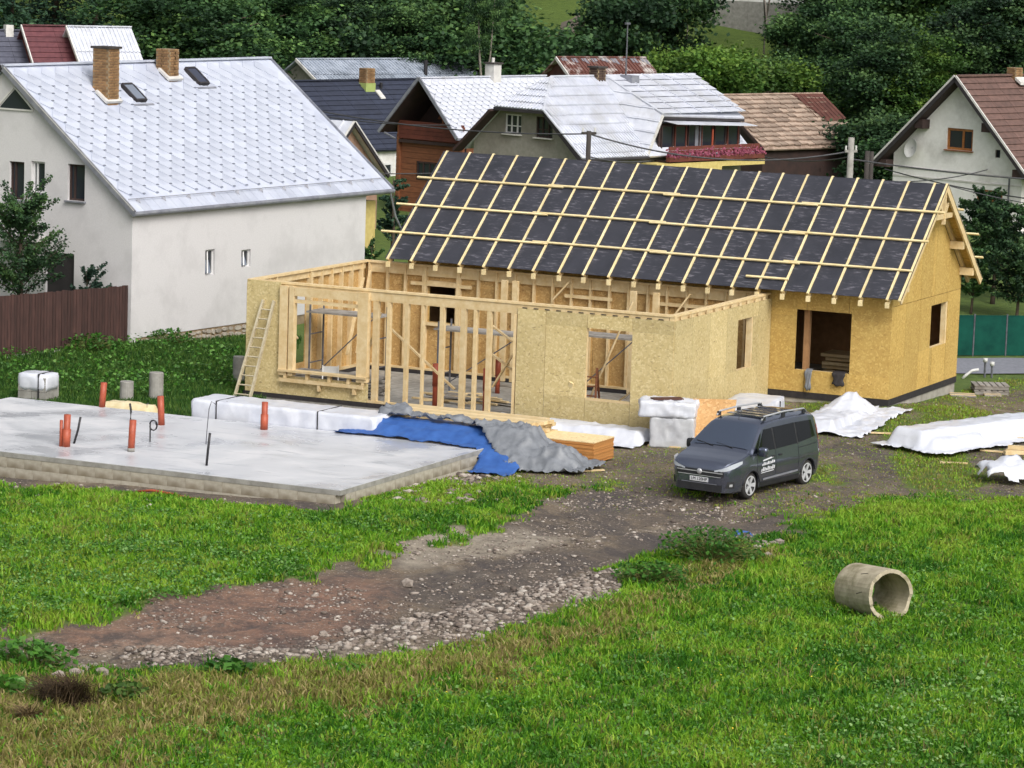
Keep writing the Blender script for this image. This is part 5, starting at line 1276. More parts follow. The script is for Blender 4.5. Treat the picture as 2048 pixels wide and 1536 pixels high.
def sheetfield(parent, O, U, Vd, N, region, su, sv, rib, mat, name='roof_sheet', th=.014, ribh=.04):
    """corrugated sheets in courses, clipped to a convex region given in (u, v)"""
    us = [p_[0] for p_ in region]; vs_ = [p_[1] for p_ in region]; n = len(region); cx, cy = sum(us)/n, sum(vs_)/n
    def clip(P):
        for e in range(n):
            (ax, az), (bx_, bz) = region[e], region[(e+1) % n]; A, B_ = (bz-az), -(bx_-ax); C = A*ax+B_*az
            if A*cx+B_*cy > C: A, B_, C = -A, -B_, -C
            P = clip_poly(P, A, B_, C)
            if len(P) < 3: return []
        return P
    j = 0; v = min(vs_)
    while v < max(vs_)-.02:
        u = min(us)
        while u < max(us)-.02:
            P = clip([(u+.003, v), (min(u+su, max(us))-.003, v), (min(u+su, max(us))-.003, min(v+sv+.05, max(vs_))), (u+.003, min(v+sv+.05, max(vs_)))])
            if len(P) >= 3:
                mb = MB(); f = lambda q: O+U*q[0]+Vd*q[1]+N*(.01+.05*(q[1]-v)/sv)
                mb.prism([f(q) for q in P], -N*th)
                r = u+rib/2
                while r < u+su:
                    Q = clip([(r-.03, v+.005), (r+.03, v+.005), (r+.03, min(v+sv+.045, max(vs_))), (r-.03, min(v+sv+.045, max(vs_)))])
                    if len(Q) >= 3:
                        v0, v1 = min(q[1] for q in Q), max(q[1] for q in Q)
                        if v1-v0 > .05: mb.beam(f((r, v0)), f((r, v1)), .05, ribh*2, N)
                    r += rib
                mb.build(name, mat, parent)
            u += su
        v += sv; j += 1
def chimney(parent, o, sx, sy, h, mat=None, cap=True, name='chimney', bricks=True, h0=-1.0):
    """brick stack: mortar core with separate bricks on its faces"""
    o = np.asarray(o, float); c = MB().box(o[0]-sx/2, o[0]+sx/2, o[1]-sy/2, o[1]+sy/2, o[2]+h0, o[2]+h).build(name, M_MORTAR if bricks else mat, parent)
    if bricks:
        ch_ = .085; nb_ = int((h-h0*.4)/ch_)
        for face, (L_, U_, N_) in enumerate(((sx, (1, 0, 0), (0, -1, 0)), (sy, (0, 1, 0), (1, 0, 0)))):
            U_ = np.array(U_, float); N_ = np.array(N_, float); n = max(2, int(round(L_/.26))); bl = L_/n
            me = MB().box(-bl/2+.008, bl/2-.008, -.012, .03, -ch_/2+.006, ch_/2-.006).mesh('brick'); me.materials.append(mat or M_BRICK)
            for r in range(nb_):
                z = o[2]+h-ch_*(r+.5)
                for i in range(n):
                    off = -L_/2+bl*(i+.5)+(bl*.25 if r % 2 else -bl*.25)
                    off = max(-L_/2+bl/2, min(L_/2-bl/2, off))
                    p_ = o+U_*off+N_*((sy if face == 0 else sx)/2)
                    piece('brick', me, c, framemat((p_[0], p_[1], z), U_, -N_, (0, 0, 1)))
    if cap: MB().box(o[0]-sx/2-.06, o[0]+sx/2+.06, o[1]-sy/2-.06, o[1]+sy/2+.06, o[2]+h+.002, o[2]+h+.07).build('cap', M_POLEWOOD, c)
    return c

M_TIPSHADE = simple('tile_tip_shade', lin(112, 117, 132), lin(96, 101, 116), 5, .8)  # dark grey standing in for shade at the diamond tile tips
# --- large white house with the silver diamond roof
WX, WY, WP, Ww, Wze, Wzr, WL = -20.54, 106.0, 31.6, 10.5, 3.94, 8.07, 13.96
wh_ = hthing('white_house', 'big white rendered house with a silver diamond-sheet roof and two brick chimneys', 'house', WX, WY, WP)
O_, U_, V_, N_, SL = slopeframe(Ww, Wze, Wzr)
xw0, xw1, yw0, yw1 = .2, 10.32, .14, 12.7
tanp = (Wzr-Wze)/(Ww/2)
gz0 = -.75
gtop = lambda x: Wzr-abs(x-Ww/2)*tanp-.14
gp_ = [(xw0, gz0), (xw1, gz0), (xw1, gtop(xw1)), (Ww/2, gtop(Ww/2)), (xw0, gtop(xw0))]
wins = [(5.45, 6.05, 3.95, 5.13), (6.33, 6.87, 4.22, 5.19), (7.78, 8.45, 4.08, 5.2), (6.95, 8.08, .3, 2.43)]
wall(wh_, 'wall', M_WHITEWALL, (0, yw0, 0), (1, 0, 0), (0, -1, 0), gp_, wins, th=.3)
swin = [(3.84, 4.34, 1.70, 2.50), (5.74, 6.24, 1.82, 2.37)]
wall(wh_, 'wall', M_WHITEWALL, (xw1, 0, 0), (0, 1, 0), (1, 0, 0), [(yw0+.301, .02), (yw1, .02), (yw1, Wze+.02), (yw0+.301, Wze+.02)], swin, th=.3)
wall(wh_, 'wall', M_WHITEWALL, (xw0, 0, 0), (0, 1, 0), (-1, 0, 0), [(yw0+.301, gz0), (yw1, gz0), (yw1, Wze-.1), (yw0+.301, Wze-.1)], th=.3)
wall(wh_, 'wall', M_YELLOWWALL, (0, yw1, 0), (1, 0, 0), (0, 1, 0), [(xw0+.301, gz0), (xw1-.301, gz0), (xw1-.301, gtop(xw1-.301)), (Ww/2, gtop(Ww/2)), (xw0+.301, gtop(xw0+.301))], th=.3)
MB().box(xw1-1.6, xw1-.35, yw1+.004, yw1+1.1, -.5, 3.5).build('porch', M_YELLOWWALL, wh_)
# rubble plinth: stones set in the foot of the side wall
MB().box(xw1-.28, xw1-.03, yw0+.302, yw1, gz0, .019).build('plinth', M_MORTAR, wh_)
rng = random.Random(12); y = yw0+.4
while y < 8.2:
    l = rng.uniform(.16, .42); z = -.02
    while z > -.62:
        h = rng.uniform(.10, .2); b = MB(); pts = []
        n = 7
        for k in range(n):
            a_ = 2*math.pi*k/n; pts.append((xw1-.05, y+l/2+math.cos(a_)*l*.46*rng.uniform(.8, 1.05), z-h/2+math.sin(a_)*h*.44*rng.uniform(.8, 1.05)))
        b.prism(pts, (rng.uniform(.04, .09), 0, 0)).build('stone', M_STONE, wh_); z -= h+.01
    y += l+.015
# roof slopes, ridge, verge, eave strip, gutter
roof = slabpoly('roof', M_SILVER, wh_, [O_, O_+U_*WL, O_+U_*WL+V_*SL, O_+V_*SL], N_, .09)
Nl = N_*np.array([-1, 1, 1]); Vl = V_*np.array([-1, 1, 1])
slabpoly('roof', M_SILVER, wh_, [O_+Vl*.02, O_+Vl*SL, O_+U_*WL+Vl*SL, O_+U_*WL+Vl*.02], Nl, .09)
CHP = []
def on_slope(px, py, off=0.0):
    C = CAM-np.array([WX, WY, 0]); e1, e2 = hfr(WP); R3 = np.stack([e1, e2, K]); c = R3@C; d = R3@ray(px, py); t_ = ((O_+N_*off)-c)@N_/(d@N_); return c+d*t_
c1, c2 = on_slope(222, 205), on_slope(345, 160)
s1, s2 = on_slope(266, 188), on_slope(392, 155)
def uv(p_): q = p_-O_; return q@U_, q@V_
blk = [uv(c1), uv(c2), uv(s1), uv(s2)]
skipf = lambda u, v: any(abs(u-b_[0]) < .45 and abs(v-b_[1]) < .42 for b_ in blk)
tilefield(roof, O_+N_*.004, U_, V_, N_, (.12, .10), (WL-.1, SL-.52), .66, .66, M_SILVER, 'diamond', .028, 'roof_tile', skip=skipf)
nst = 33
for i in range(nst):
    u = .04+i*(WL-.08)/nst; u1 = u+(WL-.08)/nst-.012
    MB().prism([O_+U_*u+V_*(SL-.50)+N_*.02, O_+U_*u1+V_*(SL-.50)+N_*.02, O_+U_*u1+V_*(SL+.03)+N_*.012, O_+U_*u+V_*(SL+.03)+N_*.012], -N_*.014).build('eave_sheet', M_SILVER, roof)
    if i % 3 == 1: MB().add([O_+U_*u+V_*(SL-.44)+N_*.03, O_+U_*(u+.2)+V_*(SL-.44)+N_*.03, O_+U_*(u+.1)+V_*(SL-.28)+N_*.025, O_+U_*(u+.1)+V_*(SL-.42)+N_*.13], [(0, 1, 3), (1, 2, 3), (2, 0, 3), (0, 2, 1)]).build('snow_guard', M_GREYTRIM, roof)
MB().tube([O_+U_*.05+V_*(SL-.43)+N_*.10, O_+U_*(WL-.05)+V_*(SL-.43)+N_*.10], .012, 6).build('snow_rail', M_GREYTRIM, roof)
MB().beam(O_+U_*(-.02)+N_*.03, O_+U_*(WL+.02)+N_*.03, .22, .06).build('ridge_cap', M_SILVER, roof)
MB().beam(O_-U_*.03-N_*.03, O_-U_*.03+V_*(SL+.05)-N_*.03, .05, .19, N_).build('verge', M_GREYTRIM, roof); MB().beam(O_+U_*(WL+.03)-N_*.03, O_+U_*(WL+.03)+V_*(SL+.05)-N_*.03, .05, .19, N_).build('verge', M_GREYTRIM, roof)
MB().beam(O_-U_*.01+N_*.03+V_*.1, O_-U_*.01+V_*(SL)+N_*.03, .1, .03, N_).build('verge_trim', M_WHITETRIM, roof)
MB().beam(O_-U_*.03-N_*.03, O_-U_*.03+Vl*(SL+.05)-N_*.03, .05, .19, Nl).build('verge', M_DARKTRIM, roof)
ge = O_+V_*(SL+.06)-N_*.06
MB().tube([ge-U_*.05, ge+U_*(WL+.1)], .075, 10).build('gutter', M_GREYTRIM, wh_); MB().beam(ge+np.array([-.2, .1, -.07]), ge+np.array([-.2, WL-.1, -.07]), .3, .05).build('soffit', M_WHITETRIM, wh_)
MB().tube([ge+U_*(WL-.1)+np.array([0, 0, -.05]), ge+U_*(WL-.1)+np.array([-.1, .5, -.9]), ge+U_*(WL-.1)+np.array([-.15, .9, -1.3])], .04, 8).build('downpipe', M_GREYTRIM, wh_)
# brick stacks and roof lights
for (c, sx, sy, px, py, pt) in ((c1, .62, .55, 218, 200, 97), (c2, .55, .5, 345, 160, 98)):
    e1, e2 = hfr(WP); wpos = np.array([WX, WY, 0])+e1*(c[0]-.25)+e2*c[1]; top = atY(px, pt, wpos[1])[2]
    chimney(wh_, (c[0]-.22, c[1], c[2]), sx, sy, top-c[2], cap=(px == 218), h0=-.35)
    MB().prism([c+np.array([.12, -sy/2-.12, -.05])-V_*.6, c+np.array([.12, sy/2+.12, -.05])-V_*.6, c+np.array([.12, sy/2+.12, -.02]), c+np.array([.12, -sy/2-.12, -.02])], N_*.09).build('flashing', M_WHITETRIM, wh_)
for s_, gm in ((s1, M_GLASSB), (s2, glassy('skylight_dark', lin(58, 62, 78), .1))):
    u, v = uv(s_); a_ = O_+U_*(u-.26)+V_*(v-.38); mb = MB()
    f = lambda du, dv, h: a_+U_*du+V_*dv+N_*h
    fr = MB(); fr.beam(f(0, 0, .06), f(.52, 0, .06), .07, .12, N_); fr.beam(f(0, .76, .06), f(.52, .76, .06), .07, .12, N_); fr.beam(f(.003, .04, .06), f(.003, .72, .06), .06, .12, N_); fr.beam(f(.517, .04, .06), f(.517, .72, .06), .06, .12, N_)
    sk = fr.build('skylight', M_DARKTRIM, wh_); MB().prism([f(.03, .03, .10), f(.49, .03, .10), f(.49, .73, .10), f(.03, .73, .10)], -N_*.02).build('pane', gm, sk)
    MB().prism([f(-.25, .9, .03), f(.75, .9, .03), f(.75, .98, .03), f(-.25, .98, .03)], N_*.02).build('flashing', M_GREYTRIM, wh_)
# windows
MB().prism([(5.02, yw0-.012, 6.76), (6.32, yw0-.012, 6.76), (5.66, yw0-.012, 7.38)], (0, .01, 0)).build('attic_window', M_GLASS, wh_)
for q in (((4.98, yw0-.02, 6.74), (6.4, yw0-.02, 6.74)), ((5.62, yw0-.02, 7.45), (6.4, yw0-.02, 6.78)), ((4.95, yw0-.02, 6.78), (5.64, yw0-.02, 7.45))): MB().beam(q[0], q[1], .05, .05).build('attic_trim', M_WHITETRIM, wh_)
for i, w_ in enumerate(wins[:3]):
    window(wh_, (w_[0], yw0, w_[2]), (1, 0, 0), (0, -1, 0), w_[1]-w_[0], w_[3]-w_[2], M_DARKWOOD if i != 1 else M_WINWHITE, M_GLASS, .16, .06, mull=[(w_[1]-w_[0])*.3], sill=M_GREYTRIM)
MB().box(wins[3][0], wins[3][1], yw0+.1, yw0+.16, wins[3][2], wins[3][3]).build('door', M_DARKTRIM, wh_)
for i, w_ in enumerate(swin):
    f = window(wh_, (xw1, w_[0], w_[2]), (0, 1, 0), (1, 0, 0), w_[1]-w_[0], w_[3]-w_[2], M_WINWHITE, M_GLASS, .14, .05, name='window')
    h = w_[3]-w_[2]; y0, y1 = w_[0]+.06, w_[1]-.06        # sash tilted inwards at the top, seen edge-on
    MB().add([(xw1-.01, y0, w_[2]+.05), (xw1-.01, y1-.12, w_[2]+.05), (xw1-.20, y1-.12, w_[3]-.03), (xw1-.20, y0, w_[3]-.03), (xw1-.04, y0, w_[2]+.05), (xw1-.04, y1-.12, w_[2]+.05), (xw1-.23, y1-.12, w_[3]-.03), (xw1-.23, y0, w_[3]-.03)],
             [(0, 1, 2, 3), (4, 7, 6, 5), (0, 4, 5, 1), (1, 5, 6, 2), (2, 6, 7, 3), (3, 7, 4, 0)]).build('tilted_sash', M_GLASSB, f)
    MB().beam((xw1+.01, y0+.05, w_[2]+.05), (xw1-.10, y0+.16, w_[3]-.04), .04, .05).build('sash_edge', M_WINWHITE, f)
# balcony on the gable
MB().box(5.2, 7.05, yw0-1.0, yw0-.004, 2.75, 2.88).build('balcony', M_WHITETRIM, wh_)
for z in (3.15, 3.45, 3.75): MB().box(5.2, 7.05, yw0-1.0, yw0-.96, z, z+.05).build('balcony_rail', M_WHITETRIM, wh_)
for k in range(12): MB().box(5.22+k*.16, 5.245+k*.16, yw0-.99, yw0-.965, 2.885, 3.75).build('baluster', M_GREYTRIM, wh_)

# --- brown wooden house with small silver tiles
BX, BY, BP, Bw, Bze, Bzr, BL = -5.8, 137.0, 41.7, 4.36, 4.30, 6.60, 7.75
bh = hthing('brown_house', 'brown board-clad house with a deep gable balcony and a silver tiled roof', 'house', BX, BY, BP)
O_, U_, V_, N_, SL = slopeframe(Bw, Bze, Bzr); bt = (Bzr-Bze)/(Bw/2); Nl, Vl = N_*np.array([-1, 1, 1]), V_*np.array([-1, 1, 1])
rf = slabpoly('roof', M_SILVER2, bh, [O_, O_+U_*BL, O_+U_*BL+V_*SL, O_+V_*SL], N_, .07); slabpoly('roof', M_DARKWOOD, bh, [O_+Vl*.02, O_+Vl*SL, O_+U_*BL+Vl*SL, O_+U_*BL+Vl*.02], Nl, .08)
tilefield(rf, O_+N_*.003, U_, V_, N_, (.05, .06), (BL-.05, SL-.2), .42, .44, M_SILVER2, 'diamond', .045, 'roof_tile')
for vv in (V_, Vl): MB().beam(O_-U_*.03, O_-U_*.03+vv*(SL+.04), .06, .13, N_ if vv is V_ else Nl).build('verge', M_GREYTRIM, rf)
MB().beam(O_+N_*.02, O_+U_*BL+N_*.02, .16, .05).build('ridge_cap', M_SILVER2, rf)
xb0, xb1, yb = .28, 4.05, .75
# clad walls in boards
zb = .2
k = 0; z = zb
while z < 4.05:
    z1 = z+.235; wall(bh, 'cladding_board', M_BROWNWOOD, (0, yb, 0), (1, 0, 0), (0, -1, 0), [(xb0, z), (xb1, z), (xb1, z1-.012), (xb0, z1-.012)], [(1.45, 2.6, 2.4, 3.15)] if z1 > 2.4 and z < 3.15 else [], th=.06, joined=True); z = z1
wall(bh, 'wall', M_DARKWOOD, (0, yb+.07, 0), (1, 0, 0), (0, -1, 0), [(xb0, zb), (xb1, zb), (xb1, 4.3), (xb0, 4.3)], th=.1)
wall(bh, 'wall', M_BROWNWOOD, (xb1, 0, 0), (0, 1, 0), (1, 0, 0), [(yb+.061, zb), (BL-.3, zb), (BL-.3, Bze-.02), (yb+.061, Bze-.02)], th=.15)
wall(bh, 'wall', M_BROWNWOOD, (xb0, 0, 0), (0, 1, 0), (-1, 0, 0), [(yb+.061, zb), (BL-.3, zb), (BL-.3, Bze-.02), (yb+.061, Bze-.02)], th=.15)
wall(bh, 'gable_wall', M_DARKWOOD, (0, yb+1.1, 0), (1, 0, 0), (0, -1, 0), [(xb0, 4.05), (xb1, 4.05), (xb1, Bzr-abs(xb1-Bw/2)*bt-.1), (Bw/2, Bzr-.1), (xb0, Bzr-abs(xb0-Bw/2)*bt-.1)], th=.1)
window(bh, (1.5, yb-.01, 2.4), (1, 0, 0), (0, -1, 0), 1.05, .75, M_DARKWOOD, M_GLASS, .05, .07, mull=[.35, .7])
MB().prism([(1.55, yb+1.09, 4.85), (2.35, yb+1.09, 4.85), (2.35, yb+1.09, 5.75)], (0, -.03, 0)).build('gable_panel', M_BROWNWOOD, bh)
MB().beam((2.9, yb, 4.75), (2.9, yb, 5.35), .09, .09, (0, 1, 0)).build('balcony_post', M_BROWNWOOD, bh)
z = 4.05
while z < 4.78: MB().box(xb0+.25, xb1+.1, yb-.14, yb-.10, z, z+.175).build('parapet_board', M_REDWOOD, bh); z += .185
MB().box(xb0+.15, xb0+.28, yb-.12, yb-.0, .2, 4.9).build('corner_post', M_BROWNWOOD, bh); MB().box(xb1-.1, xb1+.06, yb-.12, yb-.0, .2, 4.7).build('corner_post', M_BROWNWOOD, bh)
MB().box(xb0+.3, xb1-.1, yb-.2, yb-.06, 3.88, 4.0).build('balcony_beam', M_DARKWOOD, bh)
MB().beam(O_+V_*(SL+.03)-N_*.05, O_+V_*(SL+.03)-N_*.05+U_*BL, .1, .08).build('gutter', M_GREYTRIM, bh); MB().tube([np.array([.1, .2, 4.25]), np.array([.35, .6, 4.0])], .04, 6).build('downpipe', M_GREYTRIM, bh)
e1, e2 = hfr(BP); q = hit(BX, BY, BP, 985, 160, 0, Bw/2)
ch_ = chimney(bh, (Bw/2+.02, q[1], Bzr-.1), .5, .45, .62, M_WHITETRIM, True, bricks=False, h0=-.4); MB().tube([(Bw/2, q[1], Bzr+.58), (Bw/2, q[1], Bzr+.78)], .07, 8).build('flue', M_WHITETRIM, ch_)

# --- grey house with half-hipped silver roof, dormer and flower balcony
GX_, GY_, GPH, Gw, Gze, Gzr, GL = -2.38, 128.0, 42.5, 6.4, 4.35, 7.20, 10.15
gh = hthing('grey_house', 'grey rendered house with a half-hipped silver sheet roof and a flower balcony', 'house', GX_, GY_, GPH)
O_, U_, V_, N_, SL = slopeframe(Gw, Gze, Gzr); Nl, Vl = N_*np.array([-1, 1, 1]), V_*np.array([-1, 1, 1]); gt_ = (Gzr-Gze)/(Gw/2)
hz, hx0, hx1, hy = 6.07, 1.93, 4.47, 1.67
vh = (hx1-Gw/2)/(Gw/2)*SL
A_ = np.array([3.2, 4.7, 7.2]); D1 = np.array([6.3, 4.65, 5.86]); D2 = np.array([6.3, 9.6, 5.66]); V0 = np.array([6.38, 3.75, 4.38])
main = [(hy, 0), (4.7, 0), (3.75, SL), (0, SL), (0, vh)]
rf = slabpoly('roof', M_SILVER2, gh, [O_+U_*u+V_*v for u, v in [(hy, 0), (GL, 0), (GL, SL), (0, SL), (0, vh)]], N_, .08)
slabpoly('roof', M_SILVER2, gh, [O_+U_*u+Vl*v for u, v in [(hy, 0.02), (GL, 0.02), (GL, SL), (0, SL), (0, vh)]], Nl, .08)
sheetfield(rf, O_, U_, V_, N_, main, .95, .50, .16, M_SILVER2)
# half hip
ap = np.array([Gw/2, hy, Gzr]); l0, r0 = np.array([hx0, -.12, hz-.06]), np.array([hx1, -.12, hz-.06]); nh = np.cross(r0-l0, ap-l0); nh /= np.linalg.norm(nh); nh = nh if nh[2] > 0 else -nh
slabpoly('hip', M_SILVER2, gh, [l0, r0, ap], nh, .06)
hl = np.linalg.norm(ap-(l0+r0)/2); vd = ((l0+r0)/2-ap)/hl; hu = np.array([1.0, 0, 0])
sheetfield(rf, ap, hu, vd, nh, [(-(hx1-hx0)/2, hl), ((hx1-hx0)/2, hl), (0, .02)], .95, .42, .16, M_SILVER2)
for a_, b_ in ((ap, r0), (ap, l0), (r0, O_+V_*SL), (O_+U_*hy, O_+U_*GL)):
    MB().beam(a_+N_*.05, b_+N_*.05, .12, .05).build('ridge_cap', M_SILVER2, rf)
MB().beam(l0-np.array([0, 0, .05]), r0-np.array([0, 0, .05]), .05, .12).build('hip_fascia', M_DARKTRIM, gh)
MB().beam(r0+np.array([.02, .04, -.1]), O_+V_*SL+np.array([0, -.04, -.1]), .06, .16, N_).build('barge_board', M_DARKTRIM, gh)
MB().beam(l0+np.array([-.02, .04, -.1]), O_+Vl*SL+np.array([0, -.04, -.1]), .5, .10, Nl).build('barge_board', M_DARKWOOD, gh)
# dormer
dn = np.cross(D2-A_, D1-A_); dn /= np.linalg.norm(dn); dn = dn if dn[2] > 0 else -dn
du_ = np.array([0, 1.0, 0]); dv_ = np.cross(dn, du_); dv_ = dv_ if dv_[2] < 0 else -dv_; dl = (D1-A_)@dv_
slabpoly('dormer_roof', M_SILVER2, gh, [A_+dn*.04, A_+du_*5.4+dn*.04, D2+dn*.04, D1+dn*.04], dn, .07)
sheetfield(rf, A_+dn*.045, du_, dv_, dn, [(0, 0), (5.4, 0), (4.95, dl), (-.05, dl)], 1.25, .48, 2.0, M_SILVER2)
cn = np.cross(D1-A_, V0-A_); cn /= np.linalg.norm(cn); cn = cn if cn@np.array([0, -1, 0]) > 0 else -cn
slabpoly('dormer_cheek', M_SILVER2, gh, [A_+cn*.03, D1+cn*.03, V0+cn*.03], cn, .05)
cu = (D1-V0); cu = cu/np.linalg.norm(cu); cv = np.cross(cn, cu); 
if cv@(A_-V0) < 0: cv = -cv
loc2 = lambda p_: ((p_-V0)@cu, (p_-V0)@cv)
sheetfield(rf, V0+cn*.035, cu, cv, cn, [loc2(V0), loc2(D1), loc2(A_)], .5, .9, .9, M_SILVER2)
MB().beam(A_+dn*.06, D1+dn*.08, .1, .05).build('ridge_cap', M_SILVER2, rf); MB().beam(D1+dn*.02, V0, .07, .1).build('ridge_cap', M_WHITETRIM, rf)
MB().beam(D1-np.array([0, 0, .08]), D2-np.array([0, 0, .08]), .06, .1).build('dormer_fascia', M_DARKTRIM, gh)
aw = MB().prism([(6.25, 4.75, 5.66), (6.25, 9.7, 5.48), (6.75, 9.9, 5.38), (6.75, 5.0, 5.55)], (0, 0, .02)).build('awning', M_SILVER2, gh)
# glazed dormer front, balcony, flowers
MB().box(6.0, 6.06, 4.75, 9.7, 4.4, 5.55).build('dormer_front', M_DARKWOOD, gh)
for k in range(6): window(gh, (6.062, 4.85+k*.8, 4.55), (0, 1, 0), (1, 0, 0), .7, .92, M_REDWOOD if k % 2 else M_DARKWOOD, M_GLASS, .0, .05, proud=0.0, name='dormer_window')
MB().box(6.07, 6.09, 6.9, 7.35, 4.5, 5.45).build('curtain', M_GREYTRIM, gh); MB().box(6.5, 6.54, 7.4, 7.46, 4.35, 5.3).build('flag_pole', M_ORANGE, gh)
for k, z in enumerate((4.42, 4.62)): MB().box(6.78, 6.82, 4.5, 10.0, z-.05*k, z+.14-.05*k).build('balcony_board', M_REDWOOD, gh)
MB().box(6.1, 6.8, 4.5, 10.0, 4.10, 4.16).build('balcony_floor', M_DARKWOOD, gh)
fb = MB().box(6.84, 7.02, 4.3, 10.1, 4.15, 4.33).build('flower_box', M_REDWOOD, gh)
MB().box(6.2, 6.99, 3.6, 7.5, 3.60, 4.095).build('yellow_band', M_YELLOWWALL, gh); MB().box(6.4, 6.95, 7.51, 10.2, 3.9, 4.095).build('yellow_beam', M_YELLOWWALL, gh)
rng = random.Random(6); V = []; FQ = []
for k in range(900):
    c = np.array([6.93+rng.gauss(0, .09), rng.uniform(4.3, 10.1), 4.30+abs(rng.gauss(0, .13))]); s_ = rng.uniform(.03, .055); a_ = rng.uniform(0, 6.28)
    d1 = np.array([0.2*math.cos(a_), math.cos(a_), math.sin(a_)])*s_; d2 = np.array([.3, -math.sin(a_), math.cos(a_)])*s_
    i = len(V); V += [c-d1, c-d2, c+d1, c+d2]; FQ.append((i, i+1, i+2, i+3))
fo = obj('flowers', mesh_np('flowers', V, FQ), M_FLOWER, fb); fo['kind'] = 'stuff'
# walls and gable windows
gp2 = [(.45, .3), (5.95, .3), (5.95, Gzr-abs(5.95-3.2)*gt_-.1), (hx1, hz-.1), (hx0, hz-.1), (.45, Gzr-abs(.45-3.2)*gt_-.1)]
gw = [(2.04, 2.90, 5.02, 5.77), (3.65, 4.5, 4.98, 5.76)]
wall(gh, 'wall', M_GREYWALL, (0, .4, 0), (1, 0, 0), (0, -1, 0), gp2, gw, th=.25)
for w_ in gw: window(gh, (w_[0], .4, w_[2]), (1, 0, 0), (0, -1, 0), w_[1]-w_[0], w_[3]-w_[2], M_WINWHITE if w_[0] < 3 else M_DARKWOOD, M_GLASS, .12, .06, mull=[.3, .6], trans=[.3], sill=M_WHITETRIM)
wall(gh, 'wall', M_GREYWALL, (5.95, 0, 0), (0, 1, 0), (1, 0, 0), [(.651, .3), (GL-.2, .3), (GL-.2, 4.4), (.651, 4.4)], th=.25)
wall(gh, 'wall', M_GREYWALL, (.45, 0, 0), (0, 1, 0), (-1, 0, 0), [(.651, .3), (GL-.2, .3), (GL-.2, 4.4), (.651, 4.4)], th=.25)
ge = O_+V_*(SL+.05)-N_*.04; MB().tube([ge, ge+U_*3.8], .06, 8).build('gutter', M_DARKTRIM, gh)
q = hit(GX_, GY_, GPH, 1193, 150, 0, 3.2); chimney(gh, (3.25, q[1], 7.1), .45, .45, .42, simple('sooty_brick', lin(86, 66, 56), lin(60, 48, 44), 5, .9, vary=.3), True, h0=-.3)
q = hit(GX_, GY_, GPH, 1236, 150, 0, 3.2); MB().tube([(3.6, q[1], 6.9), (3.6, q[1], 8.0), (3.6, q[1], 9.25)], [.035, .03, .02], 8).build('antenna_mast', M_STEEL, gh); MB().box(3.55, 3.65, q[1]-.12, q[1]+.12, 9.2, 9.28).build('antenna', M_STEEL, gh)
MB().box(3.4, 4.0, q[1]-.1, q[1]+.35, 6.85, 7.25).build('roof_hatch', M_GREYTRIM, gh)

# --- white house on the right with the brown tiled roof
RX, RY, RP, Rw, Rze, Rzr, RL, Rxr = 14.78, 140.0, 44.1, 7.99, 3.44, 7.31, 11.0, 4.15
rh = hthing('white_gable_house', 'white gabled house with brown tiled roof, dark soffit and satellite dish', 'house', RX, RY, RP)
O_, U_, V_, N_, SL = slopeframe(Rw, Rze, Rzr, Rxr); dl_ = np.array([-Rxr, 0, Rze-Rzr]); SLl = np.linalg.norm(dl_); Vl = dl_/SLl; Nl = np.cross(Vl, (0, 1, 0)); Nl = Nl if Nl[2] > 0 else -Nl
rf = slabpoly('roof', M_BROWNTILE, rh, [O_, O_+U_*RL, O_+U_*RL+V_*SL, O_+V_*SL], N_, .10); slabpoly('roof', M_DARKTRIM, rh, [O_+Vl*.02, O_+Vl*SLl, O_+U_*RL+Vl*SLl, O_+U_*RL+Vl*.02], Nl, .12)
v = .05
while v < SL-.1:
    for u in np.arange(0.03, RL-.1, 1.2):
        MB().prism([O_+U_*u+V_*v+N_*.005, O_+U_*(u+1.19)+V_*v+N_*.005, O_+U_*(u+1.19)+V_*(v+.36)+N_*.05, O_+U_*u+V_*(v+.36)+N_*.05], -N_*.02).build('tile_course', M_BROWNTILE, rf)
    v += .33
for vv, nn, ll in ((V_, N_, SL), (Vl, Nl, SLl)):
    MB().beam(O_-U_*.02+nn*.04, O_-U_*.02+vv*(ll+.06)+nn*.04, .07, .08, nn).build('verge', M_WHITETRIM, rf); MB().beam(O_-U_*.02-nn*.08, O_-U_*.02+vv*(ll+.04)-nn*.08, .05, .15, nn).build('barge_board', M_DARKTRIM, rf)
MB().beam(O_+N_*.05, O_+U_*RL+N_*.05, .2, .08).build('ridge_cap', M_BROWNTILE, rf)
slabpoly('soffit', M_DARKWOOD, rh, [O_+Vl*.2-Nl*.125+U_*.02, O_+Vl*SLl-Nl*.125+U_*.02, O_+Vl*SLl-Nl*.125+U_*.5, O_+Vl*.2-Nl*.125+U_*.5], Nl, .03)
y_ = .55; x0_, x1_ = .75, 7.35; tz = lambda x: (Rzr-(x-Rxr)*(Rzr-Rze)/(Rw-Rxr) if x > Rxr else Rzr-(Rxr-x)*(Rzr-Rze)/Rxr)-.22
rw = [(3.46, 4.79, 4.27, 5.16), (5.95, 6.2, 4.1, 4.42), (5.12, 6.43, 1.5, 2.75)]
wall(rh, 'wall', M_WHITEWALL2, (0, y_, 0), (1, 0, 0), (0, -1, 0), [(x0_, -.2), (x1_, -.2), (x1_, tz(x1_)), (Rxr, tz(Rxr)), (x0_, tz(x0_))], rw, th=.3)
wall(rh, 'wall', M_WHITEWALL2, (x1_, 0, 0), (0, 1, 0), (1, 0, 0), [(y_+.301, -.2), (RL-.3, -.2), (RL-.3, tz(x1_)), (y_+.301, tz(x1_))], th=.3)
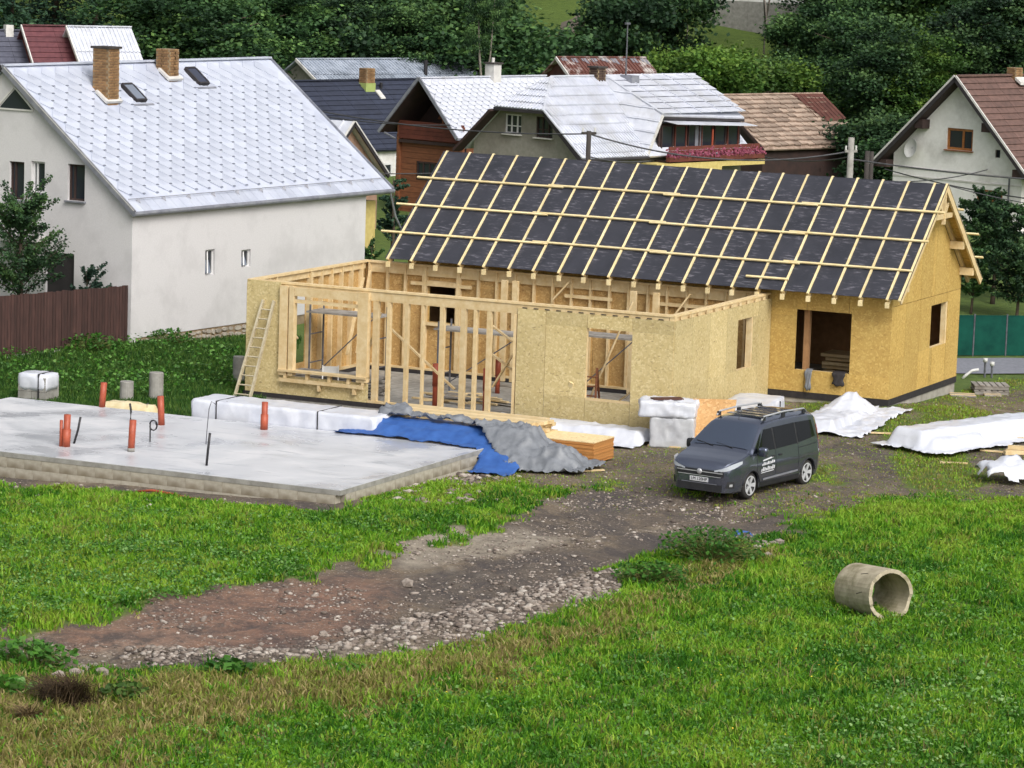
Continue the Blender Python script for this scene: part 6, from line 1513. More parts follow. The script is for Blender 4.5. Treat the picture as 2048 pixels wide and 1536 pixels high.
wall(rh, 'wall', M_WHITEWALL2, (x0_, 0, 0), (0, 1, 0), (-1, 0, 0), [(y_+.301, -.2), (RL-.3, -.2), (RL-.3, tz(x0_)), (y_+.301, tz(x0_))], th=.3)
for i, w_ in enumerate(rw): window(rh, (w_[0], y_, w_[2]), (1, 0, 0), (0, -1, 0), w_[1]-w_[0], w_[3]-w_[2], M_OAKFRAME if i != 1 else M_DARKWOOD, M_GLASS, .12, .1 if i != 1 else .03, mull=[(w_[1]-w_[0])*.6] if i != 1 else [], sill=M_BROWNWOOD if i != 1 else None)
MB().box(x0_+.3, x1_-.3, y_-.03, y_-.003, 3.34, 3.40).build('string_course', M_WHITETRIM, rh); MB().box(x0_+.01, x1_-.01, y_-.03, y_-.003, 2.98, 3.04).build('string_course', M_WHITETRIM, rh)
for x, s_ in ((2.35, 1), (5.75, -1)): MB().box(x-.2, x+.2, y_-.5, y_-.004, tz(x)-.35, tz(x)+.02).build('eave_bracket', M_DARKWOOD, rh)
for x in (.45, 7.5): MB().box(x-.3, x+.3, y_-.5, y_-.004, tz(x)-.3, tz(x)+.0).build('eave_box', M_DARKWOOD, rh)
dsh = MB().lathe([(.001, -.08), (.15, -.07), (.3, -.03), (.4, .03), (.41, .03), (.3, -.05), (.001, -.10)], 22).build('satellite_dish', M_PVC, rh, True)
dsh.matrix_basis = Matrix.Translation((1.85, y_-.28, 4.2)) @ Matrix.Rotation(math.radians(75), 4, 'X') @ Matrix.Rotation(math.radians(-14), 4, 'Y')
MB().tube([(1.85, y_-.2, 4.2), (1.85, y_-.003, 4.2)], .03, 6).build('dish_arm', M_STEEL, rh)
q = hit(RX, RY, RP, 2027, 155, 0, Rxr); chimney(rh, (Rxr+.05, q[1], 7.2), .45, .5, .45, M_BRICK, False, h0=-.3); MB().prism([(Rxr+.3, q[1]-.3, 7.15), (Rxr+.3, q[1]+.4, 7.15), (Rxr+.6, q[1]+.4, 6.95), (Rxr+.6, q[1]-.3, 6.95)], (0, 0, .12)).build('flashing', M_WHITETRIM, rh)
MB().tube([(6.75, y_-.04, 0), (6.75, y_-.04, 3.3)], .035, 6).build('wall_pipe', M_STEEL, rh)

# --- roofs seen only from above: a helper that sets a slope between a ridge and an eave sight line
def pr(p_):
    q = np.asarray(p_, float)-CAM; return CX+F*(q@RT)/(q@FW), CY-F*(q@UP)/(q@FW)
def backroof(name, label, Y, phi, rl, rrx, pitch, ey, mat, style, wallmat, zg, ridge_over=0.0, gablemat=None, back=True, group=None):
    p0 = atY(rl[0], rl[1], Y); e1, e2 = hfr(phi); lo, hi = .5, 40
    for _ in range(40):
        L_ = (lo+hi)/2
        if pr(p0+e2*L_)[0] < rrx: lo = L_
        else: hi = L_
    lo, hi = .3, 12; tp = math.tan(math.radians(pitch))
    for _ in range(40):
        h = (lo+hi)/2
        if pr(p0+e1*h-K*h*tp+e2*L_*.5)[1] < ey: lo = h
        else: hi = h
    t = thing(name, label, 'house' if 'house' in name else 'roof' if 'roof' in name else 'barn' if 'barn' in name else 'shed', (p0[0], p0[1], zg), -math.radians(phi), group)
    zr = p0[2]-zg; ze = zr-h*tp; w2 = h
    O = np.array([0, 0, zr]); U = np.array([0, 1.0, 0]); l = math.hypot(h, h*tp); V = np.array([h, 0, -h*tp])/l; N = np.cross(U, V); N = N if N[2] > 0 else -N
    rf = slabpoly('roof', mat, t, [O, O+U*L_, O+U*L_+V*l, O+V*l], N, .07)
    if back:
        Vl = V*np.array([-1, 1, 1]); Nl = N*np.array([-1, 1, 1]); slabpoly('roof', mat, t, [O+Vl*.02, O+Vl*l, O+U*L_+Vl*l, O+U*L_+Vl*.02], Nl, .07)
    if style == 'rows':
        v = .03
        while v < l-.1:
            for u in np.arange(.02, L_-.1, 1.5):
                u1 = min(u+1.49, L_-.01); MB().prism([O+U*u+V*v+N*.004, O+U*u1+V*v+N*.004, O+U*u1+V*min(v+.36, l)+N*.04, O+U*u+V*min(v+.36, l)+N*.04], -N*.02).build('tile_course', mat, rf)
            v += .33
    elif style == 'sheets': sheetfield(rf, O, U, V, N, [(0, 0), (L_, 0), (L_, l), (0, l)], 1.0, l*.52, .2, mat)
    elif style == 'tiles': tilefield(rf, O, U, V, N, (.0, .0), (L_, l+.1), .44, .38, mat, 'tile', .07, 'roof_tile', jitter=.09, seed=5)
    w = gablemat or wallmat; ins = .25
    poly = [(-w2+ins, 0), (w2-ins, 0), (w2-ins, ze+ins*tp-.12), (0, zr-.14), (-w2+ins, ze+ins*tp-.12)]
    wall(t, 'gable_wall', w, (0, ins, 0), (1, 0, 0), (0, -1, 0), poly, th=.2); wall(t, 'gable_wall', w, (0, L_-ins, 0), (1, 0, 0), (0, 1, 0), poly, th=.2)
    for s_ in (-1, 1): wall(t, 'wall', wallmat, (s_*(w2-ins), 0, 0), (0, 1, 0), (s_, 0, 0), [(ins+.201, 0), (L_-ins-.201, 0), (L_-ins-.201, ze+.03), (ins+.201, ze+.03)], th=.2)
    MB().beam(O+N*.05, O+U*L_+N*.05, .18, .06).build('ridge_cap', mat, rf)
    MB().beam(O-U*.03, O-U*.03+V*(l+.03), .06, .14, N).build('verge', M_WHITETRIM if style != 'tiles' else M_DARKWOOD, rf)
    return t, O, U, V, N, l, L_, ze, h
nt_, O_, U_, V_, N_, l_, L_, ze_, h_ = backroof('shingle_house', 'house with a dark blue shingle roof and a lime green chimney', 150, 42, (520, 164), 880, 38, 299, M_NAVY, 'rows', M_WHITEWALL2, .9)
def on_pl(t, O, N, px, py):
    c = toloc(t, CAM); d = toloc(t, CAM+ray(px, py))-c; return c+d*(((O-c)@N)/(d@N))
q = on_pl(nt_, O_, N_, 738, 180); c_ = chimney(nt_, q+np.array([-.15, 0, 0]), .5, .55, 1.0, M_BRICK, False, h0=-.4)
MB().box(q[0]-.42, q[0]+.125, q[1]-.32, q[1]+.30, q[2]-.5, q[2]+.32).build('green_base', simple('lime_green_render', lin(160, 176, 104), lin(146, 160, 92), 4, .9), c_)
MB().prism([q+np.array([.15, .25, -.05]), q+np.array([.15, .55, -.05]), q+np.array([.55, .55, -.38]), q+np.array([.55, .25, -.38])], (0, 0, .06)).build('flashing', M_WHITETRIM, c_)
q = on_pl(nt_, O_, N_, 762, 178); MB().tube([q-np.array([0, 0, .1]), q+np.array([0, 0, .3])], .07, 8).build('vent', M_BLACKPL, nt_)
q = hit(float(nt_.location[0]), float(nt_.location[1]), 42, 768, 350, 0, h_-.25); window(nt_, (h_-.25, q[1]-.45, q[2]-float(nt_.location[2])-.4), (0, 1, 0), (1, 0, 0), .9, .95, M_WINWHITE, M_GLASS, .02, .09, proud=.04)
# small pink-gabled house in front of it
pk = atY(708, 243, 128); ph = -62
t = thing('pink_gable_house', 'small house with a dull pink gable and pale sheet roof', 'house', (pk[0], pk[1], .5), -math.radians(ph)); zr = pk[2]-.5; w2 = 2.7; tp = .80; Lh = 5
O_ = np.array([0, 0, zr]); U_ = np.array([0, 1.0, 0])
for s_ in (-1, 1):
    v = np.array([s_*w2, 0, -w2*tp]); n = np.array([s_*tp, 0, 1.0]); n /= np.linalg.norm(n); l = np.linalg.norm(v)
    rf = slabpoly('roof', M_SILVER2, t, [O_+v*.004, O_+U_*Lh+v*.004, O_+U_*Lh+v, O_+v], n, .07); MB().beam(O_-U_*.03+n*.03, O_-U_*.03+v*1.02+n*.03, .07, .06, n).build('verge', M_WHITETRIM, rf); MB().beam(O_-U_*.03-n*.07, O_-U_*.03+v*1.02-n*.07, .06, .14, n).build('barge_board', M_DARKTRIM, rf)
    if s_ < 0: sheetfield(rf, O_, U_, v/l, n, [(0, 0), (Lh, 0), (Lh, l), (0, l)], .9, 3.5, .9, M_SILVER2)
wall(t, 'gable_wall', M_PINKWALL, (0, .3, 0), (1, 0, 0), (0, -1, 0), [(-w2+.3, 0), (w2-.3, 0), (w2-.3, zr-(w2-.3)*tp-.12), (0, zr-.14), (-w2+.3, zr-(w2-.3)*tp-.12)], th=.2)
for s_ in (-1, 1): wall(t, 'wall', M_WHITEWALL2, (s_*(w2-.3), 0, 0), (0, 1, 0), (s_, 0, 0), [(.501, 0), (Lh-.2, 0), (Lh-.2, zr-w2*tp+.1), (.501, zr-w2*tp+.1)], th=.2)
# long grey sheet roof, rusty roof, old barn, far left roofs
t, O_, U_, V_, N_, l_, L_, ze_, h_ = backroof('grey_roofed_shed', 'long shed under a streaked grey sheet roof with a dark flue', 163, 48, (592, 119), 925, 30, 176, M_GREYSHEET, 'sheets', M_GREYWALL, 1.5)
q = on_pl(t, O_, N_, 851, 150); MB().tube([q-np.array([0, 0, .3]), q+np.array([0, 0, .75])], .10, 10).build('flue', M_BLACKPL, t)
t, O_, U_, V_, N_, l_, L_, ze_, h_ = backroof('rusty_roofed_shed', 'shed under a patchy rusty sheet roof behind the grey house', 160, 55, (1112, 115), 1290, 36, 172, M_RUSTSHEET, 'sheets', M_DARKWOOD, 2.0, gablemat=M_RUST)
for k in range(9): 
    u = .2+k*L_/9; MB().prism([O_+U_*u+V_*.1+N_*.05, O_+U_*(u+.35)+V_*.1+N_*.05, O_+U_*(u+.35)+V_*(.3+.15*(k % 3))+N_*.06, O_+U_*u+V_*(.3+.1*(k % 2))+N_*.06], -N_*.012).build('patch_sheet', M_GREYTRIM, t)
barn, O_, U_, V_, N_, l_, L_, ze_, h_ = backroof('old_barn', 'old barn with a sagging mossy clay tile roof and rusty patch', 150, 47, (1428, 191), 1642, 35, 296, M_OLDTILE, 'tiles', M_DARKWOOD, 1.2)
rp_ = slabpoly('rusty_sheet', M_RUST, barn, [O_+U_*(L_*.70)+N_*.09, O_+U_*(L_-.02)+N_*.09, O_+U_*(L_-.02)+V_*(l_*.5)+N_*.11, O_+U_*(L_*.80)+V_*(l_*.55)+N_*.11], N_, .02)
for k in range(7):
    u = L_*(.72+.04*k); MB().prism([O_+U_*u+V_*(.1+.05*k)+N_*.12, O_+U_*(u+.02)+V_*(.1+.05*k)+N_*.12, O_+U_*(u+.05)+V_*(l_*.5)+N_*.125, O_+U_*(u+.03)+V_*(l_*.5)+N_*.125], N_*.015).build('seam', M_RUST, rp_)
backroof('silver_roofed_house', 'far house under a pale silver standing-seam roof', 158, 62, (133, 53), 262, 42, 150, M_SILVER2, 'sheets', M_BROWNWOOD, 1.0, gablemat=M_REDWOOD)
backroof('red_roofed_house', 'far house under a dark red tiled roof', 158, 62, (43, 51), 134, 45, 150, M_REDTILE, 'rows', M_REDWOOD, 1.0, gablemat=M_REDWOOD)
t, O_, U_, V_, N_, l_, L_, ze_, h_ = backroof('slate_roofed_house', 'far house under a slate grey roof with a white chimney', 158, 62, (-50, 60), 42, 45, 150, M_GREYTILE, 'rows', M_REDWOOD, 1.0, gablemat=M_REDWOOD)
q = on_pl(t, O_, N_, 17, 66); chimney(t, q, .38, .38, .38, M_WHITETRIM, False, bricks=False, h0=-.3)

# --- brown board fence by the white house
f0, f1 = at(-90, 724, -.15), np.array([WX, WY, -.15])+hfr(WP)[0]*10.33-hfr(WP)[1]*.03; n = 58; d = (f1-f0); ln_ = np.linalg.norm(d[:2]); dirv = d/ln_
fe = thing('board_fence', 'tall dark brown board fence running up to the white house', 'fence', f0*np.array([1, 1, 0])+np.array([0, 0, -.45]), math.atan2(d[1], d[0]))
rng = random.Random(9); bw = ln_/n
for k in range(n):
    x = k*bw; wp2 = f0+dirv*x; zt = 2.12+.02*rng.uniform(-1, 1); zb_ = float(gz(wp2[0], wp2[1]))+.45+.06
    MB().box(x+.006, x+bw-.006, rng.uniform(-.012, .0), .022, zb_, zt).build('board', M_FENCEWOOD, fe)
for x in np.arange(.4, ln_, 2.0): MB().box(x-.05, x+.05, .03, .12, -.2, 2.05).build('post', M_DARKWOOD, fe)
for z in (.5, 1.75): MB().box(0.02, ln_-.02, .023, .06, z, z+.09).build('rail', M_DARKWOOD, fe)
kb = thing('fence_footing', 'low pale concrete footing under the board fence', 'kerb', f0*np.array([1, 1, 0])+np.array([0, 0, -.45]), math.atan2(d[1], d[0]))
for k in range(6): MB().box(k*ln_/6+.01, (k+1)*ln_/6-.01, -.06, .14, -.25, float(gz(*(f0+dirv*(k+.5)*ln_/6)[:2]))+.45+.05).build('kerb_stone', M_CONC, kb)

# --- green mesh fence along the road
g0, g1 = gp(1880, 712), gp(2140, 712); d = g1-g0; ln_ = np.linalg.norm(d[:2])
gf = thing('green_fence', 'green shade-mesh fence along the far side of the road', 'fence', g0, math.atan2(d[1], d[0]))
n = 4
for k in range(n): 
    x0, x1 = k*ln_/n, (k+1)*ln_/n
    MB().box(x0+.03, x1-.03, -.008, .008, .03, 1.30).build('mesh_panel', M_GREENFENCE, gf)
for k in range(n+1): MB().tube([(k*ln_/n, .0, -.3), (k*ln_/n, .0, 1.36)], .028, 8).build('post', M_STEEL, gf)
MB().tube([(0, 0, 1.31), (ln_, 0, 1.31)], .015, 6).build('rail', M_GREENFENCE, gf)

# --- poles and wires
def pole(label, px, ytop, Y, r, mat, arms, name='utility_pole'):
    p_ = atY(px, ytop, Y); z = float(gz(p_[0], p_[1])); t = thing(name, label, 'pole', (p_[0], p_[1], z), .4); h = p_[2]-z
    MB().tube([(0, 0, -.2), (0, 0, h)], [r*1.15, r], 10).build('shaft', mat, t, True)
    for zz, l in arms:
        MB().beam((-l/2, 0, h+zz), (l/2, 0, h+zz), .09, .09).build('crossarm', mat, t)
        for s_ in (-1, 1): MB().tube([(s_*l*.42, 0, h+zz+.05), (s_*l*.42, 0, h+zz+.2)], .035, 6).build('insulator', M_PVC, t)
    return p_
pA = pole('dark wooden utility pole with a short crossarm between the roofs', 1178, 262, 118, .085, M_POLEWOOD, [(-.08, .55)])
pB = pole('square-topped grey concrete utility pole behind the roof ridge', 1703, 275, 122, .115, M_CONC, [(-.5, .5)])
pC = pole('weathered grey wooden pole beside the white gabled house', 1735, 302, 128, .09, M_POLEWOOD, [])
pD = pole('dark slim pole almost touching the eave of the white gabled house', 1744, 303, 130, .08, M_POLEWOOD, [])
def cable(label, a_, b_, sag, r=.012):
    r *= 1.6
    a_, b_ = np.asarray(a_, float), np.asarray(b_, float); m_ = a_.copy()
    pts = [a_*(1-t)+b_*t-K*sag*4*t*(1-t)-m_ for t in np.linspace(0, 1, 17)]
    o = MB().tube(pts, r, 5).build('overhead_cable', M_CABLE); o.location = tuple(m_); tag(o, label, 'cable', 'overhead cables')
cable('pale twin cable crossing in front of the dark blue roof to the wooden pole', atY(560, 205, 126), pA+K*-.1, .35, .016)
cable('thin cable just under the twin cable over the dark blue roof', atY(560, 215, 126), atY(900, 250, 122), .2, .012)
cable('cable from the wooden pole across the flower balcony to the concrete pole', pA+K*-.1, pB+K*-.5, .6, .018)
cable('drooping cable from the wooden pole over the silver roof', pA+K*-.9, atY(1300, 322, 119), .1, .014)
cable('upper cable crossing the white gable', atY(1700, 318, 123), atY(2120, 362, 132), .1, .02)
cable('cable rising across the white gable towards its right eave', atY(1745, 362, 120), atY(2005, 330, 139.0), .25, .014)
cable('long cable falling from the white gable corner past the lower window', atY(1770, 338, 134), atY(2120, 405, 120), .15, .016)
cable('lowest thin cable beside the lower window', atY(1900, 372, 120), atY(2120, 416, 122), .08, .012)
cable('cable from the concrete pole to the old barn', pB+K*-.7, atY(1480, 300, 140), .3, .014)
cable('dark cable low across the brown house wall', atY(690, 345, 130), atY(905, 345, 130), .05, .014)
# ------------------------------------------------------------------ trees
R7 = np.random.default_rng(7)
def leaf_quads(C, size, up=0.35, rg=R7, aspect=.6):
    n = len(C); d = rg.normal(size=(n, 3)); d[:, 2] = d[:, 2]*.6-.1; d /= np.linalg.norm(d, axis=1)[:, None]
    nn = rg.normal(size=(n, 3)); nn[:, 2] += up*3; nn /= np.linalg.norm(nn, axis=1)[:, None]
    s = np.cross(nn, d); s /= np.linalg.norm(s, axis=1)[:, None]+1e-9; sz = np.asarray(size).reshape(-1, 1) if np.ndim(size) else size
    a = d*sz*.5; b = s*sz*.5*aspect
    V = np.stack([C-a, C+b*1.0-a*.1, C+a, C-b*1.0-a*.1], 1).reshape(-1, 3)
    return V, np.arange(4*n).reshape(n, 4)
def crown_mesh(name, seed, rx, z0, z1, nclump, per, leaf, lobes=5, top=1.0):
    rg = np.random.default_rng(seed); zc, hz_ = (z0+z1)/2, (z1-z0)/2
    lc = rg.normal(size=(lobes, 3)); lc /= np.linalg.norm(lc, axis=1)[:, None]; lc *= np.array([rx*.5, rx*.5, hz_*.55])
    lr = rg.uniform(.45, .75, lobes); cs = []
    while len(cs) < nclump:
        k = rg.integers(lobes); v = rg.normal(size=3); v /= np.linalg.norm(v); r = rg.uniform(.55, 1.0)**.5
        p = lc[k]+v*r*lr[k]*np.array([rx, rx, hz_])
        if p[2] < -hz_*.95: continue
        cs.append(p)
    cs = np.array(cs); ct = rg.uniform(.0, .75, nclump); cr = rg.uniform(.11, .2, nclump)*rx
    which = rg.integers(nclump, size=nclump*per); off = rg.normal(size=(nclump*per, 3))*cr[which][:, None]*np.array([1, 1, .62])
    C = cs[which]+off+np.array([0, 0, zc])
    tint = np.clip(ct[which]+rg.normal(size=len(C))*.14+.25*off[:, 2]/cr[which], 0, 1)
    V, Fq = leaf_quads(C, rg.uniform(.7, 1.3, len(C))*leaf, .35, rg, .75)
    return mesh_np(name, V, Fq, dict(tint=np.repeat(tint, 4)))
def trunk_mesh(name, seed, h, r, crown_r, z0, nb=7):
    rg = random.Random(seed); mb = MB(); pts = [np.array([0, 0, -.3])]; p = np.zeros(3)
    for k in range(1, 7): p = np.array([rg.uniform(-.06, .06)*k, rg.uniform(-.06, .06)*k, h*k/6*.85]); pts.append(p)
    mb.tube(pts, [r*1.25]+[r*(1-.13*k) for k in range(1, 7)], 8)
    for k in range(nb):
        z = z0+(h*.85-z0)*k/nb; a = rg.uniform(0, 6.28)+k*2.4; l = crown_r*rg.uniform(.5, .9); i = min(int(z/(h*.85)*6), 5); b = pts[i]*1.0; b = np.array([b[0], b[1], z])
        mb.tube([b, b+np.array([math.cos(a)*l*.5, math.sin(a)*l*.5, l*.35]), b+np.array([math.cos(a)*l, math.sin(a)*l, l*.55])], [r*.42, r*.28, r*.1], 6)
    return mb.mesh(name, True)
crowns = [crown_mesh('crown', 11+k, 2.6, 1.0-.3*k % 1, 9.0, 120, 210, .19, 6) for k in range(3)]
bushes = [crown_mesh('crown', 31+k, 1.9, .05, 3.8, 80, 200, .15, 5) for k in range(2)]
trunks = [trunk_mesh('trunk', 3+k, 8.0, .16, 2.4, 2.0) for k in range(2)]; stems = trunk_mesh('trunk', 9, 3.0, .07, 1.6, .5, 6)
def spruce_mesh(seed, h, r):
    rg = np.random.default_rng(seed); C = []; T = []
    nl = 30
    for k in range(nl):
        f = k/nl; z = .6+f*(h-.6); rr = r*(1-f)**.85+.08; nb = int(13-6*f)
        for b in range(nb):
            a = rg.uniform(0, 6.283); l = rr*rg.uniform(.7, 1.1); m = int(8+26*(1-f)); t = rg.uniform(.1, 1, m); tt = rg.uniform(.0, .7)
            p = np.stack([np.cos(a)*l*t, np.sin(a)*l*t, z-.28*l*t**1.4+0*t], 1)+rg.normal(size=(m, 3))*np.array([.07, .07, .06])*(1+.5*t[:, None]); C.append(p); T.append(np.clip(tt+rg.normal(size=m)*.15, 0, 1))
    C = np.concatenate(C); T = np.concatenate(T); V, Fq = leaf_quads(C, rg.uniform(.16, .34, len(C)), .2, rg, .4)
    return mesh_np('crown', V, Fq, dict(tint=np.repeat(T, 4)))
spr = [spruce_mesh(5, 12, 2.5), spruce_mesh(6, 12, 2.0)]; sptr = MB().tube([(0, 0, -.3), (0, 0, 11.5)], [.17, .03], 8).mesh('trunk', True)
def copymat(me, mat): m = me.copy(); m.materials.clear(); m.materials.append(mat); return m
CR = {('leaf', k): copymat(crowns[k], M_LEAF) for k in range(3)}; CR.update({('yel', k): copymat(crowns[k], M_LEAFY) for k in range(2)})
BU = {('leaf', k): copymat(bushes[k], M_LEAF) for k in range(2)}; BU.update({('yel', k): copymat(bushes[k], M_LEAFY) for k in range(2)})
for m_ in spr: m_.materials.append(M_SPRUCE)
for m_ in trunks+[stems, sptr]: m_.materials.append(M_BARK)
rng = random.Random(77)
def tree(px, Y, h, kind, label, w=1.0, group=None, zoff=0.0, name=None):
    X = float(atY(px, 100, Y)[0]); z = float(gz(X, Y))+zoff
    nm = name or {'spruce': 'spruce_tree', 'bush': 'bush', 'ybush': 'bush'}.get(kind, 'leafy_tree')
    t = thing(nm, label, 'bush' if 'bush' in kind else 'tree', (X, Y, z), rng.uniform(0, 6.28), group)
    if kind == 'spruce': k = rng.randrange(2); s = h/12.0; a, b = spr[k], sptr
    elif kind == 'bush': s = h/3.8; a, b = BU[('leaf', rng.randrange(2))], stems
    elif kind == 'ybush': s = h/3.8; a, b = BU[('yel', rng.randrange(2))], stems
    elif kind == 'ytree': s = h/9.2; a, b = CR[('yel', rng.randrange(2))], trunks[rng.randrange(2)]
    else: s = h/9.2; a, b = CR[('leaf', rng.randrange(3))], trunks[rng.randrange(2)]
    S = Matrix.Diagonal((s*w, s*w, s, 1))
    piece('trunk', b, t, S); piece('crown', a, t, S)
    return t
FR_ = 'trees on the slope behind the houses'
# solid wood high on the slope
for i, px in enumerate(range(-440, 2510, 95)):
    if 1080 < px < 1250 or 1290 < px < 1660: continue
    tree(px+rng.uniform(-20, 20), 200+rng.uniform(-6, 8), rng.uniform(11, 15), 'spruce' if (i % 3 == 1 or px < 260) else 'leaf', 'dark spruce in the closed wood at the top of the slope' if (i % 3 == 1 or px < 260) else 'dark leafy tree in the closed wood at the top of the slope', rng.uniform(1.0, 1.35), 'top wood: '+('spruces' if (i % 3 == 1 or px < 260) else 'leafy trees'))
for px, Y, h, k, w in ((-160, 180, 10, 'leaf', 1.3), (-70, 184, 12, 'spruce', 1.2), (2120, 178, 9, 'leaf', 1.3), (2200, 182, 10, 'leaf', 1.3), (20, 182, 13, 'spruce', 1.2), (110, 186, 13, 'spruce', 1.2), (190, 183, 12, 'spruce', 1.2), (640, 184, 9, 'leaf', 1.3), (740, 186, 9, 'leaf', 1.3), (830, 184, 10, 'leaf', 1.2), (905, 180, 9.5, 'leaf', 1.2),
        (985, 183, 11, 'spruce', 1.2), (1715, 182, 12, 'spruce', 1.1), (1765, 186, 12, 'spruce', 1.3), (1800, 182, 10, 'leaf', 1.2), (1960, 182, 10, 'leaf', 1.3), (2040, 184, 10, 'leaf', 1.3)):
    lb = {'spruce': 'dark spruce in the middle row of the slope', 'leaf': 'dark broadleaf tree in the middle row of the slope'}[k]
    tree(px, Y, h, k, lb, w, 'middle row of the slope: '+('spruces' if k == 'spruce' else 'broadleaf trees'))
tree(300, 166, 8.6, 'leaf', 'big dark broadleaf crown above the far silver roof', 1.5); tree(420, 164, 8.4, 'leaf', 'big dark broadleaf crown above the ridge of the white house', 1.5)
tree(520, 168, 8.0, 'leaf', 'dark broadleaf tree beside the long grey sheet roof', 1.4)
tree(1255, 178, 6.5, 'bush', 'dark round bush on the meadow strip of the slope', 1.0); tree(1310, 180, 6.5, 'bush', 'dark bush next to the round one on the meadow strip', 1.0)
for px, Y, h, w in ((1325, 166, 5.2, 1.0), (1395, 164, 5.0, 1.05), (1470, 165, 4.9, 1.2), (1545, 166, 4.7, 1.2), (1430, 168, 4.4, 1.3), (1510, 169, 4.2, 1.3), (1590, 167, 4.4, 1.2)):
    tree(px, Y, h, 'ybush', 'yellow-green bush on the slope above the old barn', w, 'yellow-green bushes above the old barn')
for px, Y, h, w in ((1590, 170, 3.6, 1.1), (1625, 174, 4.6, 1.1)):
    tree(px, Y, h, 'bush', 'green bush higher up behind the yellow-green bushes', w, 'bushes behind the yellow-green ones')
tree(1870, 172, 7.4, 'ytree', 'yellow-green tree standing out of the dark wood', .9)
for px, Y, h, k, lb in ((1690, 168, 7, 'leaf', 'leafy tree right behind the rusty end of the barn roof'), (1790, 162, 7.2, 'leaf', 'tall leafy tree between the barn and the white gable'), (1830, 162, 6.2, 'ytree', 'lighter leafy tree left of the white gable'), (1800, 150, 4.4, 'bush', 'dark bush beside the old barn'), (1850, 149, 3.6, 'bush', 'dark bush under the left eave of the white gable'),
        (1950, 168, 7.5, 'leaf', 'dark leafy tree above the ridge of the brown tiled roof'), (2035, 170, 7.5, 'leaf', 'dark leafy tree above the chimney of the brown tiled roof'), (600, 172, 6.5, 'leaf', 'tree at the left end of the long grey roof'), (1000, 170, 6, 'bush', 'bush between the grey and the rusty sheds')):
    tree(px, Y, h, k, lb, 1.25)
for i, px in enumerate(range(560, 1030, 62)):
    tree(px+rng.uniform(-15, 15), 172+rng.uniform(-3, 4), rng.uniform(5.5, 7.5), 'bush' if i % 2 else 'leaf', 'dark hazel bush in the thicket behind the sheds' if i % 2 else 'young dark tree in the thicket behind the sheds', 1.2, 'thicket behind the sheds: '+('bushes' if i % 2 else 'young trees'))
for i, px in enumerate(range(1640, 2110, 75)):
    tree(px+rng.uniform(-15, 15), 174+rng.uniform(-2, 4), rng.uniform(6, 8), 'bush' if i % 2 else 'leaf', 'dark undergrowth bush at the foot of the dark wood' if i % 2 else 'young tree at the foot of the dark wood', 1.25, 'foot of the dark wood: '+('bushes' if i % 2 else 'young trees'))
# slim bare-stemmed pale trees
for px, Y, h, lb in ((966, 158, 8.5, 'slim pale tree with a forked bare trunk behind the white chimney'), (1372, 184, 7, 'pale trunk on the meadow strip'), (1527, 182, 7, 'dark slim trunk in front of the retaining wall')):
    X = float(atY(px, 100, Y)[0]); z = float(gz(X, Y)); t = thing('slim_tree', lb, 'tree', (X, Y, z), 0)
    MB().tube([(0, 0, -.2), (.05, 0, h*.35), (-.2, 0, h*.65), (-.3, .1, h)], [.10, .085, .05, .02], 7).build('trunk', M_BARKP, t, True); MB().tube([(.05, 0, h*.35), (.35, .1, h*.6), (.5, .1, h*.95)], [.06, .045, .015], 6).build('limb', M_BARKP, t, True)
    piece('crown', CR[('leaf', 1)], t, Matrix.Translation((0, 0, h*.55)) @ Matrix.Diagonal((.32, .32, .5, 1)))
# retaining wall and pale building on the slope, rock outcrop
a_, b_ = atY(1400, 35, 190), atY(1640, 55, 186); zt = atY(1400, 2, 190)[2]
t = thing('retaining_wall', 'grey concrete retaining wall high on the slope', 'wall', (a_[0], a_[1], min(a_[2], b_[2])-.5), math.atan2(b_[1]-a_[1], b_[0]-a_[0])); ll = np.linalg.norm((b_-a_)[:2])
for k in range(5): MB().box(k*ll/5+.01, (k+1)*ll/5-.01, 0, .3, -.8, 1.75).build('panel', M_CONC, t)
t = thing('pale_building', 'pale building wall just above the retaining wall', 'building', (a_[0]+.5, a_[1]+5, a_[2]+1.0), math.atan2(b_[1]-a_[1], b_[0]-a_[0]))
MB().box(-1, 9, 0, 4, -1.5, 3.5).build('wall', M_WHITEWALL2, t); MB().box(-1.3, 9.3, -.3, 4.3, 3.5, 3.7).build('roof', M_GREYTRIM, t)
for k in range(4): window(t, (.2+k*2.1, 0, .9), (1, 0, 0), (0, -1, 0), 1.0, 1.2, M_WINWHITE, M_GLASS, .02, .08, proud=.05)
def rockmesh(seed, n=1, sub=1):
    import bmesh
    b = bmesh.new(); bmesh.ops.create_icosphere(b, subdivisions=sub, radius=1.0); rg = random.Random(seed)
    for v in b.verts: v.co *= rg.uniform(.72, 1.15); v.co.z *= .72
    me = bpy.data.meshes.new('rock'); b.to_mesh(me); b.free(); return me
rm = [rockmesh(k) for k in range(6)]
for m_ in rm: m_.materials.append(M_ROCK)
big = rockmesh(40, sub=2); big.materials.append(simple('outcrop_rock', lin(120, 112, 102), lin(84, 80, 74), 1.2, .95, bs=.5, bd=.1))
for px, y, Y, s, lb in ((1160, 30, 186, 1.6, 'grey rock outcrop in the meadow strip of the slope'), (1135, 75, 180, 1.1, 'lower grey rock of the outcrop on the slope')):
    p_ = atY(px, y, Y); o = bpy.data.objects.new('rock_outcrop', big); COL.objects.link(o); zz = float(gz(p_[0], Y)); o.location = (p_[0], Y, zz+.2*s); o.scale = (s*.7, s*.6, s); tag(o, lb, 'rock')
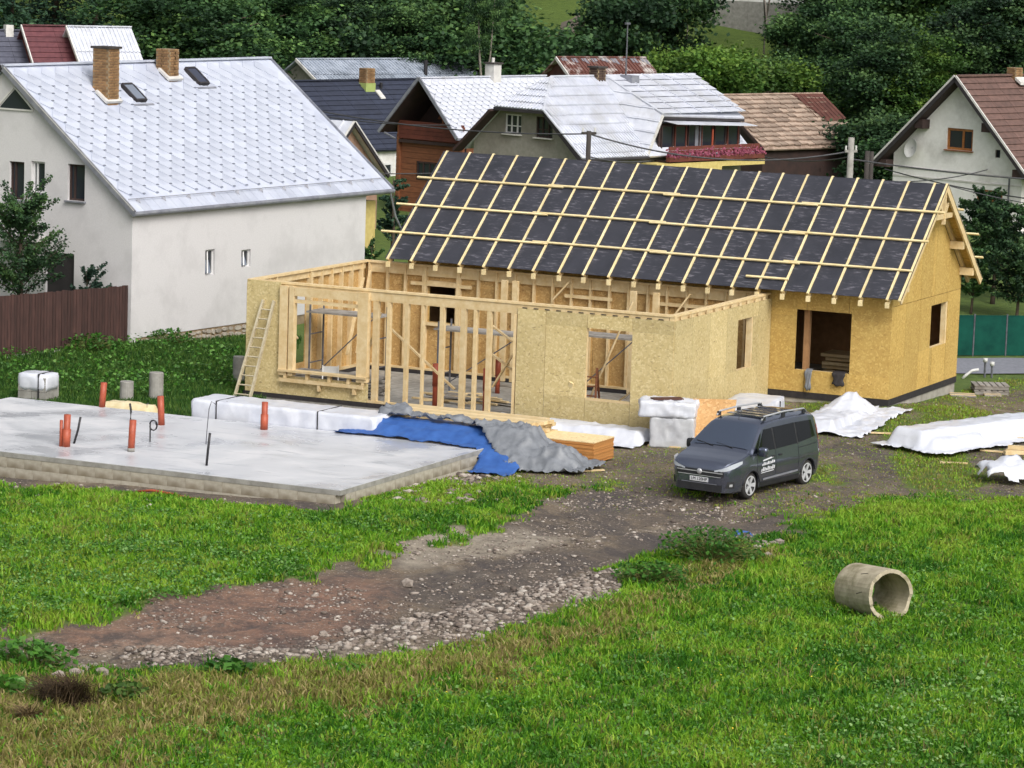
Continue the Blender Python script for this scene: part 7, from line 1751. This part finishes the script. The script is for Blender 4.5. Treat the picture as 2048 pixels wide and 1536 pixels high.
# garden trees near the houses
def dense_tree(name, label, base, h, spread, nleaf, leaf, mat, seed, sprays, cat='tree', bark=M_BARK):
    rg = np.random.default_rng(seed); t = thing(name, label, cat, base, 0); mb = MB(); C = []; T = []
    mb.tube([(0, 0, -.2), (.05, 0, h*.35), (0, .05, h*.8)], [.07*h/3, .05*h/3, .015], 8)
    for k in range(sprays):
        f = rg.uniform(.25, .95); a = rg.uniform(0, 6.283); l = spread*rg.uniform(.55, 1.1)*(1.15-.55*f); b0 = np.array([.03, .02, h*f*.8]); tip = b0+np.array([math.cos(a)*l, math.sin(a)*l, l*rg.uniform(.2, 1.1)])
        mid = (b0+tip)/2+np.array([0, 0, l*.1]); mb.tube([b0, mid, tip], [.022, .014, .005], 5)
        m = nleaf//sprays; u = rg.uniform(.15, 1.05, m)[:, None]; p = (1-u)**2*b0+2*u*(1-u)*mid+u*u*tip+rg.normal(size=(m, 3))*np.array([.10, .10, .09])*spread*.55*(1.15-u*.55); C.append(p); T.append(np.clip(rg.uniform(.05, .7)+rg.normal(size=m)*.15, 0, 1))
    C = np.concatenate(C); T = np.concatenate(T); C[:, 2] = np.maximum(C[:, 2], .05); V, Fq = leaf_quads(C, rg.uniform(.7, 1.3, len(C))*leaf, .3, rg, .65)
    mb.build('trunk', bark, t, True); obj('crown', mesh_np('crown', V, Fq, dict(tint=np.repeat(T, 4))), mat, t)
    return t
p_ = at(30, 690, -.4); dense_tree('fruit_tree', 'leafy fruit tree behind the fence in front of the white gable', (-15.05, 100.45, float(gz(-15.05, 100.45))), 5.2, 1.65, 11500, .10, M_LEAF, 5, 64)
p_ = atY(172, 600, 100.6); dense_tree('garden_shrub', 'pointed garden shrub behind the fence by the dark door', (p_[0], 100.6, float(gz(p_[0], 100.6))), 2.7, .75, 3500, .10, M_SPRUCE, 6, 30, 'shrub')
p_ = atY(786, 380, 119); dense_tree('garden_shrub', 'dark columnar shrub against the brown board wall', (p_[0], 119, float(gz(p_[0], 119))), 4.2, .7, 4000, .12, M_SPRUCE, 8, 30, 'shrub')
p_ = atY(742, 490, 112); dense_tree('garden_shrub', 'dark shrub in the gap beside the white house wall', (p_[0], 112, float(gz(p_[0], 112))), 2.6, .7, 3000, .12, M_LEAF, 9, 24, 'shrub')
for px, Y, h, s, lb in ((1948, 114, 2.6, 1.0, 'dark garden bush just behind the yellow gable corner'), (1990, 116, 4.2, 1.25, 'tall garden bush under the lower window of the white gabled house'), (2040, 113, 3.0, 1.3, 'garden bush behind the green fence'), (1960, 122, 3.6, 1.2, 'rear garden bush between gable and white house'), (2075, 116, 4.2, 1.4, 'tall bush behind the green fence end')):
    p_ = atY(px, 500, Y); dense_tree('garden_bush', lb, (p_[0], Y, float(gz(p_[0], Y))), h, s, 8500, .12, M_LEAF, px, 46, 'bush')

# ------------------------------------------------------------------ stones
def jitter_pts(poly, n, seed, margin=0.0):
    rg = np.random.default_rng(seed); P = np.array(poly); lo, hi = P.min(0), P.max(0); out = np.zeros((0, 2))
    while len(out) < n:
        q = rg.uniform(lo, hi, (n*3, 2)); q = q[poly_sd(q[:, 0], q[:, 1], poly) > margin]; out = np.concatenate([out, q])
    return out[:n], rg
def stones(name, pts, size, rg, mat, sink=.25, flat=.75):
    import bmesh
    n = len(pts); base = []
    for k in range(6): base.append((np.array([v.co for v in rm[k].vertices]), np.array([p.vertices for p in rm[k].polygons])))
    z = gz(pts[:, 0], pts[:, 1]); Vs = []; Fs = []; o = 0
    for i in range(n):
        bv, bf = base[i % 6]; s = size[i]; a = rg.uniform(0, 6.28); c, sn = math.cos(a), math.sin(a)
        w = bv*np.array([s*rg.uniform(.8, 1.4), s*rg.uniform(.7, 1.1), s*flat]); w = np.stack([w[:, 0]*c-w[:, 1]*sn, w[:, 0]*sn+w[:, 1]*c, w[:, 2]], 1)+np.array([pts[i, 0], pts[i, 1], z[i]+s*(flat*.6-sink)])
        Vs.append(w); Fs.append(bf+o); o += len(bv)
    me = mesh_np(name, np.concatenate(Vs), np.concatenate(Fs), dict(tint=np.repeat(rg.uniform(0, 1, n), len(rm[0].vertices)))); ob = obj(name, me, mat); ob['kind'] = 'stuff'; return ob
def rubblemat():
    m, nt, b = newmat('loose_rubble'); t = attr(nt, 'tint'); col = ramp(nt, t, [(0, lin(86, 76, 70)), (.4, lin(130, 118, 108)), (.75, lin(160, 149, 139)), (1, lin(188, 180, 170))])
    f = noise(nt, coords(nt), 9, 4); col = mix(nt, 1.0, col, ramp(nt, f, [(.3, (.75, .75, .75, 1)), (.7, (1.05, 1.05, 1.05, 1))]), 'MULTIPLY'); nt.links.new(col, b.inputs['Base Color']); b.inputs['Roughness'].default_value = .95; bump(nt, b, f, .4, .02); return m
M_RUBBLE = rubblemat()
pts, rg = jitter_pts([(x_, y_) for x_, y_ in P_RUBBLE], 6800, 3, -.7); sd2 = poly_sd(pts[:, 0], pts[:, 1], P_RUBBLE)+(fbm(pts[:, 0]*1.3, pts[:, 1]*1.3, 71)-.5)*1.5; pts = pts[rg.random(len(pts)) < (.05+.95*sstep(-.45, .3, sd2))*(.35+.65*sstep(.38, .55, fbm(pts[:, 0]*1.8, pts[:, 1]*1.2, 73)))]; stones('rubble_bank', pts, np.minimum(rg.lognormal(-3.2, .45, len(pts)), .11), rg, M_RUBBLE)['label'] = 'pale broken stone banked along the edge of the track'
pts, rg = jitter_pts(P_TRACK, 9500, 4, -.2); keep = fbm(pts[:, 0]*.8, pts[:, 1]*.8, 8) > .47; pts = pts[keep]; stones('track_gravel', pts, np.minimum(rg.lognormal(-3.85, .5, len(pts)), .08), rg, M_RUBBLE)['label'] = 'loose gravel scattered over the muddy track'
pr_ = wpoly((790, 1000), (860, 950), (950, 935), (1040, 955), (1060, 985), (960, 1008), (800, 1018)); pts, rg = jitter_pts(pr_, 520, 5, -.1)
stones('slab_rubble', pts, np.minimum(rg.lognormal(-3.0, .45, len(pts)), .13), rg, M_RUBBLE)['label'] = 'broken concrete and stones spilt beside the bare slab'
pr_ = wpoly((0, 960), (300, 985), (500, 1005), (520, 1020), (250, 1010), (0, 1000)); pts, rg = jitter_pts(pr_, 240, 6, -.1); stones('foot_rubble', pts, np.minimum(rg.lognormal(-3.3, .4, len(pts)), .09), rg, M_RUBBLE)['label'] = 'small stones along the front foot of the slab'
pts, rg = jitter_pts(P_SITE, 1600, 9, .2); stones('site_gravel', pts, np.minimum(rg.lognormal(-3.7, .4, len(pts)), .07), rg, M_RUBBLE)['label'] = 'small stones lying about the muddy yard'
def rock(px, py, s, label, group=None, k=0):
    p_ = gp(px, py); o = bpy.data.objects.new('rock', rm[k % 6]); COL.objects.link(o); o.location = (p_[0], p_[1], p_[2]+s*.35); o.scale = (s*1.1, s, s); o.rotation_euler = (0, 0, k*1.3); tag(o, label, 'rock', group)
rock(812, 1172, .17, 'pale round boulder lying alone on the grey track', None, 1)
rng = random.Random(31)
for k in range(44):
    t_ = rng.random(); px = 620+t_*610; py = 1292-t_*130+rng.uniform(-22, 28)
    rock(px, py, rng.uniform(.065, .11), 'larger pale stone lying in the rubble bank by the track', 'larger stones of the rubble bank', k)
for k, (px, py) in enumerate(((150, 1352), (165, 1345), (190, 1340), (118, 1357), (205, 1350))): rock(px, py, .15, 'pale stone in the little heap beside the broad-leaved weed', 'stone heap by the weeds', k)
for k, (px, py) in enumerate(((1515, 1100), (1530, 1095), (1548, 1092), (1535, 1115), (1560, 1088), (1522, 1090))): rock(px, py, .13, 'pale stone in the heap beside the blue scrap', 'stone heap by the blue scrap', k)
p_ = gp(1484, 1092); single('plastic_scrap', tarp_local(.5, .35, [(-.1, .1, -.05, .05, .12, .8)], 5, .05, .05, .04), M_BLUE, 'small blue plastic scrap among the weeds', 'plastic scrap', p_+np.array([0, 0, .15]), .3, sol=.004)

# ------------------------------------------------------------------ grass and weeds
def blades(name, pts, H, tint, nb, wid, seed, mat=M_GRASS, label=None, spread=.07, lean=.5):
    rg = np.random.default_rng(seed); n = len(pts); z = gz(pts[:, 0], pts[:, 1])
    B = np.repeat(np.stack([pts[:, 0], pts[:, 1], z-.01], 1), nb, 0); m = len(B); B[:, :2] += rg.normal(size=(m, 2))*spread
    h = np.repeat(H, nb)*rg.uniform(.55, 1.2, m); a = rg.uniform(0, 6.283, m); L = rg.uniform(.1, 1, m)*lean*h; w = wid*rg.uniform(.7, 1.4, m)
    d = np.stack([np.cos(a), np.sin(a), 0*a], 1); s = np.stack([-np.sin(a), np.cos(a), 0*a], 1)
    sa = rg.uniform(0, 6.283, m); s = np.stack([np.cos(sa), np.sin(sa), 0*sa], 1)
    up = np.array([0, 0, 1.0]); M1 = B+d*(L*.35)[:, None]+up*(h*.6)[:, None]; T = B+d*L[:, None]+up*(h*np.sqrt(np.clip(1-.5*(L/h)**2, .2, 1)))[:, None]
    V = np.stack([B-s*w[:, None]*.5, B+s*w[:, None]*.5, M1+s*w[:, None]*.4, M1-s*w[:, None]*.4, T], 1).reshape(-1, 3); i = np.arange(m)[:, None]*5
    Fq = np.concatenate([i+np.array([[0, 1, 2]]), i+np.array([[0, 2, 3]]), i+np.array([[3, 2, 4]])], 1).reshape(-1, 3)
    tt = np.clip(np.repeat(tint, nb)+rg.normal(size=m)*.07, 0, 1)
    o = obj(name, mesh_np(name, V, Fq, dict(tint=np.repeat(tt, 5))), mat); o['kind'] = 'stuff'
    if label: o['label'] = label
    return o
def field(x0, x1, y0, y1, dens, seed):
    rg = np.random.default_rng(seed); n = int((x1-x0)*(y1-y0)*dens); p_ = np.stack([rg.uniform(x0, x1, n), rg.uniform(y0, y1, n)], 1); return p_, rg
# meadow
p_, rg = field(-19.0, 20.0, 45.0, 79.5, 92, 21); out = np.abs(p_[:, 0])-(p_[:, 1]*.1575+1.2); p_ = p_[rg.random(len(p_)) < np.where(out < 0, 1, .55)]
g, dr, rd, rb, fr = masks(p_[:, 0], p_[:, 1]); keep = rg.random(len(p_)) < np.clip(g*1.15-.1, 0, 1)**1.3; p_, g, dr = p_[keep], g[keep], dr[keep]
pt = fbm(p_[:, 0]*.5, p_[:, 1]*.3, 41); pt2 = np.clip((fbm(p_[:, 0]*2.2, p_[:, 1]*1.5, 43)-.5)*1.7+.5, 0, 1.1); pt3 = fbm(p_[:, 0]*1.1, p_[:, 1]*.8, 47)
dryb = rg.random(len(p_)) < np.clip(dr*1.12, 0, .96)
brown = (rg.random(len(p_)) < .10) | ((pt2 > .8) & (rg.random(len(p_)) < .6))
tint = np.where(dryb, np.clip(rg.beta(2, 2.2, len(p_))*.60+.46, 0, 1), np.where(brown, rg.uniform(.42, .66, len(p_)), np.clip(.0+.75*(pt-.34)+.65*(pt3-.42)+.12*sstep(0, -3, p_[:, 0])*sstep(58, 64, p_[:, 1])+rg.normal(size=len(p_))*.08, 0, .5)))
Hh = (.05+.15*pt2)*(.3+.8*g)*(1+.35*dr)
blades('meadow_grass', p_, Hh, tint, 6, .032, 5, lean=1.0, label='short lush meadow grass with dry straw-coloured patches')
# sparse grass of the yard
p_, rg = field(-3.5, 19.5, 76, 101, 75, 22); g, dr, rd, rb, fr = masks(p_[:, 0], p_[:, 1]); keep = rg.random(len(p_)) < np.clip(g*1.2, .10, 1); p_ = p_[keep]; g = g[keep]
ab_ = np.stack([(p_-ORG[:2])@DA[:2], (p_-ORG[:2])@DB[:2]], 1); inside = ((ab_[:, 0] < .15) & (ab_[:, 1] > -.15)) | ((ab_[:, 0] < -3.4) & (ab_[:, 1] > -7.3)); p_ = p_[~inside]; g = g[~inside]
blades('yard_grass', p_, .025+.06*g, rg.uniform(.35, .85, len(p_)), 4, .026, 6, lean=1.0, label='thin trampled grass of the muddy yard')
# rank grass by the white house
p_, rg = field(-17, -6.8, 88, 105, 85, 23); ab_ = np.stack([(p_-ORG[:2])@DA[:2], (p_-ORG[:2])@DB[:2]], 1)
e1, e2 = hfr(WP); wl2 = np.stack([(p_-np.array([WX, WY]))@e1[:2], (p_-np.array([WX, WY]))@e2[:2]], 1)
ok = ~((ab_[:, 0] > -16.7) & (ab_[:, 1] > -7.4)) & ~((ab_[:, 0] > -20.3) & (ab_[:, 1] < -13.2)) & ~((wl2[:, 0] < 10.5) & (wl2[:, 1] > 0)); p_ = p_[ok]
blades('rank_grass', p_, .10+.16*fbm(p_[:, 0]*.7, p_[:, 1]*.7, 3), rg.uniform(0.0, .9, len(p_)), 6, .026, 7, M_RANK, label='rank grass between the slab and the white house')
p_, rg = field(12.5, 20, 96, 107, 40, 24); blades('verge_grass', p_, np.full(len(p_), .09), rg.uniform(.05, .45, len(p_)), 4, .026, 8, label='mown grass verge along the road') if False else None
# leafy ground cover of the left field
def leaves(name, poly, n, size, hmax, seed, tr, label, margin=0.0, cl=1.5):
    p_, rg = jitter_pts(poly, n, seed, margin); c = fbm(p_[:, 0]*cl, p_[:, 1]*cl, seed); p_ = p_[rg.random(len(p_)) < np.clip((c-.25)*2.4, .1, 1)]
    z = gz(p_[:, 0], p_[:, 1])+rg.uniform(.03, 1, len(p_))**.7*hmax*(.6+.8*fbm(p_[:, 0]*2, p_[:, 1]*2, seed+1)); C = np.stack([p_[:, 0], p_[:, 1], z], 1)
    V, Fq = leaf_quads(C, rg.uniform(.6, 1.3, len(C))*size, .9, rg, .9); T = np.clip(rg.uniform(tr[0], tr[1], len(C)), 0, 1)
    o = obj(name, mesh_np(name, V, Fq, dict(tint=np.repeat(T, 4))), M_WEED); o['kind'] = 'stuff'; o['label'] = label
leaves('ground_cover', P_LEAFY+[], 15000, .07, .15, 51, (.1, .85), 'low broad-leaved plants covering the field above the track')
leaves('field_herbs', wpoly((-60, 1000), (500, 1030), (900, 1030), (1000, 1040), (800, 1075), (700, 1110), (-60, 1110)), 12000, .065, .13, 58, (.15, .8), 'broad-leaved herbs in the grass below the slab', cl=2.0)
leaves('clover', wpoly((1500, 1500), (1700, 1420), (1800, 1360), (2060, 1350), (2060, 1550), (1500, 1550)), 2600, .075, .16, 52, (.3, 1.0), 'pale leaved clover in the near corner of the meadow', cl=2.5)
leaves('meadow_herbs', wpoly((-60, 1440), (600, 1440), (1100, 1340), (1500, 1200), (1700, 1090), (2060, 1090), (2060, 1545), (-60, 1545)), 20000, .07, .15, 53, (.1, .75), 'small broad-leaved herbs among the meadow grass', cl=2.0)
leaves('yard_weeds', wpoly((0, 690), (480, 700), (480, 780), (330, 800), (0, 790)), 3500, .11, .30, 54, (0.05, .7), 'broad-leaved weeds in the rank grass')
def weed(px, py, label, n, r, h, leaf, mat, seed, cat='weed', tr=(0.0, .6)):
    p_ = gp(px, py); rg = np.random.default_rng(seed); t = thing('weed_clump', label, cat, p_, 0); mb = MB(); C = []
    for k in range(n):
        a = rg.uniform(0, 6.28); l = r*rg.uniform(.2, 1); c = np.array([math.cos(a)*l, math.sin(a)*l*.8, h*rg.uniform(.25, 1)*(1-.4*l/r)]); C.append(c)
        if k % 3 == 0: mb.tube([(c[0]*.2, c[1]*.2, -.03), c*np.array([.7, .7, .8]), c], [.009, .006, .004], 4)
    C = np.array(C); V, Fq = leaf_quads(C, rg.uniform(.6, 1.3, n)*leaf, .8, rg, .8); mb.build('stems', M_WEEDSTEM, t)
    lo_ = obj('leaves', mesh_np('leaves', V, Fq, dict(tint=np.repeat(rg.uniform(tr[0], tr[1], n), 4))), mat, t)
M_WEEDSTEM = simple('weed_stem', lin(96, 120, 58), lin(120, 112, 66), 5, .8)
weed(455, 1350, 'dark broad-leaved dock plant below the rubble bank', 150, .50, .32, .19, M_WEED, 1, tr=(0, .35))
weed(55, 1335, 'broad-leaved weed at the corner of the stone heap', 420, .9, .55, .15, M_WEED, 2, tr=(.1, .6)); weed(15, 1385, 'low pale-leaved weed beside the dead brown tuft', 150, .5, .3, .17, M_WEED, 3, tr=(.2, .7))
weed(1300, 1165, 'green weed clump at the upper end of the rubble bank', 620, .8, .5, .10, M_WEED, 4, tr=(0, .5)); weed(1420, 1122, 'tall dark weed clump beside the stony heap', 1100, 1.15, .85, .10, M_WEED, 5, tr=(0, .4))
weed(690, 1345, 'pale weed seedling patch under the rubble bank', 120, .45, .2, .10, M_WEED, 6, tr=(.2, .7)); weed(250, 1400, 'weed with yellowing leaves beside the dead brown tuft', 140, .45, .35, .14, M_LEAFY, 7, tr=(.3, 1))
weed(340, 690, 'dark weed clump at the foot of the white house corner', 300, .8, .6, .12, M_WEED, 9, tr=(0, .3)); weed(175, 700, 'tall weed clump in front of the board fence', 350, .9, .6, .12, M_WEED, 10, tr=(0, .35))
def tuft(px, py, label, n, r, h, seed, tr):
    p_ = gp(px, py); rg = np.random.default_rng(seed); t = thing('dead_weed', label, 'weed', p_, 0); V = []; FQ = []; T = []
    mb = MB()
    for k in range(n):
        a = rg.uniform(0, 6.28); l = r*rg.uniform(.2, 1); b = np.array([rg.normal()*r*.25, rg.normal()*r*.2, -.02]); tip = np.array([math.cos(a)*l, math.sin(a)*l*.8, h*rg.uniform(.4, 1)]); s = np.array([math.sin(a), -math.cos(a), .3])*rg.uniform(.006, .013)
        i = len(V); V += [b-s, b+s, (b+tip)/2+np.array([0, 0, h*.2])+s*.8, (b+tip)/2+np.array([0, 0, h*.2])-s*.8, tip+s*.3, tip-s*.3]; FQ += [(i, i+1, i+2, i+3), (i+3, i+2, i+4, i+5)]; T += [rg.uniform(*tr)]*6
    obj('stems', mesh_np('stems', V, FQ, dict(tint=T)), M_DEAD, t)
tuft(130, 1412, 'dead dark brown weed tuft in the dry grass', 700, .85, .55, 3, (0, .35)); tuft(60, 1440, 'paler dead tuft in front of the dark brown one', 200, .5, .3, 4, (.3, 1))
p_, rg = field(-10.5, 10, 47.5, 62, 9, 91); g, dr, rd, rb, fr = masks(p_[:, 0], p_[:, 1]); keep = rg.random(len(p_)) < g*(.15+.85*dr); p_ = p_[keep]
blades('straw_stalks', p_, rg.uniform(.18, .38, len(p_)), rg.uniform(.35, 1, len(p_)), 3, .012, 92, M_DEAD, 'dry bent straw stalks among the grass', .05, 1.1)
p_, rg = field(-10.5, 11, 47.5, 76, 5, 93); g, dr, rd, rb, fr = masks(p_[:, 0], p_[:, 1]); keep = (rg.random(len(p_)) < g) & (fbm(p_[:, 0]*.8, p_[:, 1]*.8, 95) > .5); p_ = p_[keep]
blades('tall_grass_tufts', p_, rg.uniform(.18, .30, len(p_)), rg.uniform(.0, .35, len(p_)), 12, .026, 94, M_GRASS, 'taller darker grass tufts standing out of the meadow', .06, .9)
# yellow flower dots
pts, rg = jitter_pts(wpoly((850, 1380), (1250, 1310), (1700, 1300), (1700, 1500), (860, 1440)), 70, 61); z = gz(pts[:, 0], pts[:, 1])+.15
V, Fq = leaf_quads(np.stack([pts[:, 0], pts[:, 1], z], 1), .035, 1.5, rg, 1.0); o = obj('yellow_flowers', mesh_np('yellow_flowers', V, Fq), simple('yellow_petals', lin(222, 196, 60), lin(200, 170, 40), 5, .7)); o['kind'] = 'stuff'; o['label'] = 'scattered small yellow flowers in the meadow'
